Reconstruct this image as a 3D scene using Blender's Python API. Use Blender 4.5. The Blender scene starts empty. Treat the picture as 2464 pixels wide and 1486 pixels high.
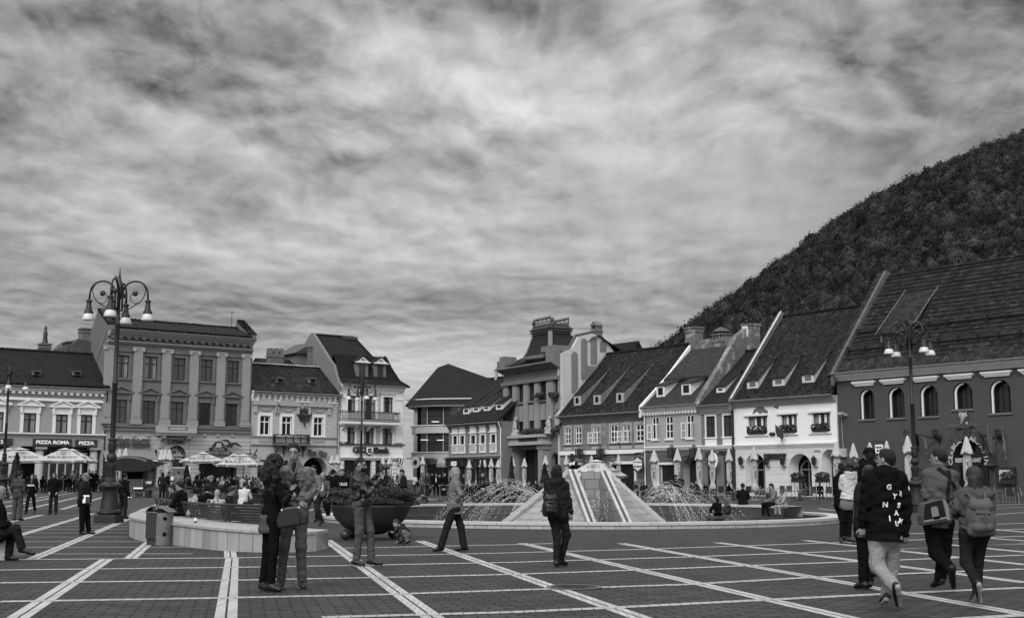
import bpy,bmesh,math,random
import numpy as np
from math import radians as R,sin,cos,pi,atan2,sqrt,hypot
from mathutils import Vector,Matrix
from mathutils.geometry import tessellate_polygon
random.seed(7)
SC=bpy.context.scene
COL=SC.collection
# ---- camera
F=2950.0;TH=math.atan(410.0/F);CH=1.43
cd=bpy.data.cameras.new('camera');cam=bpy.data.objects.new('camera',cd);COL.objects.link(cam)
cam.location=(0,0,CH);cam.rotation_euler=(R(90)+TH,0,0)
cd.sensor_width=36;cd.lens=F/2464*36;cd.clip_start=.1;cd.clip_end=20000
SC.camera=cam
# ---- sky and light
SUN_EL,SUN_AZ=R(38),R(-155)
world=bpy.data.worlds.new('World');SC.world=world;world.use_nodes=True
def build_world():
 nt=world.node_tree;N=nt.nodes;L=nt.links;N.clear()
 def nd(t,**k):
  n=N.new(t)
  for a,b in k.items():setattr(n,a,b)
  return n
 def mth(op,a,b=None,c=None,clamp=False):
  n=nd('ShaderNodeMath',operation=op,use_clamp=clamp)
  for i,v in enumerate((a,b,c)):
   if v is None:continue
   if isinstance(v,(int,float)):n.inputs[i].default_value=v
   else:L.new(v,n.inputs[i])
  return n.outputs[0]
 def noise(vec,scale,detail,rough,dist=0,lac=2.0):
  n=nd('ShaderNodeTexNoise');n.inputs['Scale'].default_value=scale;n.inputs['Detail'].default_value=detail
  n.inputs['Roughness'].default_value=rough;n.inputs['Distortion'].default_value=dist;n.inputs['Lacunarity'].default_value=lac
  L.new(vec,n.inputs['Vector']);return n.outputs['Fac']
 tc=nd('ShaderNodeTexCoord');sp=nd('ShaderNodeSeparateXYZ');L.new(tc.outputs['Generated'],sp.inputs[0])
 x,y,z=sp.outputs
 def plane(h,sx,sy,off):
  zz=mth('ADD',mth('MAXIMUM',z,0.0),h)
  cb=nd('ShaderNodeCombineXYZ');L.new(mth('MULTIPLY',mth('DIVIDE',x,zz),sx),cb.inputs[0]);L.new(mth('MULTIPLY',mth('DIVIDE',y,zz),sy),cb.inputs[1]);cb.inputs[2].default_value=off
  return cb.outputs[0]
 def warp(p,s,amt):
  n=nd('ShaderNodeTexNoise');n.inputs['Scale'].default_value=s;n.inputs['Detail'].default_value=3;L.new(p,n.inputs['Vector'])
  v=nd('ShaderNodeVectorMath',operation='SUBTRACT');L.new(n.outputs['Color'],v.inputs[0]);v.inputs[1].default_value=(.5,.5,.5)
  w=nd('ShaderNodeVectorMath',operation='SCALE');L.new(v.outputs[0],w.inputs[0]);w.inputs['Scale'].default_value=amt
  q=nd('ShaderNodeVectorMath',operation='ADD');L.new(p,q.inputs[0]);L.new(w.outputs[0],q.inputs[1]);return q.outputs[0]
 def shifted(p,dx,dy):
  q=nd('ShaderNodeVectorMath',operation='ADD');L.new(p,q.inputs[0]);q.inputs[1].default_value=(dx,dy,0);return q.outputs[0]
 pa=warp(warp(plane(.34,1.3,1.05,2.3),1.2,.30),6.0,.07)
 pb=warp(plane(.10,1.0,.8,7.3),2.6,.16)
 def relief(p,sc,det,ro,dx,dy):return mth('SUBTRACT',noise(p,sc,det,ro),noise(shifted(p,dx,dy),sc,det,ro))
 hi=mth('MULTIPLY',mth('DIVIDE',z,.12),1.0,clamp=True)
 up=mth('MULTIPLY',mth('DIVIDE',mth('SUBTRACT',z,.12),.16),1.0,clamp=True)
 n1=noise(pa,5.0,6,.50)
 sh=mth('SMOOTH_MIN',mth('MULTIPLY',mth('DIVIDE',mth('SUBTRACT',n1,.44),.10),1.0,clamp=True),1.0,.2)
 c=mth('MULTIPLY',mth('SUBTRACT',noise(pa,1.9,3,.45),.5),.22)
 c=mth('ADD',c,mth('MULTIPLY',mth('MULTIPLY',mth('SUBTRACT',sh,.6),.075),mth('ADD',mth('MULTIPLY',up,.75),.25)))
 c=mth('ADD',c,mth('MULTIPLY',mth('MULTIPLY',relief(pa,5.5,9,.54,-.02,.035),.85),mth('ADD',mth('MULTIPLY',up,.8),.2)))
 c=mth('ADD',c,mth('MULTIPLY',mth('SUBTRACT',noise(pb,2.6,5,.5),.5),mth('MULTIPLY',hi,.10)))
 c=mth('ADD',c,mth('MULTIPLY',mth('MULTIPLY',relief(pb,6.0,6,.52,-.01,.05),.40),mth('MULTIPLY',hi,mth('SUBTRACT',1.0,mth('MULTIPLY',up,.7)))))
 a=mth('DIVIDE',x,mth('MAXIMUM',y,.05));e=mth('DIVIDE',z,mth('MAXIMUM',y,.05))
 def blob(a0,e0,ra,re,amt):
  da=mth('DIVIDE',mth('SUBTRACT',a,a0),ra);de=mth('DIVIDE',mth('SUBTRACT',e,e0),re)
  r2=mth('ADD',mth('MULTIPLY',da,da),mth('MULTIPLY',de,de))
  return mth('MULTIPLY',mth('EXPONENT',mth('MULTIPLY',r2,-1.0)),amt)
 tot=mth('MULTIPLY',c,mth('SUBTRACT',1.0,mth('ADD',blob(.30,.20,.14,.08,.6),blob(.12,.24,.1,.04,.4))))
 for args in BLOBS:tot=mth('ADD',tot,blob(*args))
 lum=mth('MAXIMUM',mth('ADD',tot,SKYB),.03)
 sk=nd('ShaderNodeTexSky',sky_type='NISHITA',sun_disc=False,sun_elevation=SUN_EL,sun_rotation=SUN_AZ)
 bw=nd('ShaderNodeRGBToBW');L.new(sk.outputs[0],bw.inputs[0])
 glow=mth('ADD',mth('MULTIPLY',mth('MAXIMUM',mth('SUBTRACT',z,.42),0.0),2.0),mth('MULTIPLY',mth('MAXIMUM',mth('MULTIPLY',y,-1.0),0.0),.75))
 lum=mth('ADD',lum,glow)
 lum=mth('MULTIPLY',lum,mth('ADD',mth('MULTIPLY',mth('GREATER_THAN',z,-.01),.7),.3))
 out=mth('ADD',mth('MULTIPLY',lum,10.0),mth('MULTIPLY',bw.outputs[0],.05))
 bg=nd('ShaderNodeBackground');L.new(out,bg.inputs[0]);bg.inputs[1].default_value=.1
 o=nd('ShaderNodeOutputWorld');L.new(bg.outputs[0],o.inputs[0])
SKYB=.262
BLOBS=[(-.05,.36,.16,.05,.11),(.02,.385,.05,.025,-.15),(.10,.38,.05,.03,.12),(-.33,.37,.15,.06,-.07),(.42,.38,.12,.10,-.05),(-.15,.29,.2,.05,.05),(.08,.30,.2,.05,.05),(-.2,.205,.2,.04,.09),(0,.20,.15,.03,.05),(.12,.25,.15,.05,.05),(.38,.28,.15,.08,-.06),(-.1,.145,.3,.026,-.075),(-.35,.13,.15,.04,-.04),(.27,.16,.1,.03,-.06),(-.06,.092,.20,.016,.07),(-.02,.175,.22,.012,.05),(0,.03,1,.05,.03)]
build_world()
sd=bpy.data.lights.new('sun','SUN');sun=bpy.data.objects.new('sun',sd);COL.objects.link(sun)
sd.energy=1.5;sd.angle=R(22);sd.color=(1,.995,.99)
sun.rotation_euler=(R(90)-SUN_EL,0,R(-22));sun.location=(-20,-20,60)
SC.view_settings.view_transform='Standard';SC.view_settings.look='None';SC.view_settings.exposure=.5;SC.view_settings.gamma=1
SC.render.engine='CYCLES'
SC.cycles.max_bounces=6
# ---- picture -> place (overview pixels, 2464 wide)
def ray(x,y):
 v=-(y-743)/F
 return Vector(((x-1232)/F,cos(TH)-sin(TH)*v,sin(TH)+cos(TH)*v))
def P(x,y,Y):
 d=ray(x,y);return Vector((0,0,CH))+d*(Y/d.y)
def G(x,y,z=0.0):
 d=ray(x,y);return Vector((0,0,CH))+d*((z-CH)/d.z)
def pxm(Y):return F/Y
CR={'A':(0,1050,.2511),'B':(900,1200,.2511),'C':(1700,1200,.2511),'D':(2500,1200,.2511),'E':(3072,1000,.2511),'a':(0,1700,.2511),'b':(900,1700,.2511),'c':(1700,1700,.2511),'d':(2500,1700,.2511),'e':(3272,1700,.31176),'p':(0,1680,.12551),'q':(400,1680,.12551),'s':(760,1750,.12551),'t':(1560,1750,.12551),'r':(3300,1600,.19434),'k':(980,1740,.25908),'l':(1340,1780,.20650),'m':(2080,1820,.19027),'n':(3380,1780,.26718),'o':(0,0,1.0)}
def K(c,x,y):
 x0,y0,s=CR[c];return x0/1.6623+x*s,y0/1.6623+y*s
 # ---- materials
MATS={}
def M(name,v=.3,rough=.75,spec=.3,nz=None,nz2=None,bump=None,brick=None,metal=0,wave=None,stain=None,trans=0,emit=0,coord='Object'):
 """grey procedural material. nz=(scale,amount[,stretch xyz]); brick=(w,h,mortar,mortar value factor,variation); bump=(scale,strength,distance)"""
 if name in MATS:return MATS[name]
 m=bpy.data.materials.new(name);MATS[name]=m;m.use_nodes=True
 nt=m.node_tree;Nn=nt.nodes;L=nt.links
 b=Nn['Principled BSDF'];b.inputs['Roughness'].default_value=rough;b.inputs['Metallic'].default_value=metal
 b.inputs['Specular IOR Level'].default_value=spec
 m.diffuse_color=(v,v,v,1)
 tc=Nn.new('ShaderNodeTexCoord')
 def mp(st,src=coord):
  q=Nn.new('ShaderNodeMapping');q.inputs['Scale'].default_value=st;L.new(tc.outputs[src],q.inputs[0]);return q.outputs[0]
 def noise(s,det=5,st=(1,1,1),ro=.6):
  n=Nn.new('ShaderNodeTexNoise');n.inputs['Scale'].default_value=s;n.inputs['Detail'].default_value=det;n.inputs['Roughness'].default_value=ro
  L.new(mp(st),n.inputs['Vector']);return n.outputs['Fac']
 def mth(op,a,c,clamp=False):
  n=Nn.new('ShaderNodeMath');n.operation=op;n.use_clamp=clamp
  for i,w in enumerate((a,c)):
   if isinstance(w,(int,float)):n.inputs[i].default_value=w
   else:L.new(w,n.inputs[i])
  return n.outputs[0]
 val=None
 for q in(nz,nz2):
  if q:
   f=noise(q[0],6,q[2]if len(q)>2 else(1,1,1))
   t=mth('ADD',mth('MULTIPLY',mth('SUBTRACT',f,.5),q[1]*2.2),1.0)
   val=t if val is None else mth('MULTIPLY',val,t)
 if stain:
  f=noise(stain[0],8,(1,1,1),.65)
  r=Nn.new('ShaderNodeMapRange');L.new(f,r.inputs[0]);r.inputs[1].default_value=stain[1];r.inputs[2].default_value=stain[1]+.05
  r.inputs[3].default_value=1;r.inputs[4].default_value=stain[2]
  val=r.outputs[0]if val is None else mth('MULTIPLY',val,r.outputs[0])
 hts=[]
 if brick:
  w,h,mo,mf,va=brick[:5];off=brick[5]if len(brick)>5 else.5
  bt=Nn.new('ShaderNodeTexBrick');bt.offset=off;L.new(mp((1,1,1),'UV'),bt.inputs['Vector'])
  bt.inputs['Scale'].default_value=1;bt.inputs['Brick Width'].default_value=w;bt.inputs['Row Height'].default_value=h
  bt.inputs['Mortar Size'].default_value=mo;bt.inputs['Mortar Smooth'].default_value=.3
  bt.inputs['Color1'].default_value=(1-va,)*3+(1,);bt.inputs['Color2'].default_value=(1+va,)*3+(1,);bt.inputs['Mortar'].default_value=(mf,)*3+(1,)
  val=bt.outputs[0]if val is None else mth('MULTIPLY',val,bt.outputs[0])
  hts.append((mth('SUBTRACT',1.0,bt.outputs['Fac']),mo*.8+.004,.6))
 if val is not None:
  val=mth('MAXIMUM',mth('MULTIPLY',val,v),.004)
  L.new(val,b.inputs['Base Color'])
 else:b.inputs['Base Color'].default_value=(v,v,v,1)
 nrm=None
 if wave:
  wv=Nn.new('ShaderNodeTexWave');wv.bands_direction=wave[2];wv.inputs['Scale'].default_value=wave[0];L.new(mp((1,1,1)),wv.inputs['Vector'])
  hts.append((wv.outputs['Fac'],.01,wave[1]))
 if bump:hts.append((noise(bump[0],6,bump[3]if len(bump)>3 else(1,1,1)),bump[2],bump[1]))
 for hgt,dist,st in hts:
  bn=Nn.new('ShaderNodeBump');bn.inputs['Strength'].default_value=st;bn.inputs['Distance'].default_value=dist;L.new(hgt,bn.inputs['Height'])
  if nrm is not None:L.new(nrm,bn.inputs['Normal'])
  nrm=bn.outputs[0]
 if nrm is not None:L.new(nrm,b.inputs['Normal'])
 if trans:b.inputs['Transmission Weight'].default_value=trans;b.inputs['IOR'].default_value=1.33
 if emit:b.inputs['Emission Color'].default_value=(1,1,1,1);b.inputs['Emission Strength'].default_value=emit
 return m
 # ---- mesh helpers
def tag(o,label=None,cat=None,group=None,kind=None):
 if label:o['label']=label
 if cat:o['category']=cat
 if group:o['group']=group
 if kind:o['kind']=kind
 return o
def link(o,parent=None):
 COL.objects.link(o)
 if parent is not None:o.parent=parent
 return o
def thing(name,label,cat,loc=(0,0,0),rz=0,group=None):
 o=bpy.data.objects.new(name,None);o.empty_display_size=.3
 o.location=loc;o.rotation_euler=(0,0,rz);COL.objects.link(o)
 return tag(o,label,cat,group)
def copy_tree(o,parent=None):
 c=o.copy();COL.objects.link(c)
 if parent is not None:c.parent=parent
 for ch in list(o.children):copy_tree(ch,c)
 return c
def auto_uv(me):
 n=len(me.loops)
 if n==0:return
 co=np.empty(len(me.vertices)*3,'f');me.vertices.foreach_get('co',co);co=co.reshape(-1,3)
 nr=np.empty(len(me.polygons)*3,'f');me.polygons.foreach_get('normal',nr);nr=nr.reshape(-1,3)
 lt=np.empty(len(me.polygons),'i');me.polygons.foreach_get('loop_total',lt)
 vi=np.empty(n,'i');me.loops.foreach_get('vertex_index',vi)
 flat=np.abs(nr[:,2])>.985
 t=np.stack([-nr[:,1],nr[:,0],0*nr[:,0]],1);t[flat]=(1,0,0)
 t/=np.maximum(np.linalg.norm(t,axis=1,keepdims=True),1e-6)
 bb=np.cross(nr,t)
 pi_=np.repeat(np.arange(len(lt)),lt)
 c=co[vi];uv=np.stack([(c*t[pi_]).sum(1),(c*bb[pi_]).sum(1)],1).astype('f')
 l=me.uv_layers.new(name='uv');l.data.foreach_set('uv',uv.ravel())
class MB:
 def __init__(s):s.v=[];s.f=[];s.mi=[];s.cur=0
 def add(s,vs,fs):
  o=len(s.v);s.v+=[tuple(q)for q in vs]
  for f in fs:s.f.append([i+o for i in f]);s.mi.append(s.cur)
  return s
 def box(s,x0,x1,y0,y1,z0,z1,M4=None):
  if x0>x1:x0,x1=x1,x0
  if y0>y1:y0,y1=y1,y0
  if z0>z1:z0,z1=z1,z0
  v=[(x0,y0,z0),(x1,y0,z0),(x1,y1,z0),(x0,y1,z0),(x0,y0,z1),(x1,y0,z1),(x1,y1,z1),(x0,y1,z1)]
  if M4 is not None:v=[M4@Vector(q)for q in v]
  return s.add(v,[(3,2,1,0),(4,5,6,7),(0,1,5,4),(1,2,6,5),(2,3,7,6),(3,0,4,7)])
 def poly(s,pts):return s.add(pts,[list(range(len(pts)))])
 def prism(s,pts,y0,y1,M4=None,axis='y'):
  """pts in (x,z), extruded along y from y0 (front) to y1"""
  n=len(pts)
  if sum(pts[i][0]*pts[(i+1)%n][1]-pts[(i+1)%n][0]*pts[i][1]for i in range(n))<0:pts=pts[::-1]
  mk=(lambda a,b,y:(a,y,b))if axis=='y' else((lambda a,b,y:(y,a,b))if axis=='x' else(lambda a,b,y:(a,b,y)))
  v=[mk(a,b,y0)for a,b in pts]+[mk(a,b,y1)for a,b in pts]
  if M4 is not None:v=[M4@Vector(q)for q in v]
  s.add(v,[list(range(n)),list(range(2*n-1,n-1,-1))]+[(i,i+n,(i+1)%n+n,(i+1)%n)for i in range(n)])
  return s
 def tube(s,pts,r,n=8,caps=True):
  pts=[Vector(p)for p in pts];m=len(pts)
  rs=r if isinstance(r,(list,tuple))else[r]*m
  prev=None;base=len(s.v)
  for i,p in enumerate(pts):
   d=(pts[min(i+1,m-1)]-pts[max(i-1,0)])
   if d.length<1e-9:d=Vector((0,0,1))
   d.normalize()
   if prev is None:u=d.orthogonal().normalized()
   else:
    u=prev-d*prev.dot(d);u=u.normalized()if u.length>1e-6 else d.orthogonal().normalized()
   prev=u;w=d.cross(u)
   for k in range(n):
    a=2*pi*k/n;s.v.append(tuple(p+(u*cos(a)+w*sin(a))*rs[i]))
  for i in range(m-1):
   for k in range(n):
    k2=(k+1)%n;s.f.append([base+i*n+k,base+i*n+k2,base+(i+1)*n+k2,base+(i+1)*n+k]);s.mi.append(s.cur)
  if caps:
   s.f.append([base+k for k in range(n)][::-1]);s.mi.append(s.cur)
   s.f.append([base+(m-1)*n+k for k in range(n)]);s.mi.append(s.cur)
  return s
 def lathe(s,prof,n=20,loc=(0,0,0),a0=0,a1=2*pi,M4=None):
  base=len(s.v);full=abs(a1-a0-2*pi)<1e-6;nn=n if full else n+1;m=len(prof)
  vs=[]
  for r,z in prof:
   for k in range(nn):
    a=a0+(a1-a0)*k/n;q=Vector((loc[0]+r*cos(a),loc[1]+r*sin(a),loc[2]+z));vs.append(tuple(M4@q if M4 else q))
  fs=[]
  for i in range(m-1):
   for k in range(n):
    k2=(k+1)%nn;fs.append((i*nn+k,i*nn+k2,(i+1)*nn+k2,(i+1)*nn+k))
  return s.add(vs,fs)
 def ball(s,c,r,n=12,m=8,sq=(1,1,1)):
  pr=[(max(sin(pi*i/m),1e-4),-cos(pi*i/m))for i in range(m+1)]
  return s.lathe(pr,n,M4=Matrix.Translation(c)@Matrix.Diagonal((r*sq[0],r*sq[1],r*sq[2],1)))
 def mesh(s,name='m',smooth=False,clean=False):
  me=bpy.data.meshes.new(name);me.from_pydata(s.v,[],s.f);
  if any(s.mi):me.polygons.foreach_set('material_index',s.mi)
  if clean:
   bm=bmesh.new();bm.from_mesh(me);bmesh.ops.remove_doubles(bm,verts=bm.verts,dist=1e-4);bmesh.ops.recalc_face_normals(bm,faces=bm.faces);bm.to_mesh(me);bm.free()
  if smooth:me.polygons.foreach_set('use_smooth',[True]*len(me.polygons))
  me.update();auto_uv(me);return me
 def build(s,name,mat,parent=None,smooth=False,clean=False,bevel=0,loc=None,rz=0,angle=None):
  me=s.mesh(name,smooth or angle is not None,clean)
  for mm in(mat if isinstance(mat,(list,tuple))else[mat]):me.materials.append(mm)
  o=bpy.data.objects.new(name,me);link(o,parent)
  if loc is not None:o.location=loc;o.rotation_euler=(0,0,rz)
  if angle is not None:me.set_sharp_from_angle(angle=R(angle))
  if bevel:
   b=o.modifiers.new('bevel','BEVEL');b.width=bevel;b.segments=2;b.limit_method='ANGLE'
  return o
def text_geo(txt,size,ext=.02,bold=0.0,align='CENTER',sx=1.0,shear=0):
 c=bpy.data.curves.new('t','FONT');c.body=txt;c.size=size;c.extrude=ext;c.offset=bold;c.align_x=align;c.align_y='CENTER';c.resolution_u=3;c.shear=shear
 o=bpy.data.objects.new('t',c);me=bpy.data.meshes.new_from_object(o)
 vs=[Vector((v.co.x*sx,v.co.y,v.co.z))for v in me.vertices];fs=[list(p.vertices)for p in me.polygons]
 bpy.data.objects.remove(o);bpy.data.meshes.remove(me);bpy.data.curves.remove(c)
 return vs,fs
FRONT=Matrix.Rotation(R(90),4,'X')
def text_on(mb,txt,u,z,size,y=-.05,ext=.02,bold=0.0,sx=1.0,rot=0,align='CENTER',fit=None,shear=0):
 vs,fs=text_geo(txt,size,ext,bold,align,sx,shear)
 if fit and vs:
  w=max(v.x for v in vs)-min(v.x for v in vs);k=fit/w
  vs=[Vector((v.x*k,v.y,v.z))for v in vs]
 T=Matrix.Translation((u,y,z))@FRONT@Matrix.Rotation(rot,4,'Z')
 mb.add([T@v for v in vs],fs);return mb
def empty_part(name,parent,loc=(0,0,0)):
 o=bpy.data.objects.new(name,None);o.location=loc;o.empty_display_size=.2;return link(o,parent)
 # ---- ground
def sstep(t):t=min(max(t,0),1);return t*t*(3-2*t)
def hz(x,y):return.0092*max(0,min(y,150)-52)*sstep((3-x)/22)if y>52 else 0.0
def GG(x,y):
 """ground point (with the square's gentle rise) seen at overview pixel x, y"""
 z=0
 for _ in range(12):p=G(x,y,z);z=.5*z+.5*hz(p.x,p.y)
 p.z=hz(p.x,p.y);return p
FC=Vector((2.45,45.2,0));FR=9.3
M('paving',.041,.8,.12,nz=(.22,.30),nz2=(1.7,.30),brick=(.31,.155,.014,.28,.24),bump=(9,.5,.01))
M('white_stone',.33,.6,.3,nz=(1.2,.18),brick=(.07,5,.004,.55,.14),bump=(12,.5,.01))
M('white_stone_row',.31,.6,.3,nz=(1.2,.18),brick=(.13,.115,.008,.4,.12,.0),bump=(12,.5,.01))
def build_ground():
 mb=MB();a=R(12.4)
 gx=[-1800,-600,-200]+[-120+10*i for i in range(25)]+[200,600,1800]
 gy=[-300,-60]+[-10+10*i for i in range(19)]+[260,500,1200,4000]
 X0,X1,Y0,Y1=-10,20,30,60
 idx={}
 def vid(x,y):
  if(x,y)not in idx:idx[(x,y)]=len(mb.v);mb.v.append((x,y,hz(x,y)))
  return idx[(x,y)]
 for i in range(len(gx)-1):
  for j in range(len(gy)-1):
   if gx[i]>=X0 and gx[i+1]<=X1 and gy[j]>=Y0 and gy[j+1]<=Y1:continue
   mb.f.append([vid(gx[i],gy[j]),vid(gx[i+1],gy[j]),vid(gx[i+1],gy[j+1]),vid(gx[i],gy[j+1])]);mb.mi.append(0)
 n=96;rr=FR-.2;ring=[];ex=[]
 for k in range(n):
  t=2*pi*k/n;c,s=cos(t),sin(t)
  ring.append(Vector((FC.x+rr*c,FC.y+rr*s,0)))
  ts=[]
  if c>1e-6:ts.append((X1-FC.x)/c)
  if c<-1e-6:ts.append((X0-FC.x)/c)
  if s>1e-6:ts.append((Y1-FC.y)/s)
  if s<-1e-6:ts.append((Y0-FC.y)/s)
  m=min(ts);x,y=FC.x+m*c,FC.y+m*s;ex.append(Vector((x,y,hz(x,y))))
 b=len(mb.v)
 mb.v+=[tuple(v)for v in ring]+[tuple(v)for v in ex]
 for k in range(n):
  k2=(k+1)%n;mb.f.append([b+k,b+n+k,b+n+k2,b+k2]);mb.mi.append(0)
  cr=None
  for cx in(X0,X1):
   for cy in(Y0,Y1):
    e1,e2=ex[k],ex[k2]
    if(abs(e1.x-cx)<1e-3 and abs(e2.y-cy)<1e-3 and abs(e1.y-cy)>1e-3)or(abs(e1.y-cy)<1e-3 and abs(e2.x-cx)<1e-3 and abs(e1.x-cx)>1e-3):cr=(cx,cy)
  if cr:mb.v.append((cr[0],cr[1],hz(*cr)));mb.f.append([b+n+k,len(mb.v)-1,b+n+k2]);mb.mi.append(0)
 rot=Matrix.Rotation(-a,4,'Z');mb.v=[tuple(rot@Vector(v))for v in mb.v]
 o=mb.build('ground',MATS['paving']);o.rotation_euler.z=a;tag(o,kind='structure')
 L=MB();L2=MB()
 def strip(mb,p0,p1,w,off=0,dz=.004):
  p0=Vector((p0.x,p0.y,0));p1=Vector((p1.x,p1.y,0));d=(p1-p0);n=max(1,int(d.length/6));d.normalize();s=Vector((d.y,-d.x,0))
  for i in range(n):
   a=p0.lerp(p1,i/n);b=p0.lerp(p1,(i+1)/n)
   q=[a+s*(off-w/2),a+s*(off+w/2),b+s*(off+w/2),b+s*(off-w/2)]
   mb.poly([(v.x,v.y,hz(v.x,v.y)+dz)for v in q][::1])
 V=lambda x,y:GG(x*.5,1293.4+.5*y)
 W=lambda x,y:GG(1232+.5*x,1293.4+.5*y)
 Oo=lambda x,y:GG(x,y)
 A_=lambda x,y:GG(*K('a',x,y))
 E_=lambda x,y:GG(*K('e',x,y))
 D_=lambda x,y:GG(*K('d',x,y))
 dbl=[(V(516,102),V(78,390)),(V(1117,95),V(1086,392)),(V(1572,10),V(2095,392)),(V(2018,14),W(640,392)),(W(48,26),W(1650,392)),(W(525,26),W(2480,370)),(W(985,22),W(2480,216)),(W(1410,12),W(2480,130)),(E_(1000,920),E_(1620,980)),(E_(1200,862),E_(1620,893)),(E_(1330,800),E_(1620,826)),(A_(300,1285),A_(1560,726)),(A_(1250,1274),A_(1475,1085)),(V(1105,53),V(1110,94)),(A_(-60,1125),A_(1015,795)),(A_(-60,960),A_(1040,672)),(A_(-20,862),A_(740,690)),(A_(-20,795),A_(520,690)),(A_(0,745),A_(750,640)),(A_(0,705),A_(500,630)),(A_(0,668),A_(260,625)),(A_(480,655),A_(720,616)),(A_(760,655),A_(960,618)),(Oo(700,1236),Oo(770,1222)),(GG(975,1208),GG(1080,1218)),(GG(1010,1196),GG(1120,1213)),(GG(960,1190),GG(1060,1200))]
 for p,q in dbl:
  strip(L,p,q,.105,-.065);strip(L,p,q,.105,.065)
 crs=[[V(0,105),V(1100,97),V(1600,88),V(2140,80),W(0,72),W(600,56),W(1650,20)],[V(0,155),V(1080,143),V(1700,133),W(0,118),W(850,92),W(1650,62),W(2470,30)],[V(0,217),V(1070,205),V(1780,192),W(0,176),W(600,155),W(1100,135),W(1650,115),W(2470,83)],[V(0,307),V(270,303),V(1040,290),V(1850,273),W(0,252),W(830,225),W(1450,190),W(2470,150)],[V(1550,383),W(0,358),W(450,338),W(1200,300),W(1900,265),W(2470,240)],[W(2150,390),W(2470,372)],[V(1640,50),V(2464,33),W(200,27)],[E_(600,958),E_(1600,914)],[E_(640,888),E_(1600,855)],[E_(700,838),E_(1600,800)],[E_(1330,765),E_(1600,755)],[D_(1600,808),D_(2200,822)],[E_(0,640),E_(160,662)],[E_(800,640),E_(1600,606)],[E_(1340,690),E_(1600,672)],[E_(1340,640),E_(1600,630)]]
 for c in crs:
  for i in range(len(c)-1):strip(L2,c[i],c[i+1],.2,0,.006)
 d=24.1
 for k in range(34):
  y=d+2.35*k
  xl=-.44*y
  xr=-6.2-(y-24)*.03 if y<47 else(xl*.62 if y<86 else-22-(y-86)*.4)
  if y>60:xr=max(xr,-20)
  if y>108:break
  p0=Vector((xl,y+.015*6,0));p1=Vector((xr,y+.05*(xr-xl)*.6,0))
  strip(L2,p0,p1,.14,0,.006)
 L.build('ground_double_strips',MATS['white_stone']);L2.build('ground_cross_strips',MATS['white_stone_row'])
 for n_ in('ground_double_strips','ground_cross_strips'):tag(bpy.data.objects[n_],kind='structure')
build_ground()
# ---- wooded hill
M('hill_soil',.03,.9,.1,nz=(.02,.3))
M('forest',.021,.95,.02,nz=(.02,.30),nz2=(.4,.6))
HILL=[]
for _x,_y in[(900,1153),(1380,1100),(1480,930),(1560,850),(1610,822),(1700,748),(1800,690),(1900,625),(2000,552),(2100,480),(2200,425),(2300,375),(2464,320),(2700,262),(3200,200)]:
 _d=ray(_x,_y+8);HILL.append((_d.x/_d.y,_d.z/_d.y))
def hill_h(x,y):
 az=x/max(y,1);e=HILL[-1][1]if az>HILL[0][0]else 0
 for i in range(len(HILL)-1):
  if HILL[i][0]<=az<HILL[i+1][0]:
   t=(az-HILL[i][0])/(HILL[i+1][0]-HILL[i][0]);e=HILL[i][1]*(1-t)+HILL[i+1][1]*t;break
 g=sstep((y-180)/720)**.8
 return e*min(y,900)*g*(1-.3*sstep((y-950)/600))+(3*sin(x*.031+1)*sin(y*.023)*g if e>.05 else 0)-3
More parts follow.
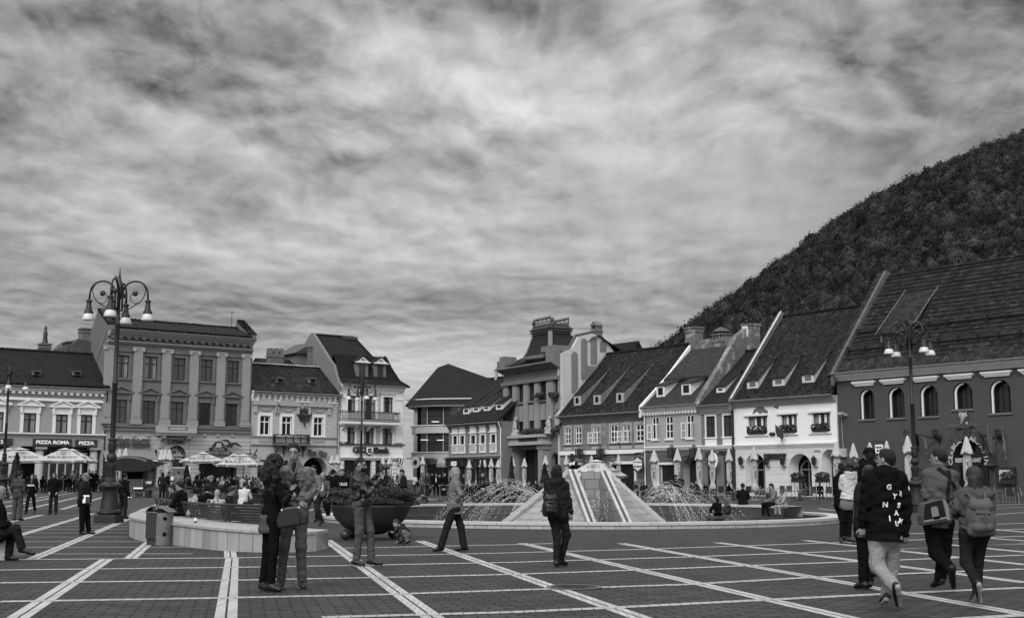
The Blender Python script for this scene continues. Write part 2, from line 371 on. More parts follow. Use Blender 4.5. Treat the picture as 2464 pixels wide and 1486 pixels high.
def build_hill():
 mb=MB();nx,ny=80,60
 xs=[10+i*14 for i in range(nx)];ys=[240+j*22 for j in range(ny)]
 for j in range(ny):
  for i in range(nx):mb.v.append((xs[i],ys[j],hill_h(xs[i],ys[j])))
 for j in range(ny-1):
  for i in range(nx-1):
   a=j*nx+i;mb.f.append([a,a+1,a+nx+1,a+nx]);mb.mi.append(0)
 tag(mb.build('hill',MATS['hill_soil'],smooth=True),kind='structure')
 rng=np.random.default_rng(3)
 bm=bmesh.new();bmesh.ops.create_icosphere(bm,subdivisions=1,radius=.88);bm.verts.ensure_lookup_table()
 base=np.array([v.co[:]for v in bm.verts]);tri=np.array([[v.index for v in f.verts]for f in bm.faces]);bm.free()
 nb=len(base);K_=110;protos=[]
 for k in range(9):
  d=rng.normal(size=(K_,3));d[:,2]=np.abs(d[:,2])*1.0-.25;d/=np.linalg.norm(d,axis=1,keepdims=True);r=rng.uniform(.72,1.12,K_)*(1+.18*np.sin(d[:,0]*5+k)*np.cos(d[:,1]*4));p=d*r[:,None]
  u=np.cross(d,rng.normal(size=(K_,3)));u/=np.linalg.norm(u,axis=1,keepdims=True);w=np.cross(d+rng.normal(size=(K_,3))*.55,u);w/=np.linalg.norm(w,axis=1,keepdims=True);s=rng.uniform(.07,.16,K_)[:,None]
  protos.append(np.concatenate([base*rng.uniform(.85,1.05,(nb,1)),np.stack([p-u*s,p-w*s*.7,p+u*s,p+w*s*.7],1).reshape(-1,3)]))
 tri=np.concatenate([tri]+[np.array([[nb+4*i,nb+4*i+1,nb+4*i+2],[nb+4*i,nb+4*i+2,nb+4*i+3]])for i in range(K_)])
 V_,F_=[],[];off=0;n=0;tries=0
 while n<7600 and tries<90000:
  tries+=1
  y=rng.uniform(420,930);az=rng.uniform(.115,.50);x=az*y
  if rng.random()>(y/930):continue
  z=hill_h(x,y)
  if z/y<.075+.2*(az-.13):continue
  s=rng.uniform(2.6,4.6)*(1 if rng.random()<.9 else 1.35)
  p=protos[rng.integers(9)];a=rng.uniform(0,6.28);ca,sa=cos(a),sin(a)
  q=np.stack([p[:,0]*ca-p[:,1]*sa,p[:,0]*sa+p[:,1]*ca,p[:,2]*rng.uniform(1.0,1.6)],1)*s+(x,y,z+s*.9)
  V_.append(q);F_.append(tri+off);off+=len(q);n+=1
 V_=np.concatenate(V_).astype('f');F_=np.concatenate(F_).astype('i')
 me=bpy.data.meshes.new('wood');me.vertices.add(len(V_));me.vertices.foreach_set('co',V_.ravel())
 me.loops.add(F_.size);me.loops.foreach_set('vertex_index',F_.ravel());me.polygons.add(len(F_));me.polygons.foreach_set('loop_start',np.arange(0,F_.size,3,dtype='i'))
 me.update(calc_edges=True);me.materials.append(MATS['forest'])
 at=me.attributes.new('tone','FLOAT','POINT');at.data.foreach_set('value',np.repeat(rng.beta(2,3,n),nb+4*K_).astype('f'))
 o=bpy.data.objects.new('wood',me);link(o);tag(o,'dense leafy wood covering the hill behind the houses','wood',kind='stuff')
 m=MATS['forest'];nt=m.node_tree;bs=nt.nodes['Principled BSDF'];ln=bs.inputs['Base Color'].links[0].from_socket
 an=nt.nodes.new('ShaderNodeAttribute');an.attribute_name='tone'
 q=nt.nodes.new('ShaderNodeMath');q.operation='MULTIPLY_ADD';nt.links.new(an.outputs['Fac'],q.inputs[0]);q.inputs[1].default_value=2.3;q.inputs[2].default_value=.25
 q2=nt.nodes.new('ShaderNodeMath');q2.operation='MULTIPLY';nt.links.new(q.outputs[0],q2.inputs[0]);nt.links.new(ln,q2.inputs[1]);nt.links.new(q2.outputs[0],bs.inputs['Base Color'])
build_hill()
# ---- building kit
def rect(u0,u1,z0,z1):return[(u0,z0),(u1,z0),(u1,z1),(u0,z1)]
def arch(u0,u1,z0,z1,n=14,flat=1.0):
 """opening with a round head whose crown is at z1"""
 c=(u0+u1)/2;r=(u1-u0)/2;h=r*flat;zs=z1-h
 return[(u0,z0),(u1,z0)]+[(c+r*cos(pi*i/n),zs+h*sin(pi*i/n))for i in range(n+1)]
M('glass_dark',.012,.12,.5,nz=(.8,.6));M('glass_mid',.035,.15,.5,nz=(.9,.6));M('curtain',.22,.9,.1,wave=(9,.8,'X'),nz=(2,.3))
M('wood_dark',.018,.6,.25);M('wood_white',.62,.55,.3,nz=(3,.06));M('metal_black',.014,.45,.45);M('metal_grey',.10,.5,.4,nz=(5,.2))
M('trim_white',.62,.8,.2,nz=(1.2,.10),nz2=(7,.08));M('trim_grey',.30,.85,.15,nz=(1,.2),nz2=(6,.15));M('trim_dark',.12,.85,.15,nz=(1,.25),nz2=(6,.2))
M('letter_dark',.02,.6,.3);M('letter_white',.75,.6,.2);M('sign_dark',.03,.5,.3);M('tin',.045,.55,.35,nz=(1.5,.2))
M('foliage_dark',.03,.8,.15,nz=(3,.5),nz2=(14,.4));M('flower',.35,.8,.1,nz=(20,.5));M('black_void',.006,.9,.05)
class Bld:
 def __init__(s,name,label,cat,xl,Dl,xr,Dr,wallmat,base=-.6):
  a=P(xl,1153,Dl);b=P(xr,1153,Dr);s.P0=Vector((a.x,a.y,0));d=Vector((b.x-a.x,b.y-a.y,0));s.W=d.length;d.normalize();s.d=d
  s.n=Vector((-d.y,d.x,0));s.rz=atan2(d.y,d.x);s.root=thing(name,label,cat,s.P0,s.rz);s.holes=[];s.wm=wallmat;s.base=base;s.trims={}
 def uz(s,x,y,off=0.0):
  r=ray(x,y);o=Vector((0,0,CH));q=s.P0+s.n*off;t=(q-o).dot(s.n)/r.dot(s.n);p=o+r*t;return(p-s.P0).dot(s.d),p.z
 def kuz(s,c,x,y,off=0.0):return s.uz(*K(c,x,y),off)
 def side(s,x,y,u=0.0):
  """where the ray meets the vertical plane local x=u -> (back, z)"""
  r=ray(x,y);o=Vector((0,0,CH));q=s.P0+s.d*u;t=(q-o).dot(s.d)/r.dot(s.d);p=o+r*t;return(p-s.P0).dot(s.n),p.z
 def kside(s,c,x,y,u=0.0):return s.side(*K(c,x,y),u)
 def kr(s,c,x0,y0,x1,y1,off=0.0):
  xm,ym=(x0+x1)/2,(y0+y1)/2
  u0=s.kuz(c,x0,ym,off)[0];u1=s.kuz(c,x1,ym,off)[0];z1=s.kuz(c,xm,y0,off)[1];z0=s.kuz(c,xm,y1,off)[1]
  return u0,u1,z0,z1
 def tb(s,mat='trim_white'):
  if mat not in s.trims:s.trims[mat]=MB()
  return s.trims[mat]
 def band(s,z0,z1,out,u0=None,u1=None,mat='trim_white'):
  u0=0 if u0 is None else u0;u1=s.W if u1 is None else u1
  s.tb(mat).box(u0,u1,-out,.03,z0,z1)
 def cornice(s,z0,z1,out,steps=3,u0=None,u1=None,mat='trim_white',ov=0.0):
  u0=0-ov if u0 is None else u0;u1=s.W+ov if u1 is None else u1
  for i in range(steps):
   a=z0+(z1-z0)*i/steps;b=z0+(z1-z0)*(i+1)/steps
   s.tb(mat).box(u0,u1,-out*(i+1)/steps,.03,a,b)
 def window(s,u0,u1,z0,z1,frame='wood_dark',pane='glass_dark',rec=.22,head=None,hm='trim_white',sur=0,transom=.33,mull=1,bars=0,curtain=0,arched=False,sill=0,fw=.07,name='window',flat=1.0,hole=True,reveal=None):
  lp=arch(u0,u1,z0,z1,14,flat)if arched else rect(u0,u1,z0,z1)
  if hole:s.holes.append((lp,rec+.06,reveal))
  f=MB();y0,y1=rec-.05,rec
  if arched:
   o=arch(u0,u1,z0,z1,14,flat);i=arch(u0+fw,u1-fw,z0+fw,z1-fw,14,flat)
   for k in range(len(o)):
    k2=(k+1)%len(o);f.prism([o[k],o[k2],i[k2],i[k]],y0,y1+.01)
  else:
   f.box(u0,u0+fw,y0,y1,z0,z1);f.box(u1-fw,u1,y0,y1,z0,z1);f.box(u0+fw,u1-fw,y0,y1,z0,z0+fw);f.box(u0+fw,u1-fw,y0,y1,z1-fw,z1)
  zt=z1-(z1-z0)*transom if transom else None
  for k in range(mull):
   c=u0+(u1-u0)*(k+1)/(mull+1);f.box(c-fw*.5,c+fw*.5,y0-.015,y1-.003,z0+fw,(z1-fw)if not arched else z1-.15)
  if zt:f.box(u0+fw,u1-fw,y0-.02,y1-.004,zt-fw*.5,zt+fw*.5)
  for k in range(bars):
   zc=z0+((zt or z1)-z0)*(k+1)/(bars+1);f.box(u0+fw,u1-fw,y0-.01,y1-.006,zc-fw*.25,zc+fw*.25)
  o=f.build(name,MATS[frame],s.root)
  g=MB();g.prism([(a,b)for a,b in lp],rec-.012,rec+.04);g.build('pane',MATS[pane],o)
  if curtain:
   c=MB();w=(u1-u0);cw=w*curtain
   c.box(u0+fw,u0+fw+cw,rec-.02,rec-.013,z0+fw,z1-fw);c.box(u1-fw-cw,u1-fw,rec-.02,rec-.013,z0+fw,z1-fw);c.build('curtain',MATS['curtain'],o)
  if sur or head or sill:
   t=MB()
   if sur:
    t.box(u0-sur,u0,-.06,.02,z0,z1+sur);t.box(u1,u1+sur,-.06,.02,z0,z1+sur);t.box(u0,u1,-.06,.02,z1,z1+sur)
   if sill:t.box(u0-sur-.08,u1+sur+.08,-.16,.02,z0-sill,z0)
   zt=z1+sur
   if head=='flat':t.box(u0-sur-.1,u1+sur+.1,-.2,.02,zt+.1,zt+.25);t.box(u0-sur,u1+sur,-.1,.02,zt,zt+.1)
   if head=='lintel':t.box(u0-sur-.15,u1+sur+.15,-.18,.02,zt+.02,zt+.17);t.box(u0-sur-.22,u1+sur+.22,-.25,.02,zt+.17,zt+.25)
   if head=='ped':
    c=(u0+u1)/2;w=(u1-u0)/2+sur+.35
    t.box(c-w,c+w,-.28,.02,zt+.35,zt+.5);h=.55
    t.prism([(c-w,zt+.502),(c-w+.25,zt+.502),(c,zt+.5+h-.1),(c+w-.25,zt+.502),(c+w,zt+.502),(c,zt+.5+h+.1)],-.28,.02)
    t.prism([(c-w+.3,zt+.503),(c+w-.3,zt+.503),(c,zt+.5+h-.14)],-.1,.02)
    for sg in(-1,1):t.box(c+sg*(w-.42)-.09,c+sg*(w-.42)+.09,-.2,.02,zt-.35,zt+.35)
    t.box(c-w+.2,c+w-.2,-.06,.02,zt,zt+.35)
   t.build('window_surround',MATS[hm],o)
  return o
 def wall(s,outline,depth=9.0,back=True,name='wall',mat=None):
  """front skin with openings, reveals, plus side and back walls"""
  loops=[[Vector((a,b,0))for a,b in outline]]+[[Vector((a,b,0))for a,b in h[0]]for h in s.holes]
  tri=tessellate_polygon(loops);flat=[v for l in loops for v in l]
  mb=MB();mb.add([(v.x,0,v.y)for v in flat],[])
  for t in tri:
   a,b,c=(flat[i]for i in t)
   ar=(b.x-a.x)*(c.y-a.y)-(b.y-a.y)*(c.x-a.x)
   if abs(ar)<1e-9:continue
   mb.f.append(list(t)if ar>0 else[t[0],t[2],t[1]]);mb.mi.append(0)
  for lp,dp,rv in s.holes:
   n=len(lp);v=[(a,0,b)for a,b in lp]+[(a,dp,b)for a,b in lp]
   area=sum(lp[i][0]*lp[(i+1)%n][1]-lp[(i+1)%n][0]*lp[i][1]for i in range(n))
   mb.cur=1 if rv else 0
   for i in range(n):
    j=(i+1)%n;mb.add([v[i],v[j],v[j+n],v[i+n]],[(0,1,2,3)if area>0 else(3,2,1,0)])
   mb.cur=0
  n=len(outline);v=[(a,0,b)for a,b in outline]+[(a,depth,b)for a,b in outline]
  for i in range(n):
   j=(i+1)%n
   if abs(outline[i][0]-outline[j][0])>1e-4 and max(outline[i][1],outline[j][1])<=s.base+1e-3:continue
   mb.add([v[i],v[i+n],v[j+n],v[j]],[(0,1,2,3)])
  mb.add(v[n:],[list(range(n))[::-1]])
  mats=[mat or s.wm]+([next(h[2]for h in s.holes if h[2])]if any(h[2]for h in s.holes)else[])
  return mb.build(name,mats,s.root)
 def finish(s):
  nm={'trim_white':'cornice_trim','trim_grey':'cornice_trim','trim_dark':'cornice_trim'}
  for m,mb in s.trims.items():
   if mb.f:mb.build(nm.get(m,'facade_trim'),MATS[m],s.root)
  s.trims={}
 def slab(s,pts,t,mat,name='roof',ridge=0.0):
  """roof slope: polygon in local 3D with a thickness"""
  p=[Vector(q)for q in pts];n=(p[1]-p[0]).cross(p[2]-p[0]).normalized()
  if n.z<0:p=p[::-1];n=-n
  mb=MB();m=len(p);mb.add([v for v in p]+[v-n*t for v in p],[list(range(m)),list(range(2*m-1,m-1,-1))]+[(i,i+m,(i+1)%m+m,(i+1)%m)for i in range(m)])
  return mb.build(name,mat,s.root)
 def roof_gable(s,ze,zr,br,mat,ov=.45,u0=None,u1=None,bb=None,uo=0.0,par=None):
  """ridge parallel to the street at setback br, eave height ze"""
  u0=0 if u0 is None else u0;u1=s.W if u1 is None else u1;bb=bb or 2*br
  k=(zr-ze)/(br+ov);ze=ze+ov*k;s.zE=ze;mb=MB()
  def sl(pts,t=.16):
   p=[Vector(q)for q in pts];n=(p[1]-p[0]).cross(p[2]-p[0]).normalized();m=4
   mb.add(p+[v-n*t for v in p],[list(range(m)),list(range(2*m-1,m-1,-1))]+[(i,i+m,(i+1)%m+m,(i+1)%m)for i in range(m)])
  zb=zr-(bb-br)*k
  sl([(u0-uo,-ov,ze-ov*k),(u1+uo,-ov,ze-ov*k),(u1+uo,br,zr),(u0-uo,br,zr)])
  sl([(u0-uo,br,zr),(u1+uo,br,zr),(u1+uo,bb,zb),(u0-uo,bb,zb)])
  r=mb.build('roof',mat,s.root)
  n=int((u1-u0)/.42);c=MB()
  for i in range(n):
   a=u0+(u1-u0)*i/n;b=u0+(u1-u0)*(i+1)/n+.03
   c.tube([(a,br,zr+.02+random.uniform(-.02,.02)),(b,br,zr+.05+random.uniform(-.02,.02))],[.13,.16],8)
  c.build('ridge_tiles',mat,r)
  return r,k
 def gutter(s,z,y=-.5,u0=None,u1=None,mat='metal_grey'):
  u0=0 if u0 is None else u0;u1=s.W if u1 is None else u1
  mb=MB();mb.tube([(u0,y,z),(u1,y,z)],.08,8)
  for k in range(int((u1-u0)/1.5)):mb.box(u0+1.5*k+.5,u0+1.5*k+.54,y-.1,y+.3,z-.1,z+.14)
  return mb.build('gutter',MATS[mat],s.root)
 def chimney(s,u,b,z0,z1,w,d,mat,cap='flat',parent=None):
  mb=MB();mb.box(u-w/2,u+w/2,b-d/2,b+d/2,z0,z1)
  mb.box(u-w/2-.08,u+w/2+.08,b-d/2-.08,b+d/2+.08,z1-.35,z1-.2)
  if cap=='flat':mb.box(u-w/2-.12,u+w/2+.12,b-d/2-.12,b+d/2+.12,z1,z1+.15)
  if cap=='gable':
   for sg in(-1,1):mb.box(u+sg*(w/2-.1)-.09,u+sg*(w/2-.1)+.09,b-d/2,b+d/2,z1,z1+.35)
   mb.prism([(u-w/2-.12,z1+.35),(u+w/2+.12,z1+.35),(u,z1+.85)],b-d/2-.08,b+d/2+.08)
  if cap=='vents':
   for i in range(4):mb.box(u-w/2+w*i/3.4,u-w/2+w*i/3.4+.12,b-d/2,b+d/2,z1,z1+.4)
   mb.box(u-w/2-.1,u+w/2+.1,b-d/2-.1,b+d/2+.1,z1+.4,z1+.52)
  return mb.build('chimney',mat,parent or s.root)
 def slope_y(s,ze,k,z):return(z-ze)/k
def dormer(B,ze,k,uc,w,zb,zt,mats,ext,roof='gable',win=(.16,.12),name='dormer',pane='glass_dark',frame='trim_white',ov=.15):
 """dormer standing on a roof slope z=ze+k*y. shed: low roof running up into the slope"""
 rm,wm=mats;y0=(zb-ze)/k;mb=MB();hw=w/2
 root=empty_part(name,B.root,(0,0,0))
 if roof=='shed':
  y1=ext;zr=ze+k*y1
  for sg in(-1,1):
   x0,x1=uc+sg*hw,uc+sg*(hw-.09)
   mb.prism([(y0,zb),(y0,zt),(y1,zr),((zb-ze)/k,zb)][:3],min(x0,x1),max(x0,x1),axis='x')
  mb.build('cheek',wm,root)
  q=MB();t=.1;dy=y1-y0;kk=(zr-zt)/dy
  v=[(uc-hw-ov,y0-.14,zt-.08*kk),(uc+hw+ov,y0-.14,zt-.08*kk),(uc+hw+ov,y1,zr+.02),(uc-hw-ov,y1,zr+.02)]
  q.add([(a,b,c+.08)for a,b,c in v]+v,[(0,1,2,3),(7,6,5,4),(0,4,5,1),(1,5,6,2),(2,6,7,3),(3,7,4,0)]);q.build('dormer_roof',rm,root)
 else:
  y1=(zt-ze)/k;mb.box(uc-hw,uc+hw,y0,y1+.3,zb,zt);mb.build('cheek',wm,root)
  hg=w*.38;yb=(zt+hg-ze)/k;q=MB()
  for sg in(-1,1):
   a=[(uc+sg*(hw+.2),y0-.3,zt-.02),(uc,y0-.3,zt+hg+.1),(uc,yb+.2,zt+hg+.1),(uc+sg*(hw+.2),y1+.1,zt-.02)]
   q.add(a+[(p[0],p[1],p[2]-.12)for p in a],[(0,1,2,3),(7,6,5,4),(0,4,5,1),(1,5,6,2),(2,6,7,3),(3,7,4,0)])
  q.build('dormer_roof',rm,root)
  g=MB();g.prism([(uc-hw-.18,zt-.06),(uc+hw+.18,zt-.06),(uc,zt+hg)],y0-.22,y0+.05)
  g.box(uc-hw-.22,uc+hw+.22,y0-.3,y0-.2,zt-.16,zt-.02)
  g2=MB();g2.prism([(uc-hw*.45,zt+.08),(uc+hw*.45,zt+.08),(uc,zt+hg*.6)],y0-.235,y0-.2)
  g.build('pediment',MATS['trim_white'],root);g2.build('pediment_panel',MATS['trim_dark'],root)
 a,b=win;u0,u1,z0,z1=uc-hw+a,uc+hw-a,zb+b,zt-b
 f=MB();yf=y0-.04;fr=.07
 f.box(u0,u0+fr,yf,y0+.02,z0,z1);f.box(u1-fr,u1,yf,y0+.02,z0,z1);f.box(u0+fr,u1-fr,yf,y0+.02,z0,z0+fr);f.box(u0+fr,u1-fr,yf,y0+.02,z1-fr,z1)
 fo=f.build('window',MATS[frame],root);
 p=MB();p.box(u0+fr,u1-fr,yf+.015,y0+.03,z0+fr,z1-fr);p.build('pane',MATS[pane],fo)
 if roof=='shed':
  h=MB();h.box(uc-hw,u0,y0-.01,y0+.06,zb,zt);h.box(u1,uc+hw,y0-.01,y0+.06,zb,zt);h.box(u0,u1,y0-.01,y0+.06,zb,z0);h.box(u0,u1,y0-.01,y0+.06,z1,zt);h.build('dormer_front',wm,root)
 return root
def tile(name,v,w=.18,h=.22,nz=(.25,.35),nz2=(3.0,.5),var=.3,mort=.25,stain=None):
 return M(name,v,.85,.12,nz=nz,nz2=nz2,brick=(w,h,.02,mort,var),stain=stain,bump=(6,.6,.03))
TG=tile('tiles_regular',.016,.2,.24,nz=(.2,.2),nz2=(2,.25),var=.22)
TM=tile('tiles_mossy',.0155,.17,.20,nz=(.22,.5),nz2=(1.7,1.3),var=.75,mort=.15,stain=(2.6,.60,3.0))
TO=tile('tiles_old',.018,.18,.22,nz=(.3,.5),nz2=(1.6,1.2),var=.6,mort=.2,stain=(1.0,.58,2.6))
TL=tile('tiles_light',.034,.2,.26,nz=(.15,.2),nz2=(2,.3),var=.3,mort=.3)
TB=tile('tiles_large',.021,.42,.30,nz=(.12,.25),nz2=(1.3,.5),var=.5,mort=.12,stain=(1.7,.60,2.5))
SEAM={}
def downpipe(B,u,z0,z1,y=-.18,mat='metal_grey',r=.07,off=None):
 mb=MB();pts=[(u+(off or 0),-.5,z1+.35),(u+(off or 0),-.45,z1+.1),(u,y,z1-.4),(u,y,z0)]
 mb.tube(pts,r,8);return mb.build('downpipe',MATS[mat],B.root)
LK=623800.0
def LD(x):return LK/(5233-x)
RK=311000.0
def RD(x):return RK/(x+1036)
# ==== left row
# --- two-storey house with the pizzeria (far left)
def b_left_house():
 w=M('plaster_grey',.26,.9,.1,nz=(.4,.14),nz2=(4,.10),bump=(8,.3,.01))
 B=Bld('house','pale two storey house with plain grey tiled roof and pizza signs over columns, far left','building',-140,LD(-140),249,LD(249),w)
 B.finishers=[]
 z_e=B.kuz('A',990,1205)[1];z_b1=B.kuz('A',500,1225)[1];z_b2=B.kuz('A',500,1265)[1];z_b3=B.kuz('A',500,1300)[1];z_b4=B.kuz('A',500,1325)[1]
 zs1=B.kuz('p',1000,245)[1];zs0=B.kuz('p',1000,280)[1]
 zcol=B.kuz('p',800,500)[1]
 for(x0,x1,yt,yb)in((-24,8,990,1037),(56,86.6,992.8,1039.7),(133.7,163,996.3,1041.9),(193.3,222,997,1043)):
  u0=B.uz(x0,1020)[0];u1=B.uz(x1,1020)[0];z1=B.uz((x0+x1)/2,yt)[1];z0=B.uz((x0+x1)/2,yb)[1]
  B.window(u0,u1,z0,z1,'wood_dark','glass_mid',sur=.32,head='ped',curtain=.3,fw=.09)
 for xx in(-90,):
  u0=B.uz(xx,1020)[0];B.window(u0,u0+1.3,z0,z1,'wood_dark','glass_mid',sur=.32,head='ped',fw=.09)
 zt=zcol+.02;us=B.kuz('p',230,700)[0]
 B.holes.append((rect(.4,B.W-.35,.1,zt),1.6,None))
 B.wall([(0,B.base),(B.W,B.base),(B.W,z_e),(0,z_e)],9)
 B.cornice(z_b2+.25,z_e-.1,.55,3);B.band(z_b4,z_b3,.14);B.band(z_b4-.02,z_b4+.12,.22)
 t=B.tb();n=int(B.W/.62)
 for i in range(n):t.box(.2+i*.62,.2+i*.62+.28,-.34,.02,z_b2,z_b2+.24)
 B.band(zs0,zs1,.2);B.band(zs1-.12,zs1,.3)
 for x in(283,785,1825,-330,-900):
  mb=MB();u=B.kuz('p',x,700)[0];mb.lathe([(.46,0),(.46,.2),(.40,.3),(.40,zcol-.5),(.36,zcol-.45),(.46,zcol-.3),(.5,zcol-.25)],18,(u,.5,0));mb.box(u-.55,u+.55,-.05,1.05,zcol-.25,zcol)
  mb.build('column',MATS['trim_grey'],B.root,angle=40)
 R_=lambda x0,y0,x1,y1:B.kr('p',x0,y0,x1,y1,1.6)
 q=MB();q.box(.4,B.W-.35,1.6,1.7,0,zt);q.build('recessed_wall',M('stone_wall',.12,.9,.1,nz=(1,.3),brick=(.5,.28,.02,.5,.25)),B.root)
 u0,u1,z0,z1=R_(930,590,1690,1180);s=MB();s.box(u0,u1,1.5,1.6,max(z0,0),z1);sh=s.build('shopfront',MATS['glass_dark'],B.root)
 s=MB()
 for k in range(6):s.box(u0+(u1-u0)*k/5-.08,u0+(u1-u0)*k/5+.08,1.42,1.5,0,z1-.9)
 s.box(u0,u1,1.40,1.49,z1-.95,z1-.85);s.build('shopfront_frame',MATS['trim_white'],sh)
 s=MB();uu=B.kr('p',945,590,1665,690,.9);s.prism([(1.5,uu[3]),(.75,uu[2]+.25),(.75,uu[2]-.1),(1.5,uu[2]-.1)],uu[0],uu[1],axis='x');aw=s.build('awning',MATS['sign_dark'],B.root)
 s=MB();text_on(s,'PIZZA ROMA   PIZZA ROMA',(uu[0]+uu[1])/2,uu[2]+.06,.3,y=.73,fit=(uu[1]-uu[0])*.9,bold=.01);s.box(uu[0],uu[1],.72,.75,uu[2]+.28,uu[2]+.34);s.build('lettering',MATS['letter_white'],aw)
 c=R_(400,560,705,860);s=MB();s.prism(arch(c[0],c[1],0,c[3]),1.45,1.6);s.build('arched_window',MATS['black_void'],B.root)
 s=MB()
 for k in range(9):
  a=pi*k/8;s.tube([((c[0]+c[1])/2+.5*cos(a),1.42,c[3]-(c[1]-c[0])/2+.5*sin(a)),((c[0]+c[1])/2+(c[1]-c[0])/2*cos(a),1.42,c[3]-(c[1]-c[0])/2+(c[1]-c[0])/2*sin(a))],.03,4)
 s.build('fanlight_bars',MATS['metal_grey'],B.root)
 for(r,txt,fit)in(((625,352,1370,495),'PIZZA ROMA',.86),((1440,370,1855,510),'PIZZA',.72),((-700,338,235,475),'CAFE 72',.5)):
  u0,u1,z0,z1=B.kr('p',*r);s=MB();s.box(u0,u1,-.14,0,z0,z1);sg=s.build('sign_board',MATS['sign_dark'],B.root)
  s=MB();text_on(s,txt,(u0+u1)/2,(z0+z1)/2,(z1-z0)*.62,y=-.16,fit=(u1-u0)*fit,bold=.02)if 'CAFE' not in txt else text_on(s,'2',u1-1.0,(z0+z1)/2,(z1-z0)*.7,y=-.16,bold=.02);s.build('lettering',MATS['letter_white'],sg)
 br,zr=4.2,B.kuz('A',700,868,4.2)[1]
 roof,k=B.roof_gable(z_e+.15,zr,br,TG,ov=.5,uo=.1)
 B.gutter(z_e-.15,-.62);downpipe(B,B.W-.12,0,z_e-.4,mat='metal_black')
 for x in(335,728):
  u,z=B.kuz('A',x,1070,1.0);y0=(z-B.zE)/k
  s=MB();s.box(u-.35,u+.35,y0-.5,y0+.5,z-.1,z+.25);s.box(u-.42,u+.42,y0-.6,y0+.6,z+.25,z+.32);s.build('roof_vent',MATS['trim_dark'],roof)
  s=MB();s.box(u-.26,u+.26,y0-.52,y0-.45,z-.05,z+.2);s.build('vent_opening',MATS['black_void'],roof)
 u,z1=B.kuz('A',430,790,5.5);zt_=B.kuz('A',435,705,5.5)[1]
 c=B.chimney(u,5.5,zr-1.5,z1,1.0,1.0,MATS['trim_dark']);s=MB();s.lathe([(.35,z1),(.28,z1+.4),(.2,z1+.9),(.25,z1+1.2),(.12,z1+1.5),(.16,z1+1.8),(.03,z1+2.1),(.02,zt_+.3)],10,(u,5.5,0));s.build('chimney_cowl',MATS['metal_black'],c,smooth=True)
 B.finish();return B
b_left_house()
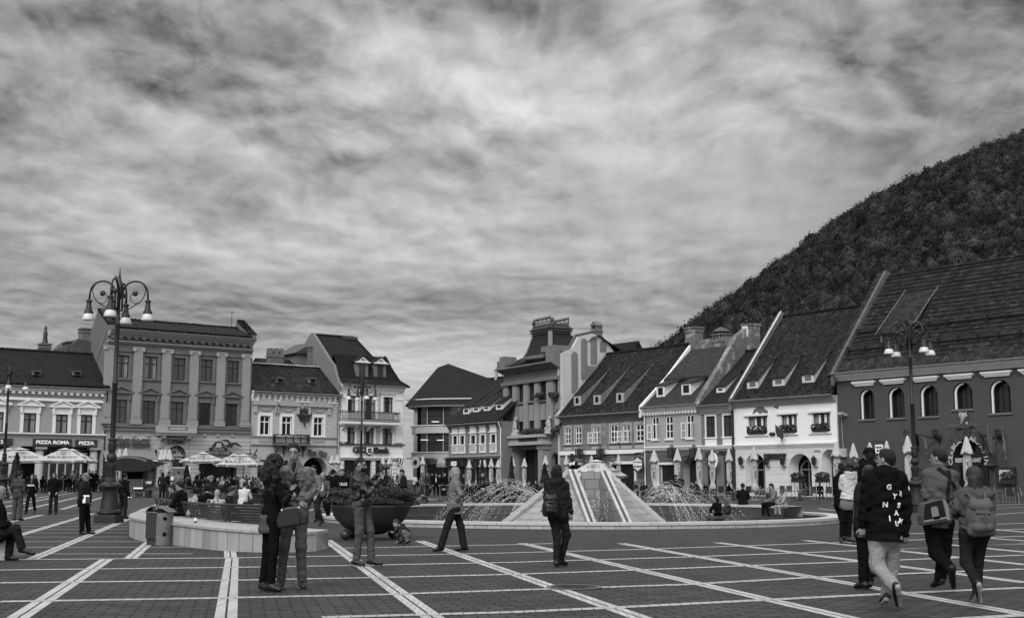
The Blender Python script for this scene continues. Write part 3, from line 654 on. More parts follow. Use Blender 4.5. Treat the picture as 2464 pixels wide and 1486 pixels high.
# --- tall three-storey palace
def b_palace():
 w=M('plaster_palace',.12,.9,.1,nz=(.5,.22),nz2=(3,.2),stain=(.7,.62,.75),bump=(6,.4,.02))
 M('rusticated',.36,.85,.15,nz=(.6,.12),brick=(40,.42,.03,.45,.02),bump=(8,.3,.01))
 B=Bld('palace','tall grey three storey palace with pilasters and a short mossy roof, ground floor of shops','building',243,LD(243),599,LD(599),w)
 z_top=B.kuz('A',1700,700)[1];z_f1=B.kuz('A',1700,745)[1];z_a1=B.kuz('A',1700,785)[1];z_a0=B.kuz('A',1700,808)[1]
 z_cap=B.kuz('A',1590,830)[1];z_cap0=B.kuz('A',1590,858)[1]
 zb1=B.kuz('q',1480,100)[1];zb0=B.kuz('q',1480,290)[1];z_gf=B.kuz('q',1480,250)[1]
 tops=[(1105,1235,885,1103),(1385,1508,898,1112),(1655,1776,912,1127),(1921,2037,926,1136),(2178,2290,940,1150)]
 for(x0,x1,y0,y1)in tops:
  u0,u1,z0,z1=B.kr('A',x0,y0,x1,y1);B.window(u0,u1,z0,z1,'wood_dark','glass_mid',sur=.3,head='flat',hm='plaster_palace',sill=.18,curtain=.22 if x0<1500 else 0,fw=.09)
  t=B.tb('plaster_palace');c=(u0+u1)/2;t.box(c-.9,c+.9,-.08,.02,z0-1.5,z0-1.35);t.box(c-1.15,c-.9,-.08,.02,z0-1.35,z0-1.1);t.box(c+.9,c+1.15,-.08,.02,z0-1.35,z0-1.1)
 mids=[(1088,1215,1310),(1365,1485,1322),(1638,1757,1332),(1902,2018,1342),(2162,2273,1350)]
 for i,(x0,x1,y0)in enumerate(mids):
  u0,u1,z0,z1=B.kr('A',x0,y0,x1,1567);z0=zb1+.12
  B.window(u0,u1,z0,z1,'wood_dark','glass_dark' if i%2 else 'glass_mid',sur=.3,head='ped',hm='plaster_palace',fw=.09,curtain=.0)
 du=B.kuz('q',1455,800)[0];rr=abs(B.kuz('q',1640,650)[0]-du);zt=B.kuz('q',1450,478)[1]
 B.holes.append((arch(du-rr,du+rr,.1,zt),.9,None))
 s1=B.kr('q',75,560,1080,1200);B.holes.append((rect(s1[0],s1[1],.1,s1[3]),.8,None))
 s2=B.kr('q',1890,690,2680,1200);s2=(s2[0],min(s2[1],B.W-1.5),s2[2],s2[3]);B.holes.append((rect(s2[0],s2[1],.1,s2[3]),.8,None))
 B.wall([(0,B.base),(B.W,B.base),(B.W,z_top),(0,z_top)],8)
 g=Bld.__new__(Bld);g.__dict__.update(B.__dict__);hs=B.holes[-3:]
 loops=[[Vector((0,B.base,0)),Vector((B.W,B.base,0)),Vector((B.W,z_gf,0)),Vector((0,z_gf,0))]]+[[Vector((a,b,0))for a,b in h[0]]for h in hs]
 tri=tessellate_polygon(loops);flat=[v for l in loops for v in l];mb=MB();mb.add([(v.x,-.06,v.y)for v in flat],[])
 for t in tri:
  a,b,c=(flat[i]for i in t);ar=(b.x-a.x)*(c.y-a.y)-(b.y-a.y)*(c.x-a.x)
  if abs(ar)>1e-9:mb.f.append(list(t)if ar>0 else[t[0],t[2],t[1]]);mb.mi.append(0)
 mb.box(-.02,0,-.06,0,B.base,z_gf);mb.build('rusticated_base',MATS['rusticated'],B.root)
 mb=MB()
 for h in hs:
  lp=h[0];mb.prism(lp,.7,.76)
 mb.build('shop_glass',MATS['glass_dark'],B.root)
 mb=MB();mb2=MB()
 for k in range(15):
  a0=pi*k/15;a1=pi*(k+.93)/15;zc=zt-rr
  mb.prism([(du+rr*cos(a0),zc+rr*sin(a0)),(du+(rr+.45)*cos(a0),zc+(rr+.45)*sin(a0)),(du+(rr+.45)*cos(a1),zc+(rr+.45)*sin(a1)),(du+rr*cos(a1),zc+rr*sin(a1))],-.14,.02)
 mb.build('arch_stones',MATS['rusticated'],B.root)
 z_s=B.kuz('q',1450,690)[1]
 mb=MB();mb.prism(arch(du-rr+.05,du+rr-.05,z_s,zt-.05),.45,.5);fl=mb.build('fanlight_sign',M('sign_pale',.42,.7,.2),B.root)
 mb=MB();zc=zt-rr
 for i,ch in enumerate('TRANSILVANIA'):
  a=pi*.90-(pi*.80)*i/11;rq=rr*.80;text_on(mb,ch,du+rq*cos(a),zc+rq*sin(a),.42,y=.42,rot=a-pi/2,bold=.012)
 text_on(mb,'ART',du,zc+rr*.30,.55,y=.42,bold=.012);text_on(mb,'GALLERY',du,zc+rr*.30-.62,.5,y=.42,bold=.012);mb.build('lettering',MATS['letter_dark'],fl)
 mb=MB();mb.box(du-rr+.05,du+rr-.05,.4,.47,z_s-.4,z_s);sb=mb.build('sign_strip',MATS['sign_dark'],B.root);mb=MB();text_on(mb,'Foto • Design • Restaurare',du,z_s-.2,.28,y=.38,fit=rr*1.7);mb.build('lettering',MATS['letter_white'],sb)
 for x in(1040,1318,1592,1857,2115,2357):
  pl=MB();cp=MB();u=B.kuz('A',x,1000)[0];hw=.47
  pl.box(u-hw,u+hw,-.22,0,zb1+.5,z_cap0);pl.box(u-hw-.12,u+hw+.12,-.3,0,zb1,zb1+.5);pl.box(u-hw*.75,u+hw*.75,-.26,-.21,zb1+.7,zb1+4.1)
  cp.box(u-hw-.15,u+hw+.15,-.34,0,z_cap-.12,z_cap);cp.box(u-hw,u+hw,-.26,0,z_cap0,z_cap-.12)
  for sg in(-1,1):cp.tube([(u+sg*hw,-.36,z_cap-.28),(u+sg*hw,-.1,z_cap-.28)],.17,10)
  po=pl.build('pilaster',M('plaster_pilaster',.23,.88,.12,nz=(.7,.18),nz2=(5,.12)),B.root);cp.build('capital',MATS['trim_grey'],po)
 B.cornice(z_a0,z_a1,.4,3,mat='trim_grey');B.cornice(z_f1,z_top+.1,.9,3,mat='trim_grey',ov=.0)
 t=B.tb('trim_dark');n=int(B.W/.8)
 for i in range(n):t.box(.3+i*.8,.3+i*.8+.35,-.5,.02,z_f1-.28,z_f1-.01)
 B.band(zb0+.35,zb0+.62,.3,mat='plaster_palace');B.band(zb1-.3,zb1-.08,.22,mat='plaster_palace');B.band(z_gf-.1,z_gf+.12,.12,mat='trim_grey')
 t=B.tb('trim_grey')
 for x in(70,355,635,912,1990,2250,2520):
  u,z=B.kuz('q',x,285);t.box(u-.15,u+.15,-.22,-.05,z-.12,z+.12)
 for x0,x1 in((170,550),(730,1090),(1880,2160),(2345,2650)):
  u0,u1,z0,z1=B.kr('q',x0,120,x1,205)
  t2=B.tb('plaster_palace');t2.box(u0,u1,-.07,.02,z0,z0+.1);t2.box(u0,u1,-.07,.02,z1-.1,z1);t2.box(u0,u0+.1,-.07,.02,z0+.1,z1-.1);t2.box(u1-.1,u1,-.07,.02,z0+.1,z1-.1)
 u0,u1,z0,z1=B.kr('q',1110,95,1840,290,-.9);zf=z0+.5
 mb=MB();mb.box(u0,u1,-1.2,0,z0+.25,zf);mb.box(u0+.1,u1-.1,-1.05,0,z0,z0+.25);mb.box(u0,u1,-1.2,-1.0,z1-.15,z1)
 for a,b in((u0,u0+1.0),(u1-1.0,u1)):mb.box(a,b,-1.18,-1.0,zf,z1-.15)
 mb.box(u0,u0+.2,-1.0,0,zf,z1);mb.box(u1-.2,u1,-1.0,0,zf,z1)
 for k in range(9):
  u=u0+1.25+(u1-u0-2.5)*k/8;h=z1-.15-zf;mb.lathe([(.1,0),(.06,.08*h),(.15,.35*h),(.07,.6*h),(.05,.75*h),(.1,h)],8,(u,-1.1,zf))
 for a in(u0+.5,u1-.9):mb.prism([(0,z0),(-1.0,z0),(-.9,z0-.3),(-.3,z0-.6),(-.15,z0-1.3),(0,z0-1.4)],a,a+.4,axis='x')
 mb.build('balcony',MATS['trim_grey'],B.root)
 r=B.kr('q',165,360,955,465);mb=MB();text_on(mb,'COME BACK',(r[0]+r[1])/2,(r[2]+r[3])/2,.78,y=-.2,ext=.06,bold=.05,fit=r[1]-r[0])
 r2=B.kr('q',165,470,955,520);text_on(mb,'german bakery',(r2[0]+r2[1])/2,(r2[2]+r2[3])/2,.42,y=-.2,ext=.04,bold=.012,fit=r2[1]-r2[0]);mb.box(r[0],r[1],-.2,-.14,r[2]-.06,r[2]-.01)
 mb.build('shop_lettering',M('letter_mid',.06,.6,.3),B.root)
 r=B.kr('q',1290,365,1640,450);mb=MB();mb.box(r[0],r[1],-.25,-.06,r[2],r[3]);sb=mb.build('sign_board',MATS['trim_dark'],B.root);mb=MB();text_on(mb,'KT Kreativ',(r[0]+r[1])/2,(r[2]+r[3])/2,.5,y=-.28,bold=.015,shear=.3,fit=(r[1]-r[0])*.6);mb.build('lettering',MATS['letter_dark'],sb)
 r=B.kr('s',280,255,770,325);mb=MB();mb.box(r[0],r[1],-.3,-.06,r[2],r[3]);r2=B.kr('s',360,185,695,255);mb.box(r2[0],r2[1],-.28,-.06,r[3],r2[3]);cu=(r[0]+r[1])/2
 ra=(B.kuz('s',650,180)[0]-B.kuz('s',415,180)[0])/2;sb=mb.build('sign_board',MATS['letter_dark'],B.root)
 mb=MB();mb.tube([(cu+ra*cos(pi*k/16),-.2,r2[3]-.2+ra*1.15*sin(pi*k/16))for k in range(17)],.08,6);mb.prism([(cu+ra*.72*cos(2*pi*k/20),r2[3]+.2+ra*.72*sin(2*pi*k/20))for k in range(20)],-.26,-.1);mb.build('sign_arch',MATS['letter_dark'],sb)
 mb=MB();mb.prism([(cu-.55,r2[3]+.05),(cu+.1,r2[3]-.02),(cu+.6,r2[3]+.25),(cu+.3,r2[3]+.16),(cu+.25,r2[3]+.5),(cu-.22,r2[3]+.48),(cu-.3,r2[3]+.12)],-.31,-.27);mb.build('hat_emblem',MATS['trim_grey'],sb)
 mb=MB();text_on(mb,'BURGER HOUSE',cu,(r[2]+r[3])/2,.42,y=-.33,bold=.02,fit=(r[1]-r[0])*.86);text_on(mb,'OLD JACK',cu,(r[3]+r2[3])/2,.42,y=-.31,bold=.02,fit=(r2[1]-r2[0])*.66);mb.build('lettering',M('letter_soft',.16,.6,.2),sb)
 for rr_,m_ in(((70,560,1075,745),M('awning_stripe',.17,.85,.1,nz=(3,.1),wave=(3.2,.5,'X'))),((1885,680,2760,780),M('awning_dark',.09,.85,.1,wave=(2.2,.9,'Z')))):
  u0,u1,z0,z1=B.kr('q',*rr_,-.6);u1=min(u1,B.W-1.3);mb=MB();mb.prism([(-.08,z1),(-1.15,z0),(-1.15,z0-.18),(-1.12,z0-.18),(-1.1,z0-.02),(-.08,z1-.06)],u0,u1,axis='x');mb.build('awning',m_,B.root)
  if m_ is MATS['awning_stripe']:mb=MB();mb.box(u0,u1,-1.17,-1.1,z0-.2,z0-.08);mb.build('awning_rail',MATS['trim_white'],B.root)
 zr=B.kuz('A',1700,585,3.0)[1];br=3.0;ze=z_top+.12
 roof,k=B.roof_gable(ze+.3,zr,br,TM,ov=.9,u0=.5,u1=B.W-.5,bb=9)
 B.gutter(ze-.02,-.98)
 zl=B.kuz('A',1020,505,.5)[1]
 for u0,u1,dz in((-.05,.5,0),(B.W-.5,B.W+.05,-.1)):
  kk=(zr-ze-.3)/br;mb=MB();pts=[(0,z_top),(-.7,z_top+.1),(-.7,ze+.45),(-.2,ze+.8),(br-.4,zr+.85+dz),(br+.3,zr+.85+dz),(9,zr-5.2),(9,z_top-4),(4,z_top-4)]
  mb.prism(pts,u0,u1,axis='x');mb.build('gable_parapet',w,B.root)
  c=MB()
  for j in range(9):
   a=Vector((0,-.7,ze+.55)).lerp(Vector((0,br,zr+.95)),j/9);c.box(u0-.1,u1+.1,a.y,a.y+.5,a.z-.05,a.z+.12+.12*(j/9))
  c.build('coping_tiles',TM,B.root)
 B.chimney(-.3,6.5,z_top-4,B.kuz('A',905,655,7)[1],.9,1.4,MATS['trim_dark'])
 mb=MB();u,z=B.kuz('A',2230,470,3);mb.tube([(u,3.2,zr-.4),(u,3.2,z)],.035,5);mb.tube([(u-.18,3.2,z),(u+.18,3.2,z)],.03,5);mb.tube([(u,3.2,z-1.2),(u-1.9,3.6,zr)],.012,4);mb.build('aerial',MATS['metal_black'],B.root)
 a0=B.kuz('A',700,760,5)[0];a1=B.kuz('A',868,760,5)[0]
 mb=MB();zA=B.kuz('A',780,730,5)[1];z2=B.kuz('A',860,765,5)[1];am=(a0+a1)/2-.6
 mb.prism([(a0,4),(a1+.8,4),(a1+.8,z2),(am+.2,zA),(a0,z2-.3)],5,12);
 e0=B.kuz('A',655,760,6)[0];mb.box(e0,a0+1.4,6.0,8,4,zA-.35);mb.box(e0-.15,a0+1.5,5.9,8.1,zA-.35,zA-.2)
 mb.build('annex',M('plaster_dark',.07,.9,.1,nz=(.6,.4),nz2=(3,.3)),B.root)
 downpipe(B,.12,0,z_top-7,mat='metal_black')
 B.finish();return B
b_palace()
# --- house with the arcaded frieze
def b_frieze():
 w=M('plaster_pale_blocks',.36,.88,.12,nz=(.5,.12),nz2=(4,.10),brick=(1.0,.42,.012,.72,.03),stain=(.9,.66,.7),bump=(8,.3,.01))
 B=Bld('house','weathered pale house with arcaded frieze, iron balcony and old patchy tile roof','building',600,LD(600),814,LD(814),w)
 ze=B.kuz('B',650,885)[1];zf0=B.kuz('B',650,975)[1];zf1=B.kuz('B',650,905)[1];zm=B.kuz('B',650,1305)[1];zn=B.kuz('B',650,1390)[1]
 for i,(x0,x1,y0,y1)in enumerate(((335,432,1105,1292),(545,640,1113,1297),(850,940,1121,1303))):
  u0,u1,z0,z1=B.kr('B',x0,y0,x1,y1)
  o=B.window(u0,u1,z0,z1,'wood_white','glass_dark',sur=.28,hm='trim_white',transom=.32,fw=.11,sill=.1)
  c=(u0+u1)/2;t=MB();t.box(c-1.6,c+1.6,-.3,.02,z1+1.15,z1+1.35);t.prism([(c-1.5,z1+1.352),(c+1.5,z1+1.352),(c+.9,z1+1.75),(c,z1+1.92),(c-.9,z1+1.75)],-.26,.02)
  for sg in(-1,1):t.box(c+sg*1.25-.16,c+sg*1.25+.16,-.22,.02,z1+.3,z1+1.15)
  t.tube([(c+.75*cos(pi+pi*k/10),-.06,z1+1.0+.4*sin(pi+pi*k/10))for k in range(11)],.07,6);t.build('window_crown',MATS['trim_grey'],o)
 du,zt=B.kuz('b',865,305);rr=abs(B.kuz('b',985,370)[0]-du);B.holes.append((arch(du-rr,du+rr,.1,zt),1.5,None))
 r1=B.kr('b',310,330,405,520);r2=B.kr('b',490,335,605,520)
 for r in(r1,r2):B.window(r[0],r[1],.8,r[3],'wood_dark','glass_dark',transom=0)
 B.wall([(0,B.base),(B.W,B.base),(B.W,ze),(0,ze)],9)
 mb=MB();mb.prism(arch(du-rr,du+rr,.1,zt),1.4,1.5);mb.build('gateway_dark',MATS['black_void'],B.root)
 t=MB();n=16;wd=B.W/n
 t.box(0,B.W,-.16,0,zf1-.05,ze);t.box(0,B.W,-.42,0,ze-.18,ze+.05)
 for k in range(n):
  c=wd*(k+.5);r=wd*.40
  for j in range(8):
   a0,a1=pi*j/8,pi*(j+1)/8;zc=zf1-.35
   t.prism([(c+r*cos(a0),zc+r*sin(a0)),(c+(r+.13)*cos(a0),zc+(r+.13)*sin(a0)),(c+(r+.13)*cos(a1),zc+(r+.13)*sin(a1)),(c+r*cos(a1),zc+r*sin(a1))],-.26,0)
  t.prism([(0,zf1-.35),(-.28,zf1-.35),(-.22,zf1-.6),(-.06,zf1-.85),(0,zf1-.9)],wd*k-.11,wd*k+.11,axis='x')
  t.ball((c,-.05,zf0-.25),.11,8,6)
 t.build('arcaded_frieze',MATS['trim_white'],B.root)
 B.cornice(zf0-.1,zf0+.12,.22,2);B.cornice(zm-.15,zm,.16,2,mat='trim_grey');B.cornice(zn-.1,zn+.15,.2,2,mat='trim_grey')
 for x0,x1 in((330,435),(845,945)):
  u0,u1,z0,z1=B.kr('B',x0,1325,x1,1360);s=MB()
  for k in range(7):s.tube([(u0+(u1-u0)*(k+.5)/7+.14*cos(a),-.04,(z0+z1)/2+.17*sin(a))for a in[2*pi*j/8 for j in range(9)]],.045,5)
  s.build('ornament_panel',MATS['trim_grey'],B.root)
 u0,u1,z0,z1=B.kr('B',475,1290,800,1372,-.6);mb=MB();s=MB();y=-1.0
 s.box(u0-.1,u1+.1,y-.1,0,z0-.22,z0-.02)
 for a in(u0+.3,(u0+u1)/2-.8,(u0+u1)/2+.9,u1-.5):s.prism([(0,z0-.22),(-.95,z0-.22),(-.8,z0-.5),(-.25,z0-.8),(0,z0-1.5)],a,a+.22,axis='x')
 s.build('balcony_slab',MATS['trim_dark'],B.root)
 for z in(z0,z1):mb.box(u0,u1,y-.03,y+.03,z-.05,z+.05);mb.box(u0,u0+.06,y,0,z-.05,z+.05);mb.box(u1-.06,u1,y,0,z-.05,z+.05)
 h=z1-z0;cz=(z0+z1)/2
 for k in range(4):
  c=u0+(u1-u0)*(k+.5)/4*.88+(u1-u0)*.06
  for rad in(h*.42,h*.16):mb.tube([(c+rad*cos(a),y,cz+rad*sin(a))for a in[2*pi*j/14 for j in range(15)]],.035,5)
  for j in range(8):a=2*pi*j/8;mb.tube([(c+h*.16*cos(a),y,cz+h*.16*sin(a)),(c+h*.47*cos(a),y,cz+h*.47*sin(a))],.025,4)
  for sg in(-1,1):mb.box(c+sg*h*.52-.03,c+sg*h*.52+.03,y-.02,y+.02,z0,z1)
 for k in range(9):mb.box(u0,u0+.03,y+.1*k+.05,y+.1*k+.08,z0,z1);mb.box(u1-.03,u1,y+.1*k+.05,y+.1*k+.08,z0,z1)
 mb.build('balcony_railing',MATS['metal_black'],B.root)
 u,z=B.kuz('B',757,1092);mb=MB();mb.prism([(u+.75*cos(a),z+.48*sin(a))for a in[2*pi*j/20 for j in range(20)]],-.18,-.08)
 mb.tube([(u+.85*cos(a),-.16,z+.6*sin(a))for a in[2*pi*j/20 for j in range(21)]],.06,6);mb.tube([(u,-.16,z+.6),(u,-.16,z+.95)],[.09,.02],6)
 for sg in(-1,1):mb.tube([(u+sg*.6,-.16,z-.5),(u+sg*.5,-.16,z-.8),(u+sg*.15,-.16,z-.75),(u,-.16,z-.95),(u,-.16,z-1.4)],.07,6)
 og=mb.build('oval_sign',MATS['metal_black'],B.root);mb=MB();text_on(mb,'Vitto',u,z+.02,.42,y=-.2,ext=.01,shear=.3);mb.build('lettering',MATS['trim_dark'],og)
 r=B.kr('b',775,235,965,300);mb=MB();text_on(mb,'Pizza Vitto',(r[0]+r[1])/2,(r[2]+r[3])/2,.95,y=-.3,ext=.05,bold=.03,shear=.3,rot=-.07,fit=r[1]-r[0]);mb.box(r[0]+.8,r[1]-.6,-.3,-.2,r[2]-.15,r[2]-.08);mb.build('shop_lettering',MATS['letter_mid'],B.root)
 for x0,x1 in((312,400),):
  r=B.kr('b',312,330,400,420);mb=MB();text_on(mb,'Internet',(r[0]+r[1])/2,r[3]-.9,.4,y=.1,ext=.01);mb.build('lettering',MATS['trim_dark'],B.root)
 zr=B.kuz('B',620,635,4.4)[1];roof,k=B.roof_gable(ze+.12,zr,4.4,TO,ov=.5,u0=.05,u1=B.W-.05)
 B.gutter(ze-.1,-.6);downpipe(B,B.W-.15,0,ze-.3,mat='trim_grey')
 mb=MB();mb.prism([(-.55,ze-.3),(-.55,ze+.2),(4.4,zr+.35),(4.9,zr+.2),(4.9,zr-2),(0,ze-.3)],B.W-.25,B.W+.05,axis='x');mb.build('gable_parapet',MATS['trim_grey'],B.root)
 mb=MB();mb.tube([(0,4.4,zr+.12),(B.W,4.4,zr+.12)],.12,8);mb.build('ridge_mortar',MATS['trim_grey'],roof)
 for x in(515,838):
  u,z=B.kuz('B',x,775,1.2);y0=(z-B.zE)/k;s=MB();s.box(u-.4,u+.4,y0-.5,y0+.7,z-.2,z+.28);s.box(u-.5,u+.5,y0-.6,y0+.8,z+.28,z+.36);rv=s.build('roof_vent',MATS['trim_dark'],roof);s=MB();s.box(u-.3,u+.3,y0-.53,y0-.49,z-.12,z+.22);s.build('vent_opening',MATS['black_void'],rv)
 a=B.kuz('B',290,600,10);b=B.kuz('B',695,600,10);zt_=B.kuz('B',500,565,10)[1]
 mb=MB();mb.prism([(7,ze),(7,zt_-1.5),(10,zt_),(13,zt_-1.5),(13,ze)],a[0],b[0],axis='x');mb.build('rear_roof',TG,B.root)
 u,z=B.kuz('B',480,520,7);B.chimney(u,7,zr-1,z,1.7,1.1,MATS['trim_dark'],cap=None)
 mb=MB();
 for j in(-1,0,1):mb.box(u+j*.72-.17,u+j*.72+.17,6.5,7.5,z,z+.7)
 mb.build('chimney_crown',MATS['trim_dark'],B.root)
 a=B.kuz('B',690,540,8)[0];b=B.kuz('B',905,540,8)[0];z0,z1=B.kuz('B',780,640,8)[1]-2,B.kuz('B',780,515,8)[1]
 mb=MB();mb.box(a,b+3,8,13,z0,z1);mb.build('rear_turret',M('plaster_mid',.13,.9,.1,nz=(.6,.2)),B.root)
 mb=MB();mb.prism([(a-.5,z1),(b+3,z1),(b+3,z1+1.6),((a+b)/2+.8,z1+1.6)],7.6,13.4);mb.build('turret_roof',MATS['tin'],B.root)
 u=B.kuz('B',745,600,8)[0];mb=MB();mb.box(u-.35,u+.35,7.95,8,z1-2.8,z1-1.3);mb.build('turret_window',MATS['glass_dark'],B.root)
 u,z=B.kuz('B',865,460,7);B.chimney(u,7,zr-1,z,1.6,1.1,MATS['trim_dark'])
 B.finish();return B
b_frieze()
# --- bank with the mansard roof
def b_bank():
 w=M('plaster_cream',.36,.9,.12,nz=(.4,.07),nz2=(5,.05))
 B=Bld('bank_building','cream three storey bank with steep mansard roof, two dormers and a long iron balcony','building',814,LD(814),968,LD(968),w)
 ze=B.kuz('B',1400,815)[1];z1b,z1t=B.kuz('B',1400,1480)[1],B.kuz('B',1400,1385)[1]
 for i,(x0,y0,x1,y1)in enumerate(((1157,912,1250,1070),(1325,914,1442,1145),(1516,928,1608,1078))):
  u0,u1,z0,z1=B.kr('B',x0,y0,x1,y1);B.window(u0,u1,z0,z1,'wood_dark','glass_mid',sur=.3,head='lintel',curtain=.2,fw=.10,sill=0)
 for(x0,y0,x1,y1)in((1145,1217,1243,1372),(1328,1223,1424,1376),(1507,1228,1602,1380)):
  u0,u1,z0,z1=B.kr('B',x0,y0,x1,y1);B.window(u0,u1,z0,z1,'wood_dark','glass_mid',sur=.3,curtain=.25,fw=.10,transom=.3)
 rs=[B.kr('b',*q)for q in((1143,328,1400,480),(1445,330,1590,560))]
 B.window(rs[0][0],rs[0][1],.9,rs[0][3],'wood_dark','glass_dark',transom=0,mull=1);B.window(rs[1][0],rs[1][1],.05,rs[1][3],'wood_dark','glass_dark',transom=.25,mull=1)
 B.wall([(0,B.base),(B.W,B.base),(B.W,ze),(0,ze)],12)
 B.cornice(ze-.75,ze-.05,.6,4,mat='trim_white');B.band(z1t-.05,z1t+.12,.25,u1=B.W+.25,mat='tin');B.band(z1b-.35,z1t-.06,.05,mat='trim_white');B.cornice(z1b-.62,z1b-.25,.3,3,u1=B.W+.2)
 for u in(.5,B.W-.6):B.tb().box(u-.5,u+.5,-.12,.02,z1t+.3,ze-.8);B.tb().box(u-.6,u+.6,-.2,.02,ze-1.6,ze-1.45)
 t=B.tb('trim_white')
 for j in range(8):
  z=.4+j*.45
  if z>z1b-.9:break
  for a,b in((.1,rs[0][0]-.15),(rs[0][1]+.15,rs[1][0]-.15),(rs[1][1]+.15,B.W-.05)):t.box(a,b,-.07,.02,z,z+.38)
 u0,u1,z0,z1=B.kr('B',1115,1068,1665,1158,-.8);mb=MB();mb.box(u0,u1,-1.15,0,z0-.35,z0-.1);mb.box(u0+.1,u1-.1,-1.0,0,z0-.5,z0-.35)
 for k in range(5):a=u0+.4+(u1-u0-1.0)*k/4;mb.prism([(0,z0-.5),(-.8,z0-.5),(-.6,z0-.8),(0,z0-1.2)],a,a+.25,axis='x')
 mb.build('balcony_slab',MATS['trim_white'],B.root)
 mb=MB();y=-1.08
 for z in(z0-.05,z0+.18,z1-.15,z1):mb.box(u0,u1,y-.025,y+.025,z-.035,z+.035);mb.box(u0,u0+.05,y,0,z-.035,z+.035);mb.box(u1-.05,u1,y,0,z-.035,z+.035)
 n=44
 for k in range(n+1):
  a=u0+(u1-u0)*k/n;mb.box(a-.018,a+.018,y-.018,y+.018,z0-.05,z1+(.12 if k%11==0 else 0))
  if k%2==0 and k<n:mb.tube([(a+.08*sin(j*1.6),y-.02,z0+.2+(z1-z0-.4)*j/8)for j in range(9)],.018,4)
 mb.build('balcony_railing',MATS['metal_black'],B.root)
 zc=B.kuz('b',1385,240)[1];a=B.kr('b',1213,210,1332,262);b=B.kr('b',1413,210,1560,262);mb=MB()
 text_on(mb,'CEC',(a[0]+a[1])/2,zc,.88,y=-.3,ext=.07,bold=.05,fit=a[1]-a[0]);sg=mb.build('shop_lettering',MATS['letter_dark'],B.root);mb=MB();text_on(mb,'Bank',(b[0]+b[1])/2,zc,.88,y=-.3,ext=.07,bold=.05,fit=b[1]-b[0]);mb.build('shop_lettering',MATS['letter_dark'],B.root)
 uc=B.kuz('b',1373,240)[0];hw=.52;mb=MB();sh=[(uc-hw,zc+.45),(uc+hw,zc+.45),(uc+hw,zc-.15),(uc+hw*.6,zc-.45),(uc,zc-.62),(uc-hw*.6,zc-.45),(uc-hw,zc-.15)]
 mb.prism(sh,-.32,-.12);sd_=mb.build('shield',MATS['letter_dark'],sg);mb=MB();mb.prism([(uc+(x-uc)*.82,zc+(z-zc)*.82)for x,z in sh],-.335,-.31);mb.build('shield_field',MATS['letter_white'],sd_)
 mb=MB();mb.tube([(uc,-.35,zc-.45),(uc,-.35,zc+.3)],.04,6)
 for j in range(3):
  for s_ in(-1,1):mb.ball((uc+s_*.16,-.345,zc-.2+j*.18),.11,8,6,(1.1,.2,.8))
 mb.build('leaf_emblem',MATS['letter_dark'],sd_)
 r=B.kr('b',1655,312,1700,398,-.6);mb=MB();mb.prism([(r[0]+.1,r[2]),(r[1]-.1,r[2]),(r[1],r[2]+.5),(r[1],r[3]-.5),(r[1]-.1,r[3]),(r[0]+.1,r[3]),(r[0],r[3]-.5),(r[0],r[2]+.5)],-.8,-.55);s_=mb.build('hanging_sign',MATS['letter_dark'],B.root);mb=MB();mb.box(r[0],r[1],-.75,-.6,r[2]-.8,r[2]-.25);c=(r[0]+r[1])/2;mb.tube([(c+.3*cos(a),-.83,(r[2]+r[3])/2+.55*sin(a))for a in[2*pi*j/12 for j in range(13)]],.05,5);mb.tube([(c-.05,-.83,(r[2]+r[3])/2-.4),(c+.1,-.83,(r[2]+r[3])/2+.4)],.05,5);mb.build('lettering',MATS['trim_white'],s_)
 zk=B.kuz('B',1300,590,2.4)[1];W=B.W;zr,yr=B.kuz('B',1100,350,6.5)[1],6.5
 ur=B.kuz('B',1235,372,6.5)[0];uk=W-2.3;ov=.55
 prof=[(-ov,ze-.1),(.35,ze+.65),(1.0,ze+2.0),(1.6,ze+3.6),(2.3,zk)]
 mb=MB();
 left=[(0,y,z)for y,z in prof];right=[(W+ov-(y+ov)*1.0,y,z)for y,z in prof]
 for i in range(4):mb.add([left[i],right[i],right[i+1],left[i+1]],[(0,1,2,3)])
 back=[(W+ov-(y+ov)*1.0,12,z)for y,z in prof]
 for i in range(4):mb.add([right[i],back[i],back[i+1],right[i+1]],[(0,1,2,3)])
 K1,K2=left[4],right[4];mb.add([K1,K2,(ur,yr,zr),(0,yr,zr)],[(0,1,2,3)]);mb.add([K2,back[4],(ur,yr+2,zr),(ur,yr,zr)],[(0,1,2,3)])
 mb.add([(0,yr,zr),(ur,yr,zr),(ur,12,zk),(0,12,zk)],[(0,1,2,3)])
 roof=mb.build('roof',TG,B.root,angle=60)
 mb=MB()
 def rt(p,q,n):
  p,q=Vector(p),Vector(q)
  for i in range(n):mb.tube([p.lerp(q,i/n)+Vector((0,0,.03)),p.lerp(q,(i+1)/n)+Vector((0,0,.07))],[.12,.15],7)
 rt((0,yr,zr),(ur,yr,zr),12);rt((ur,yr,zr),K2,20)
 for i in range(4):rt(right[4-i],right[3-i],5)
 mb.build('ridge_tiles',TG,roof)
 mb=MB();u,z=B.kuz('B',1185,355,6.5);mb.box(u-1,u+1,6,7.2,z-.3,z+.05);mb.build('roof_hatch',MATS['tin'],roof)
 mb=MB();pts=[(-.35,ze-.1),(.35,ze+.75),(1.1,ze+2.2),(2.3,zk+.15),(yr,zr+.2),(yr+.5,zr+.2),(12,ze+3),(12,ze-8),(0,ze-8)];mb.prism(pts,-.3,.02,axis='x');mb.build('gable_wall',M('plaster_gable',.15,.9,.1,nz=(.4,.1)),B.root)
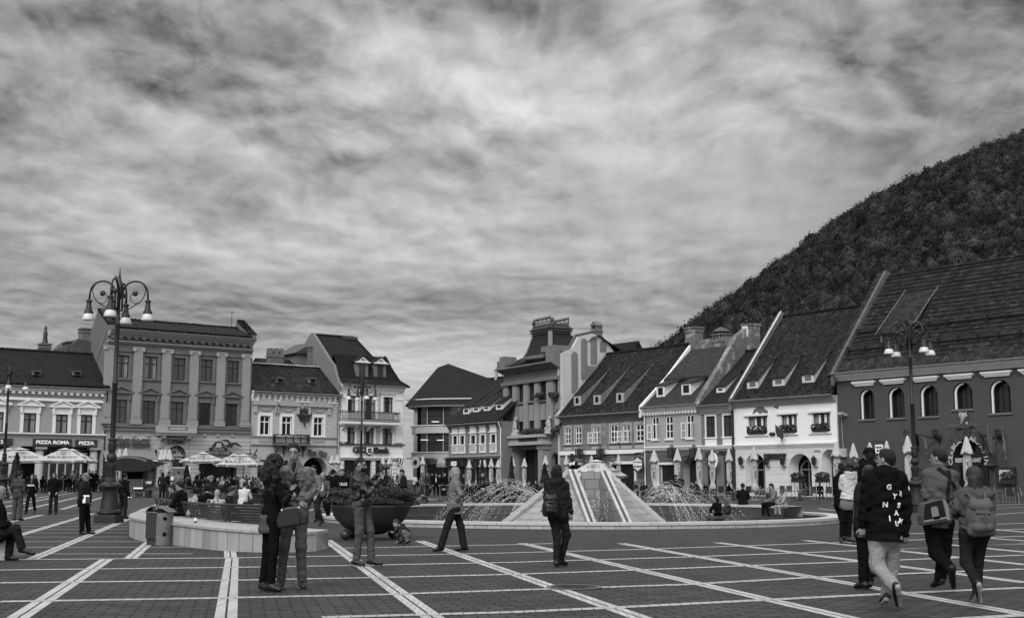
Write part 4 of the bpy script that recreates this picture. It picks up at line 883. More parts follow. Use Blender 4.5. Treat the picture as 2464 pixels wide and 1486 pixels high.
 for x0,x1,yt,yb in((1240,1357,590,752),(1415,1530,600,757)):
  u0,u1,z0,z1=B.kr('B',x0,yt,x1,yb,.9);dk=2.4
  D_=dormer(B,ze+.0,(zk-ze)/2.0,(u0+u1)/2,u1-u0,z0,z1,(TG,M('dormer_grey',.13,.8,.1)),0,roof='gable',win=(.45,.12),frame='wood_dark',pane='glass_mid')
 B.gutter(ze-.1,-.65);B.finish();return B
b_bank()
# ==== corner and right row
# --- modernist block with the rounded corner
def b_modern():
 w=M('concrete_pale',.42,.85,.15,nz=(.6,.15),nz2=(4,.12),bump=(5,.3,.02),wave=(1.2,.3,'X'))
 B=Bld('office_block','modern block with rounded corner, ribbon windows and broad dark hipped roof','building',985,158,1230,156,w)
 Z=lambda y,c='B',x=1900:B.kuz(c,x,y)[1]
 bands=[(Z(940),Z(1018)),(Z(1192),Z(1272)),(Z(1450),Z(1545))]
 rc=5.0;uL=B.kuz('B',1712,1000)[0]
 def plan(off=0.0,n=10):
  return[(uL+off*-1,14),(uL-off,rc)]+[(uL+rc-(rc+off)*cos(pi/2*i/n),rc-(rc+off)*sin(pi/2*i/n))for i in range(1,n+1)]+[(B.W+6,-off)]
 def ring(z0,z1,off,name,mat,par=None):
  p=plan(off);mb=MB();q=[(x,y,z0)for x,y in p]+[(x,y,z1)for x,y in p];n=len(p)
  mb.add(q,[(i,i+1,i+1+n,i+n)for i in range(n-1)])
  p2=plan(off-.4);q2=[(x,y,z0)for x,y in p2]+[(x,y,z1)for x,y in p2]
  mb.add(q+q2,[(i+n,i+1+n,i+1+3*n,i+3*n)for i in range(n-1)]+[(i,i+2*n,i+1+2*n,i+1)for i in range(n-1)])
  return mb.build(name,mat,par or B.root,angle=30)
 for z0,z1 in bands:ring(z0,z1,0,'wall',w)
 for z0,z1 in bands:ring(z0-.12,z0,.12,'sill_band',MATS['trim_white'])
 ring(bands[0][1],bands[0][1]+.35,.5,'eaves',MATS['trim_white'])
 for z0,z1 in((bands[1][1],bands[0][0]-.12),(bands[2][1],bands[1][0]-.12),(0,bands[2][0]-.12)):
  g=ring(z0,z1,-.35,'ribbon_window',MATS['glass_mid'])
  mb=MB();p=plan(-.28,10);L_=[Vector((a,b,0))for a,b in p];tot=[0]
  for i in range(len(L_)-1):tot.append(tot[-1]+(L_[i+1]-L_[i]).length)
  s_=12.0;k=0
  while s_<tot[-1]:
   i=max(j for j in range(len(tot)-1)if tot[j]<=s_);q=L_[i].lerp(L_[i+1],(s_-tot[i])/(tot[i+1]-tot[i]))
   wd=.32 if k%3==0 else.06;mb.box(q.x-wd,q.x+wd,q.y-(.28 if k%3==0 else.06),q.y+.1,z0,z1);s_+=2.3;k+=1
  mb.build('window_posts',MATS['trim_grey']if True else None,g)
  h=MB();p=plan(-.3)
  for i in range(len(p)-1):h.tube([(p[i][0],p[i][1],z0+(z1-z0)*.52),(p[i+1][0],p[i+1][1],z0+(z1-z0)*.52)],.06,4)
  h.build('transom',MATS['wood_dark'],g)
 for x0,x1,y in((1885,1955,1338),(2040,2105,1340),(1990,2060,1165)):
  u0,z=B.kuz('B',x0,y,.6);u1=B.kuz('B',x1,y,.6)[0];mb=MB();mb.box(u0,u1,.0,.06,z-.04,z+.04);mb.build('strip_lamp',M('lamp_tube',.8,.5,.3,emit=.5),B.root)
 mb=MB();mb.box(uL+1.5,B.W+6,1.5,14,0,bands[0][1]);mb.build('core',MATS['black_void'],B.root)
 ze=bands[0][1]+.3;a=B.kuz('B',2030,632,7);b=B.kuz('B',2140,608,7);c=B.kuz('B',2340,740,9);e=B.kuz('C',640,750,9)
 pl=plan(.9);mb=MB();n=len(pl);ev=[(x,y,ze)for x,y in pl]
 top0=(b[0],7,b[1]);t1=(a[0],7.6,a[1]-.1)
 for i in range(n-1):
  tp=t1 if i<6 else top0
  mb.add([ev[i],ev[i+1],tp],[(0,1,2)])
 mb.add([ev[6],top0,t1],[(0,1,2)])
 r3=(c[0],9,c[1]);r4=(B.W+6,9,e[1])
 mb.add([ev[-1],r4,r3,top0],[(0,1,2,3)]);mb.add([ev[0],t1,top0,r3,r4,(B.W+6,14,ze),(uL,14,ze)],[(0,1,2,3,4,5,6)][:1])
 mb.build('roof',TG,B.root)
 mb=MB();pr=plan(.6)
 for i in range(n-1):mb.tube([(pr[i][0],pr[i][1],ze+.75),(pr[i+1][0],pr[i+1][1],ze+.75)],.04,4)
 mb.build('snow_guard',MATS['metal_black'],B.root)
 for(x0,x1,y0,y1,m_,nm)in((490,900,405,515,'sign_dark','sign_board'),(320,860,385,405,'trim_dark','sign_rail')):
  u0,u1,z0,z1=B.kr('t',x0,y0,x1,y1,-.3);mb=MB();mb.box(u0,u1,-.4,-.3 if nm!='sign_rail' else-.32,z0,z1);sb=mb.build(nm,MATS[m_],B.root)
  if nm=='sign_board':mb=MB();text_on(mb,'DOSS',(u0+u1)/2+1.5,(z0+z1)/2,.7,y=-.43,bold=.03);mb.build('lettering',MATS['trim_dark'],sb)
 u0,u1,z0,z1=B.kr('t',915,375,1105,560,-1);mb=MB();mb.prism([(-.1,z1),(-1.7,z0+.5),(-1.7,z0),(-1.66,z0),(-1.66,z0+.4),(-.1,z1-.1)],u0,u1,axis='x');mb.build('awning',MATS['trim_grey'],B.root)
 u,z=B.kuz('t',492,470,-.8);mb=MB();mb.prism([(u+.6*cos(a_),z+.75*sin(a_))for a_ in[2*pi*j/16 for j in range(16)]],-1.0,-.85);sb=mb.build('round_sign',MATS['letter_white'],B.root);mb=MB();mb.prism([(u+.25*cos(a_),z+.35*sin(a_))for a_ in[2*pi*j/12 for j in range(12)]],-1.02,-1.0);mb.build('emblem',MATS['letter_dark'],sb)
 return B
b_modern()
# --- small house with four dormers and narrow windows
def b_small():
 w=M('plaster_mid2',.15,.9,.1,nz=(.5,.12),nz2=(4,.1))
 B=Bld('house','small grey house with narrow white framed windows and a row of four shed dormers','building',1079,147,1209,137,w)
 ze=B.kuz('C',450,1178)[1];zb=B.kuz('c',450,290)[1]
 for(x0,x1,y0)in((277,301,1300),(346,371,1298),(449,476,1294),(541,569,1289),(640,672,1285)):
  u0,u1,z0,z1=B.kr('C',x0,y0,x1,1428);z0=zb+1.35;c=(u0+u1)/2
  hw=max((u1-u0)/2,.45);o=B.window(c-hw,c+hw,z0,z1,'wood_dark','glass_dark',sur=.22,hm='trim_white',transom=.3,mull=1,fw=.06)
  t=MB();t.box(c-hw-.36,c+hw+.36,-.2,.02,z1+.23,z1+.36);t.box(c-hw-.2,c+hw+.2,-.1,.02,z1+.36,z1+.95);t.box(c-hw-.28,c+hw+.28,-.18,.02,z1+.95,z1+1.05);t.box(c-hw-.26,c+hw+.26,-.08,.02,z0-1.05,z0-.05);t.box(c-hw-.32,c+hw+.32,-.16,.02,z0-.12,z0)
  t.build('window_crown',MATS['trim_white'],o);t=MB()
  for k in range(4):t.box(c-.5+k*.28,c-.5+k*.28+.12,-.1,-.08,z0-.85,z0-.25)
  t.build('balusters',MATS['trim_dark'],o)
 r=[B.kr('t',*q)for q in((1105,540,1435,800),(1470,440,1635,800),(1640,540,2030,800))]
 for i,q in enumerate(r):B.window(max(q[0],.3),q[1],.1,q[3],'wood_dark','glass_dark',transom=0,arched=(i==1),mull=1)
 B.wall([(0,B.base),(B.W,B.base),(B.W,ze),(0,ze)],8)
 B.cornice(zb-.35,zb,.35,3,mat='trim_grey');B.cornice(ze-.5,ze,.4,3,mat='trim_dark')
 for(q,txt,fit)in(((1095,385,1440,545),'ecco',.3),((1625,390,2035,560),'SANEL',.3)):
  u0,u1,z0,z1=B.kr('t',*q,-.3);u0=max(u0,.05);mb=MB();mb.box(u0,u1,-.55,0,z0,z1-.15);mb.box(u0-.12,u1+.12,-.7,0,z1-.15,z1);sb=mb.build('shop_hood',MATS['letter_dark'],B.root)
  mb=MB();text_on(mb,txt,(u0+u1)/2,(z0+z1)/2-.1,1.0,y=-.6,bold=.04,fit=(u1-u0)*fit);mb.build('lettering',MATS['letter_white'],sb)
 zr=B.kuz('C',690,748,6)[1];br=6.0
 roof,k=B.roof_gable(ze+.1,zr,br,TG,ov=.6)
 for(x0,x1,y0,y1)in((405,432,1030,1090),(483,516,1018,1070),(583,612,1008,1058),(698,737,990,1047)):
  u0,u1,z0,z1=B.kr('C',x0,y0,x1,y1,1.0);dormer(B,B.zE,k,(u0+u1)/2,max(u1-u0,1.2)+.2,z0,z1,(TG,MATS['trim_white']),(z1-B.zE)/k+2.6,'shed',win=(.18,.12))
 mb=MB();u,z=B.kuz('C',642,705,6);mb.lathe([(.3,zr-.2),(.15,zr+.5),(.35,zr+.9),(.1,zr+1.2),(.2,zr+1.6),(.02,B.kuz('C',642,685,6)[1]+.6)],10,(1.2,6,0));mb.build('finial',MATS['trim_grey'],B.root,smooth=True)
 B.gutter(ze-.1,-.7);downpipe(B,B.W-.1,0,ze-.4,mat='trim_white',r=.06);B.finish()
b_small()
# --- brasserie building
def statue(B,u,z0,h):
 mb=MB()
 mb.lathe([(.55,0),(.6,.1*h),(.42,.2*h),(.5,.3*h)],9,(u,-.45,z0));mb.ball((u-.3,-.5,z0+.25*h),.4,8,6);mb.ball((u+.25,-.5,z0+.2*h),.35,8,6)
 mb.tube([(u-.12,-.5,z0+.28*h),(u-.18,-.6,z0+.42*h),(u-.08,-.5,z0+.56*h),(u,-.5,z0+.72*h),(u+.02,-.5,z0+.82*h)],[.2,.18,.26,.24,.1],10);mb.tube([(u+.15,-.5,z0+.28*h),(u+.28,-.65,z0+.42*h),(u+.08,-.5,z0+.56*h)],[.16,.15,.2],8)
 mb.ball((u+.02,-.5,z0+.88*h),.17,10,8,(1,1,1.2));mb.tube([(u-.22,-.5,z0+.78*h),(u-.45,-.6,z0+.66*h),(u-.3,-.75,z0+.55*h)],[.09,.07,.06],6);mb.tube([(u+.22,-.5,z0+.78*h),(u+.42,-.5,z0+.9*h),(u+.3,-.5,z0+h)],[.09,.07,.06],6)
 return mb.build('statue',MATS['trim_grey'],B.root,smooth=True)
def b_brasserie():
 w=M('stone_brown',.135,.88,.12,nz=(.5,.2),nz2=(5,.2),bump=(8,.4,.02))
 M('stone_pilaster',.21,.88,.12,nz=(.7,.15),nz2=(6,.18,(1,1,.25)),wave=(1.4,.8,'X'))
 B=Bld('brasserie_building','tall stone house with fluted pilasters, statues over the door and a crested tower roof','building',1212,141,1349,RD(1349),w)
 M('stone_attic',.14,.9,.1,nz=(.8,.35),nz2=(4,.3),stain=(1.3,.6,.45))
 ztop=B.kuz('C',1050,650)[1];zfr=B.kuz('C',1050,745)[1];zbal=B.kuz('C',1000,1300)[1];zb0=B.kuz('C',1000,1390)[1]
 up=[(802,836,815,988),(900,946,797,968),(1000,1050,785,960),(1106,1160,770,945),(1246,1286,752,930)]
 lo=[(802,835,1095,1290),(898,946,1090,1282),(998,1048,1085,1280),(1102,1156,1073,1278),(1243,1284,1066,1276)]
 t=B.tb('stone_pilaster');rails=[]
 zu0=B.kuz('C',1020,962)[1];zu1=B.kuz('C',1020,787)[1];zl0=B.kuz('C',1020,1280)[1];zl1=B.kuz('C',1020,1085)[1]
 us=[]
 for a,b in zip(up,lo):
  u0,u1,_,_=B.kr('C',a[0],a[2],a[1],a[3]);us.append((u0,u1))
  B.window(u0,u1,zu0,zu1,'wood_dark','glass_dark',transom=.3,fw=.06,rec=.16,bars=0);B.window(u0,u1,zl0+.2,zl1,'wood_dark','glass_dark',transom=.25,fw=.06,rec=.16)
  t.box(u0+.1,u1-.1,-.1,.3,zu0-2.2,zu0-.5);B.tb('stone_brown').box(u0-.1,u1+.1,-.25,.3,zu0-.25,zu0-.05)
  mb=MB();
 p=B.kr('c',905,232,1150,600);B.holes.append((rect(p[0],p[1],.05,p[3]),1.0,None))
 ar=[]
 for(x,y,x1)in((800,265,832),(1247,262,1285)):
  c,zt=B.kuz('c',x,y);r=abs(B.kuz('c',x1,y)[0]-c);B.holes.append((arch(c-r,c+r,zt-2.6,zt),.6,None));ar.append((c,r,zt))
 B.wall([(0,B.base),(B.W,B.base),(B.W,ztop),(0,ztop)],9)
 mb=MB();mb.box(p[0],p[1],.9,1,.05,p[3]);pt=mb.build('door',MATS['glass_dark'],B.root);mb=MB()
 for k in range(5):a=p[0]+(p[1]-p[0])*k/4;mb.box(a-.12,a+.12,.8,.9,.05,p[3])
 for z in(.3,1.6,3.0,4.4):mb.box(p[0],p[1],.82,.88,z,z+.12)
 mb.build('door_frame',MATS['wood_dark'],pt)
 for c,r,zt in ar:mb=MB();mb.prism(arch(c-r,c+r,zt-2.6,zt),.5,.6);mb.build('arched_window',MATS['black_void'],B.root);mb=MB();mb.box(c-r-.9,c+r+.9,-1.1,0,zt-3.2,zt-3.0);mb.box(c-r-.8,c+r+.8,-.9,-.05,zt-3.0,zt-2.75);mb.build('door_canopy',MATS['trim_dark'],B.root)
 edges=[(.0,us[0][0])]+[(us[i][1],us[i+1][0])for i in range(4)]+[(us[4][1],B.W)]
 for i,(a,b)in enumerate(edges):
  m=.22 if b-a>1.3 else.1;pl=MB();a2,b2=(a+m,b-m)if b-a>.6 else(a,b)
  pl.box(a2,b2,-.14,0,zbal+.1,zfr-.5);pl.box(a2+.15,b2-.15,-.2,-.14,zbal+.1,zfr-.7);pl.build('pilaster',MATS['stone_pilaster'],B.root)
 B.band(zfr-.5,zfr-.1,.4,mat='stone_brown');B.cornice(ztop-.3,ztop+.35,1.25,4,mat='stone_attic',ov=.0)
 a0=B.kuz('C',797,1340)[0];a1=B.kuz('C',1222,1340)[0]
 mb=MB();mb.box(a0,a1,-1.5,0,zbal-.25,zbal+.05);mb.box(a0+.5,a1-.3,-1.2,0,zb0+.35,zbal-.25);mb.box(a0+.4,a1-.2,-1.35,0,zb0,zb0+.35);bal=mb.build('balcony',MATS['trim_grey'],B.root)
 mb=MB();ul=B.kuz('C',990,1345,-1.2)[0];text_on(mb,'BRASSERIE',ul,(zb0+.35+zbal-.25)/2,.66,y=-1.28,ext=.05,bold=.04,fit=B.kuz('C',1080,1345,-1.2)[0]-B.kuz('C',905,1345,-1.2)[0]);mb.build('shop_lettering',MATS['letter_dark'],B.root)
 for x0,x1 in((835,895),(1150,1195)):
  u0,u1,z0,z1=B.kr('C',x0,1400,x1,1480);mb=MB();mb.box(u0,u1,-.9,0,0,zb0-.5);mb.box(u0-.15,u1+.15,-1.0,0,zb0-.5,zb0);mb.build('portal_pillar',MATS['stone_pilaster'],B.root)
 for x,y0,y1 in((850,1285,1120),(1175,1275,1110)):
  u,z=B.kuz('C',x,y1,-.7);statue(B,u,zbal+.05,z-zbal)
 for k,(x,y)in enumerate(((1018,1270),(1122,1265),(1127,925),(1265,920),(1262,1262))):
  u,z=B.kuz('C',x,y);mb=MB();rr=random.Random(k)
  for j in range(14):mb.ball((u+rr.uniform(-.9,.9),-.5+rr.uniform(-.2,.2),z+rr.uniform(-.1,.3)),rr.uniform(.15,.3),6,4)
  mb.build('window_box_plants',MATS['foliage_dark'],B.root)
 z1=ztop+.35;za=B.kuz('C',1100,540,.5)[1]
 u0=B.kuz('C',960,580)[0];u1=B.kuz('C',1205,560)[0]
 mb=MB();mb.box(u0,u1,.0,1.5,z1,za);mb.box(u0-.2,u1+.2,-.15,1.6,za-.25,za+.1);mb.build('attic',MATS['stone_attic'],B.root)
 for x in(1020,1130):
  q=B.kr('C',x-32,520,x+32,570,0);mb=MB()
  for k in range(7):a=q[0]+(q[1]-q[0])*k/7;mb.box(a,a+(q[1]-q[0])/12,-.05,.0,z1+.9,za-.5)
  mb.build('attic_grille',MATS['trim_dark'],B.root)
 mb=MB();mb.box(.0,1.6,-.9,1.2,z1,z1+.9);mb.box(.2,1.2,-.7,1,z1+.9,z1+1.4);mb.build('parapet',MATS['stone_attic'],B.root);mb=MB();mb.box(u1+.4,B.W,-.9,1.2,z1,z1+1.1);mb.box(B.W-2.6,B.W,-.8,1.4,z1+1.1,z1+1.7);mb.build('parapet',MATS['stone_attic'],B.root)
 zr=B.kuz('C',985,458,5)[1];mb=MB();m0=1.0
 mb.add([(0.2,-.2,z1+.3),(B.W,-.2,z1+.3),(B.W,5,zr),(2.6,5,zr)],[(0,1,2,3)]);mb.add([(.2,-.2,z1+.3),(2.6,5,zr),(2.6,9,zr),(.2,9,z1+.3)],[(0,1,2,3)]);mb.add([(2.6,5,zr),(B.W,5,zr),(B.W,9,zr-2),(2.6,9,zr)],[(0,1,2,3)])
 mb.build('roof',TG,B.root)
 zt0=za+.1;zt1=B.kuz('C',1200,325,3)[1];w0=(u0-.1,u1+.1);tu0=B.kuz('C',1082,330,3)[0];tu1=B.kuz('C',1325,320,3)[0]-1.6
 N=6;mb=MB();rings=[]
 for i in range(N+1):
  t_=i/N;e=t_**.8;a=w0[0]+(tu0-w0[0])*e;b=w0[1]+(tu1-w0[1])*e;y0=-.1+2.4*e;y1=7.5-2.6*e;z=zt0+(zt1-zt0)*t_;rings.append([(a,y0,z),(b,y0,z),(b,y1,z),(a,y1,z)])
 for i in range(N):
  mb.add(rings[i]+rings[i+1],[(j,(j+1)%4,(j+1)%4+4,j+4)for j in range(4)])
 tw=mb.build('tower_roof',TG,B.root)
 mb=MB();mb.tube([Vector(r[1])+Vector((0,0,.05))for r in rings],.28,6);mb.tube([Vector(r[0])+Vector((0,0,.05))for r in rings],.1,6);mb.build('hip_flashing',MATS['stone_attic'],tw)
 a,b=rings[-1][0],rings[-1][2];cap=MB();z=zt1;CS=(B.kuz('C',1200,228,3)[1]-zt1)/3.2
 for i,(o,h)in enumerate(((.25,.35),(.1,.3),(.45,.45),(.25,.3),(.55,.5),(.2,.4),(-.1,.9))):
  o*=.55;h*=CS;cap.box(a[0]-o,b[0]+o,a[1]-o,b[1]+o,z,z+h);z+=h
 cap.build('tower_cap',MATS['tin'],tw,bevel=.04)
 mb=MB();zc=z;zt2=B.kuz('C',1200,178,3)[1]
 for yy in(a[1]+.1,b[1]-.1):
  mb.tube([(a[0]+.1,yy,zc),(a[0]+.1,yy,zt2)],.07,5);mb.tube([(b[0]-.1,yy,zc),(b[0]-.1,yy,zt2+.2)],.05,5)
  for zz in(zc+.1,zc+.25,zt2-.12,zt2):mb.tube([(a[0]+.1,yy,zz),(b[0]-.1,yy,zz)],.05,4)
  n=14
  for k in range(n+1):u=a[0]+.1+(b[0]-a[0]-.2)*k/n;mb.tube([(u,yy,zt2-.12),(u,yy,zt2+.1),(u,yy,zt2+.25)],[.03,.05,.01],4);mb.tube([(u,yy,zc+.08),(u,yy,zc+.28)],.02,4)
  for k in range(1,4):u=a[0]+(b[0]-a[0])*k/4;mb.tube([(u,yy,zc+.7),(u,yy,zt2-.3)],.05,4)
 mb.build('iron_cresting',MATS['metal_black'],tw)
 for u in(a[0]-.1,b[0]+.1):mb=MB();mb.lathe([(.15,0),(.18,.25),(.1,.35),(.24,.6),(.15,.85),(.02,1.0)],10,(u,a[1]+.2,zc-.35));mb.build('urn',MATS['tin'],tw,smooth=True)
 B.finish();return B
BB=b_brasserie()
# --- building with the white curved gable, set back behind the brasserie
def b_gable():
 w=M('plaster_gable_white',.42,.9,.1,nz=(.5,.12),nz2=(3,.08))
 B=Bld('gabled_house','house end wall with curved white gable and tall arched panels rising above its neighbours','building',1350,RD(1350),1480,RD(1480),w)
 pts=[K('C',*q)for q in((1330,1020),(1330,660),(1322,512),(1390,470),(1455,352),(1592,322),(1715,378),(1795,500))]
 S_=[B.side(x,y)for x,y in pts]
 S_=[(max(b,0.0),z)for b,z in S_];S_=[(0.02,0),(0.02,S_[1][1]),(0.02,S_[2][1])]+S_[3:]+[(S_[-1][0]+.6,0)]
 mb=MB();mb.prism(S_,-.5,.3,axis='x');mb.build('gable_wall',w,B.root)
 o=MB()
 for i in range(2,len(S_)-2):
  p,q=S_[i],S_[i+1];o.tube([(-.2,p[0],p[1]+.1),(-.2,q[0],q[1]+.1)],.22,5)
 o.build('gable_coping',MATS['tin'],B.root)
 pm=M('gable_panel',.16,.9,.1,nz=(.5,.3),nz2=(3,.3))
 for(x0,x1,yt,yb)in((1385,1447,495,890),(1477,1538,367,760),(1567,1630,347,620),(1657,1722,385,500)):
  b0,z1=B.kside('C',(x0+x1)/2,yt);bl=B.kside('C',x0,(yt+yb)/2)[0];br=B.kside('C',x1,(yt+yb)/2)[0];z0=B.kside('C',(x0+x1)/2,yb)[1]
  mb=MB();mb.prism(arch(min(bl,br),max(bl,br),z0,z1),.3,.33,axis='x');mb.build('arched_panel',pm,B.root)
 mb=MB();top=S_[3:-1]
 P2=[(b,z-.25)for b,z in S_[2:-1]];W2=-8
 for i in range(len(P2)-1):
  a,b=P2[i],P2[i+1];mb.add([(-.5,a[0],a[1]),(W2,a[0],a[1]),(W2,b[0],b[1]),(-.5,b[0],b[1])],[(0,1,2,3)])
 mb.build('roof',TO,B.root)
 b_,z=B.kside('C',1645,285,-1.2);zc=B.kside('C',1645,262,-1.2)[1];B.chimney(-1.2,b_,z-2.5,z+.1,.9,.9,MATS['trim_dark'],cap='gable')
 mb=MB();u0_,z0_=B.kuz('C',1760,425,12);u1_=B.kuz('C',2050,460,12)[0];mb.prism([(10,z0_-3),(12,z0_),(14,z0_-3)],u0_-2,u1_,axis='x');mb.build('rear_roof',TG,B.root)
b_gable()
def stone_caps(B,prof,u,w_,mat,name='gable_parapet',lift=.18):
 """raised strip following a roof profile [(back,z)..] between houses"""
 mb=MB();lo=[(b,z-.9)for b,z in prof][::-1];mb.prism([(b,z+lift)for b,z in prof]+lo,u,u+w_,axis='x');return mb.build(name,mat,B.root)
def casement(B,o,u0,u1,z0,z1,side,ang=70):
 """an open window leaf: white frame with glass, hinged on the jamb"""
 w_=(u1-u0)/2;e=MB();s=-1 if side=='L' else 1;a=R(ang);hx=u0 if side=='L' else u1
 M4=Matrix.Translation((hx,-.03,0))@Matrix.Rotation((pi+a*.55)if side=='L' else-a*.55,4,'Z')
 e.box(0,w_,-.02,.02,z0,z0+.07,M4);e.box(0,w_,-.02,.02,z1-.07,z1,M4);e.box(0,.07,-.02,.02,z0+.07,z1-.07,M4);e.box(w_-.07,w_,-.02,.02,z0+.07,z1-.07,M4);e.box(.07,w_-.07,-.015,.015,(z0+z1)/2-.03,(z0+z1)/2+.03,M4)
 l=e.build('open_casement',MATS['wood_white'],o);g=MB();g.box(.07,w_-.07,-.005,.005,z0+.07,z1-.07,M4);g.build('pane',M('glass_pale',.2,.2,.5),l)
 # --- mossy-roofed house
def b_mossy():
 w=M('plaster_stained',.15,.9,.1,nz=(.5,.3),nz2=(2.5,.3),stain=(.8,.55,1.5),brick=(1.1,.55,.02,.7,.05),bump=(8,.4,.02))
 B=Bld('house','shabby stained house under a huge dark mossy roof with three small plaster dormers','building',1350,RD(1350),1553,RD(1553),w)
 ze=B.kuz('C',1700,1090)[1];zs=B.kuz('c',1700,243)[1]
 ws=((1343,1397,1217,1375),(1443,1500,1213,1371),(1610,1677,1206,1366),(1778,1846,1196,1361),(1895,1971,1189,1360),(2022,2099,1185,1358))
 z0=B.kuz('C',1640,1368)[1];z1=B.kuz('C',1640,1206)[1]
 for i,(x0,x1,y0,y1)in enumerate(ws):
  u0=B.kuz('C',x0,1280)[0];u1=B.kuz('C',x1,1280)[0]
  o=B.window(u0,u1,z0,z1,'wood_white','glass_dark',rec=.1,sur=.2,hm='trim_grey',transom=.36,fw=.11,bars=1,sill=.12,curtain=.2 if i in(2,4)else 0)
  zt=z1-(z1-z0)*.36
  if i in(2,3,4):casement(B,o,u0,u1,z0,zt,'L' if i!=3 else 'R');
  if i in(2,4):casement(B,o,u0,u1,z0,zt,'R',120)
  t=B.tb('trim_grey');t.box(u0-.2,u1+.2,-.05,.02,zs+.15,z0-.35)
 B.holes.append((rect(*B.kr('c',1375,385,1500,560)[:2],.05,B.kuz('c',1430,380)[1]),.5,None));d1=B.kr('c',1790,370,2010,560);B.holes.append((rect(d1[0],d1[1],.05,d1[3]),.5,None))
 du,zt=B.kuz('c',1640,305);B.holes.append((arch(du-2,du+2,.05,zt),.8,None))
 B.wall([(0,B.base),(B.W,B.base),(B.W,ze),(0,ze)],9)
 for h in B.holes[-3:]:mb=MB();mb.prism(h[0],.45,.5);mb.build('shopfront',MATS['glass_dark'],B.root)
 for h in B.holes[-3:-1]:
  (a,b),(c,d)=h[0][0],h[0][2];mb=MB();mb.box(a-.25,a,-.08,0,b,d+.25);mb.box(c,c+.25,-.08,0,b,d+.25);mb.box(a,c,-.08,0,d,d+.25);mb.build('door_surround',MATS['trim_white'],B.root)
 mb=MB();mb.box(0,B.W,-.05,0,B.base,zs-.35);q=mb
 B.band(zs-.35,zs+.05,.22,mat='trim_white');B.cornice(ze-.75,ze,.5,4,mat='trim_dark')
 zr=B.kuz('C',2050,480,6.3)[1];br=6.3
 roof,k=B.roof_gable(ze+.1,zr,br,TM,ov=.6,u0=.3,u1=B.W-.1)
 prof=[(-.62,ze),(br,zr+.2)];stone_caps(B,prof,-.25,.6,MATS['trim_grey'])
 mb=MB();mb.tube([(-.28,-.6,ze+.3),(-.28,br,zr+.5)],.18,5);mb.build('gable_flashing',MATS['tin'],B.root)
 for(x,y)in((1542,962),(1735,952),(1953,932)):
  u,z=B.kuz('C',x,y,1.6);y0=(z-.45-B.zE)/k;root=empty_part('dormer',B.root)
  mb=MB();mb.box(u-.55,u+.55,y0-.1,y0+.9,z-.6,z+.42);mb.build('dormer_front',MATS['trim_grey'],root)
  mb=MB();mb.prism([(u-.2,z-.3),(u+.2,z-.3),(u+.2,z+.15),(u+.1,z+.28),(u-.1,z+.28),(u-.2,z+.15)],y0-.14,y0-.1);mb.build('dormer_opening',MATS['black_void'],root)
  mb=MB();n=8;y9=y0+4.0
  for sg,off in((1,.5),):
   pts=[]
   for j in range(n+1):
    t_=j/n;yy=y0+(y9-y0)*t_;zz=B.zE+k*yy;hgt=.95*(1-t_)**1.3;pts.append((yy,zz,hgt))
   for j in range(n):
    a,b=pts[j],pts[j+1];x0,x1=u+.50,u+.65
    v=[(x0,a[0],a[1]-.3),(x1+.12,a[0],a[1]-.3),(x1,a[0],a[1]+a[2]),(x0,a[0],a[1]+a[2]),(x0,b[0],b[1]-.3),(x1+.12,b[0],b[1]-.3),(x1,b[0],b[1]+b[2]),(x0,b[0],b[1]+b[2])]
    mb.add(v,[(0,3,2,1),(4,5,6,7),(0,1,5,4),(1,2,6,5),(2,3,7,6),(3,0,4,7)])
  mb.build('cheek',M('plaster_mossy',.11,.9,.1,nz=(1,.5),nz2=(4,.4)),root)
  mb=MB()
  for j in range(n):
   a,b=pts[j],pts[j+1];mb.add([(u-.6,a[0]-.15,a[1]+a[2]+.02),(u+.66,a[0]-.15,a[1]+a[2]+.02),(u+.66,b[0]-.15,b[1]+b[2]+.02),(u-.6,b[0]-.15,b[1]+b[2]+.02)],[(0,1,2,3)])
  mb.build('dormer_roof',TM,root)
 B.gutter(ze-.05,-.7);B.finish()
 for c,x,y,kind in((1478,0,0,0),(1680,0,0,0)):
  u,z=B.kuz('c',c,275,-.9);wall_lantern(B,u,z)
 u,z=B.kuz('c',1412,340,-.8);mb=MB();mb.box(u-.7,u+.9,-.9,-.8,z-.45,z-.05);mb.prism([(u+.35*cos(a),z+.35+.42*sin(a))for a in[2*pi*j/14 for j in range(14)]],-.9,-.8);s_=mb.build('hanging_sign',MATS['letter_dark'],B.root);mb=MB();text_on(mb,'gruff',u+.1,z-.25,.45,y=-.92,bold=.02);mb.build('lettering',MATS['letter_white'],s_)
 u,z=B.kuz('c',2046,375,-.8);mb=MB();mb.prism([(u+.7*cos(a),z+.8*sin(a))for a in[2*pi*j/18 for j in range(18)]],-.9,-.8);s_=mb.build('hanging_sign',MATS['letter_dark'],B.root);mb=MB()
 for j in range(-3,4):mb.box(u+j*.18-.05,u+j*.18+.05,-.93,-.905,z-.62+abs(j)*.1,z-.25);mb.box(u+j*.18-.05,u+j*.18+.05,-.93,-.905,z+.25,z+.68-abs(j)*.1)
 text_on(mb,'DEFAIN',u,z,.4,y=-.93,bold=.015,fit=1.2);mb.build('lettering',MATS['letter_white'],s_);mb=MB();mb.tube([(u-.5,-.85,z+.75),(u-.5,-.85,z+1.1),(u+1.4,-.85,z+1.2),(u+1.4,-.1,z+1.2),(u+1.4,-.1,z-2)],.05,5);mb.build('sign_bracket',MATS['metal_black'],s_)
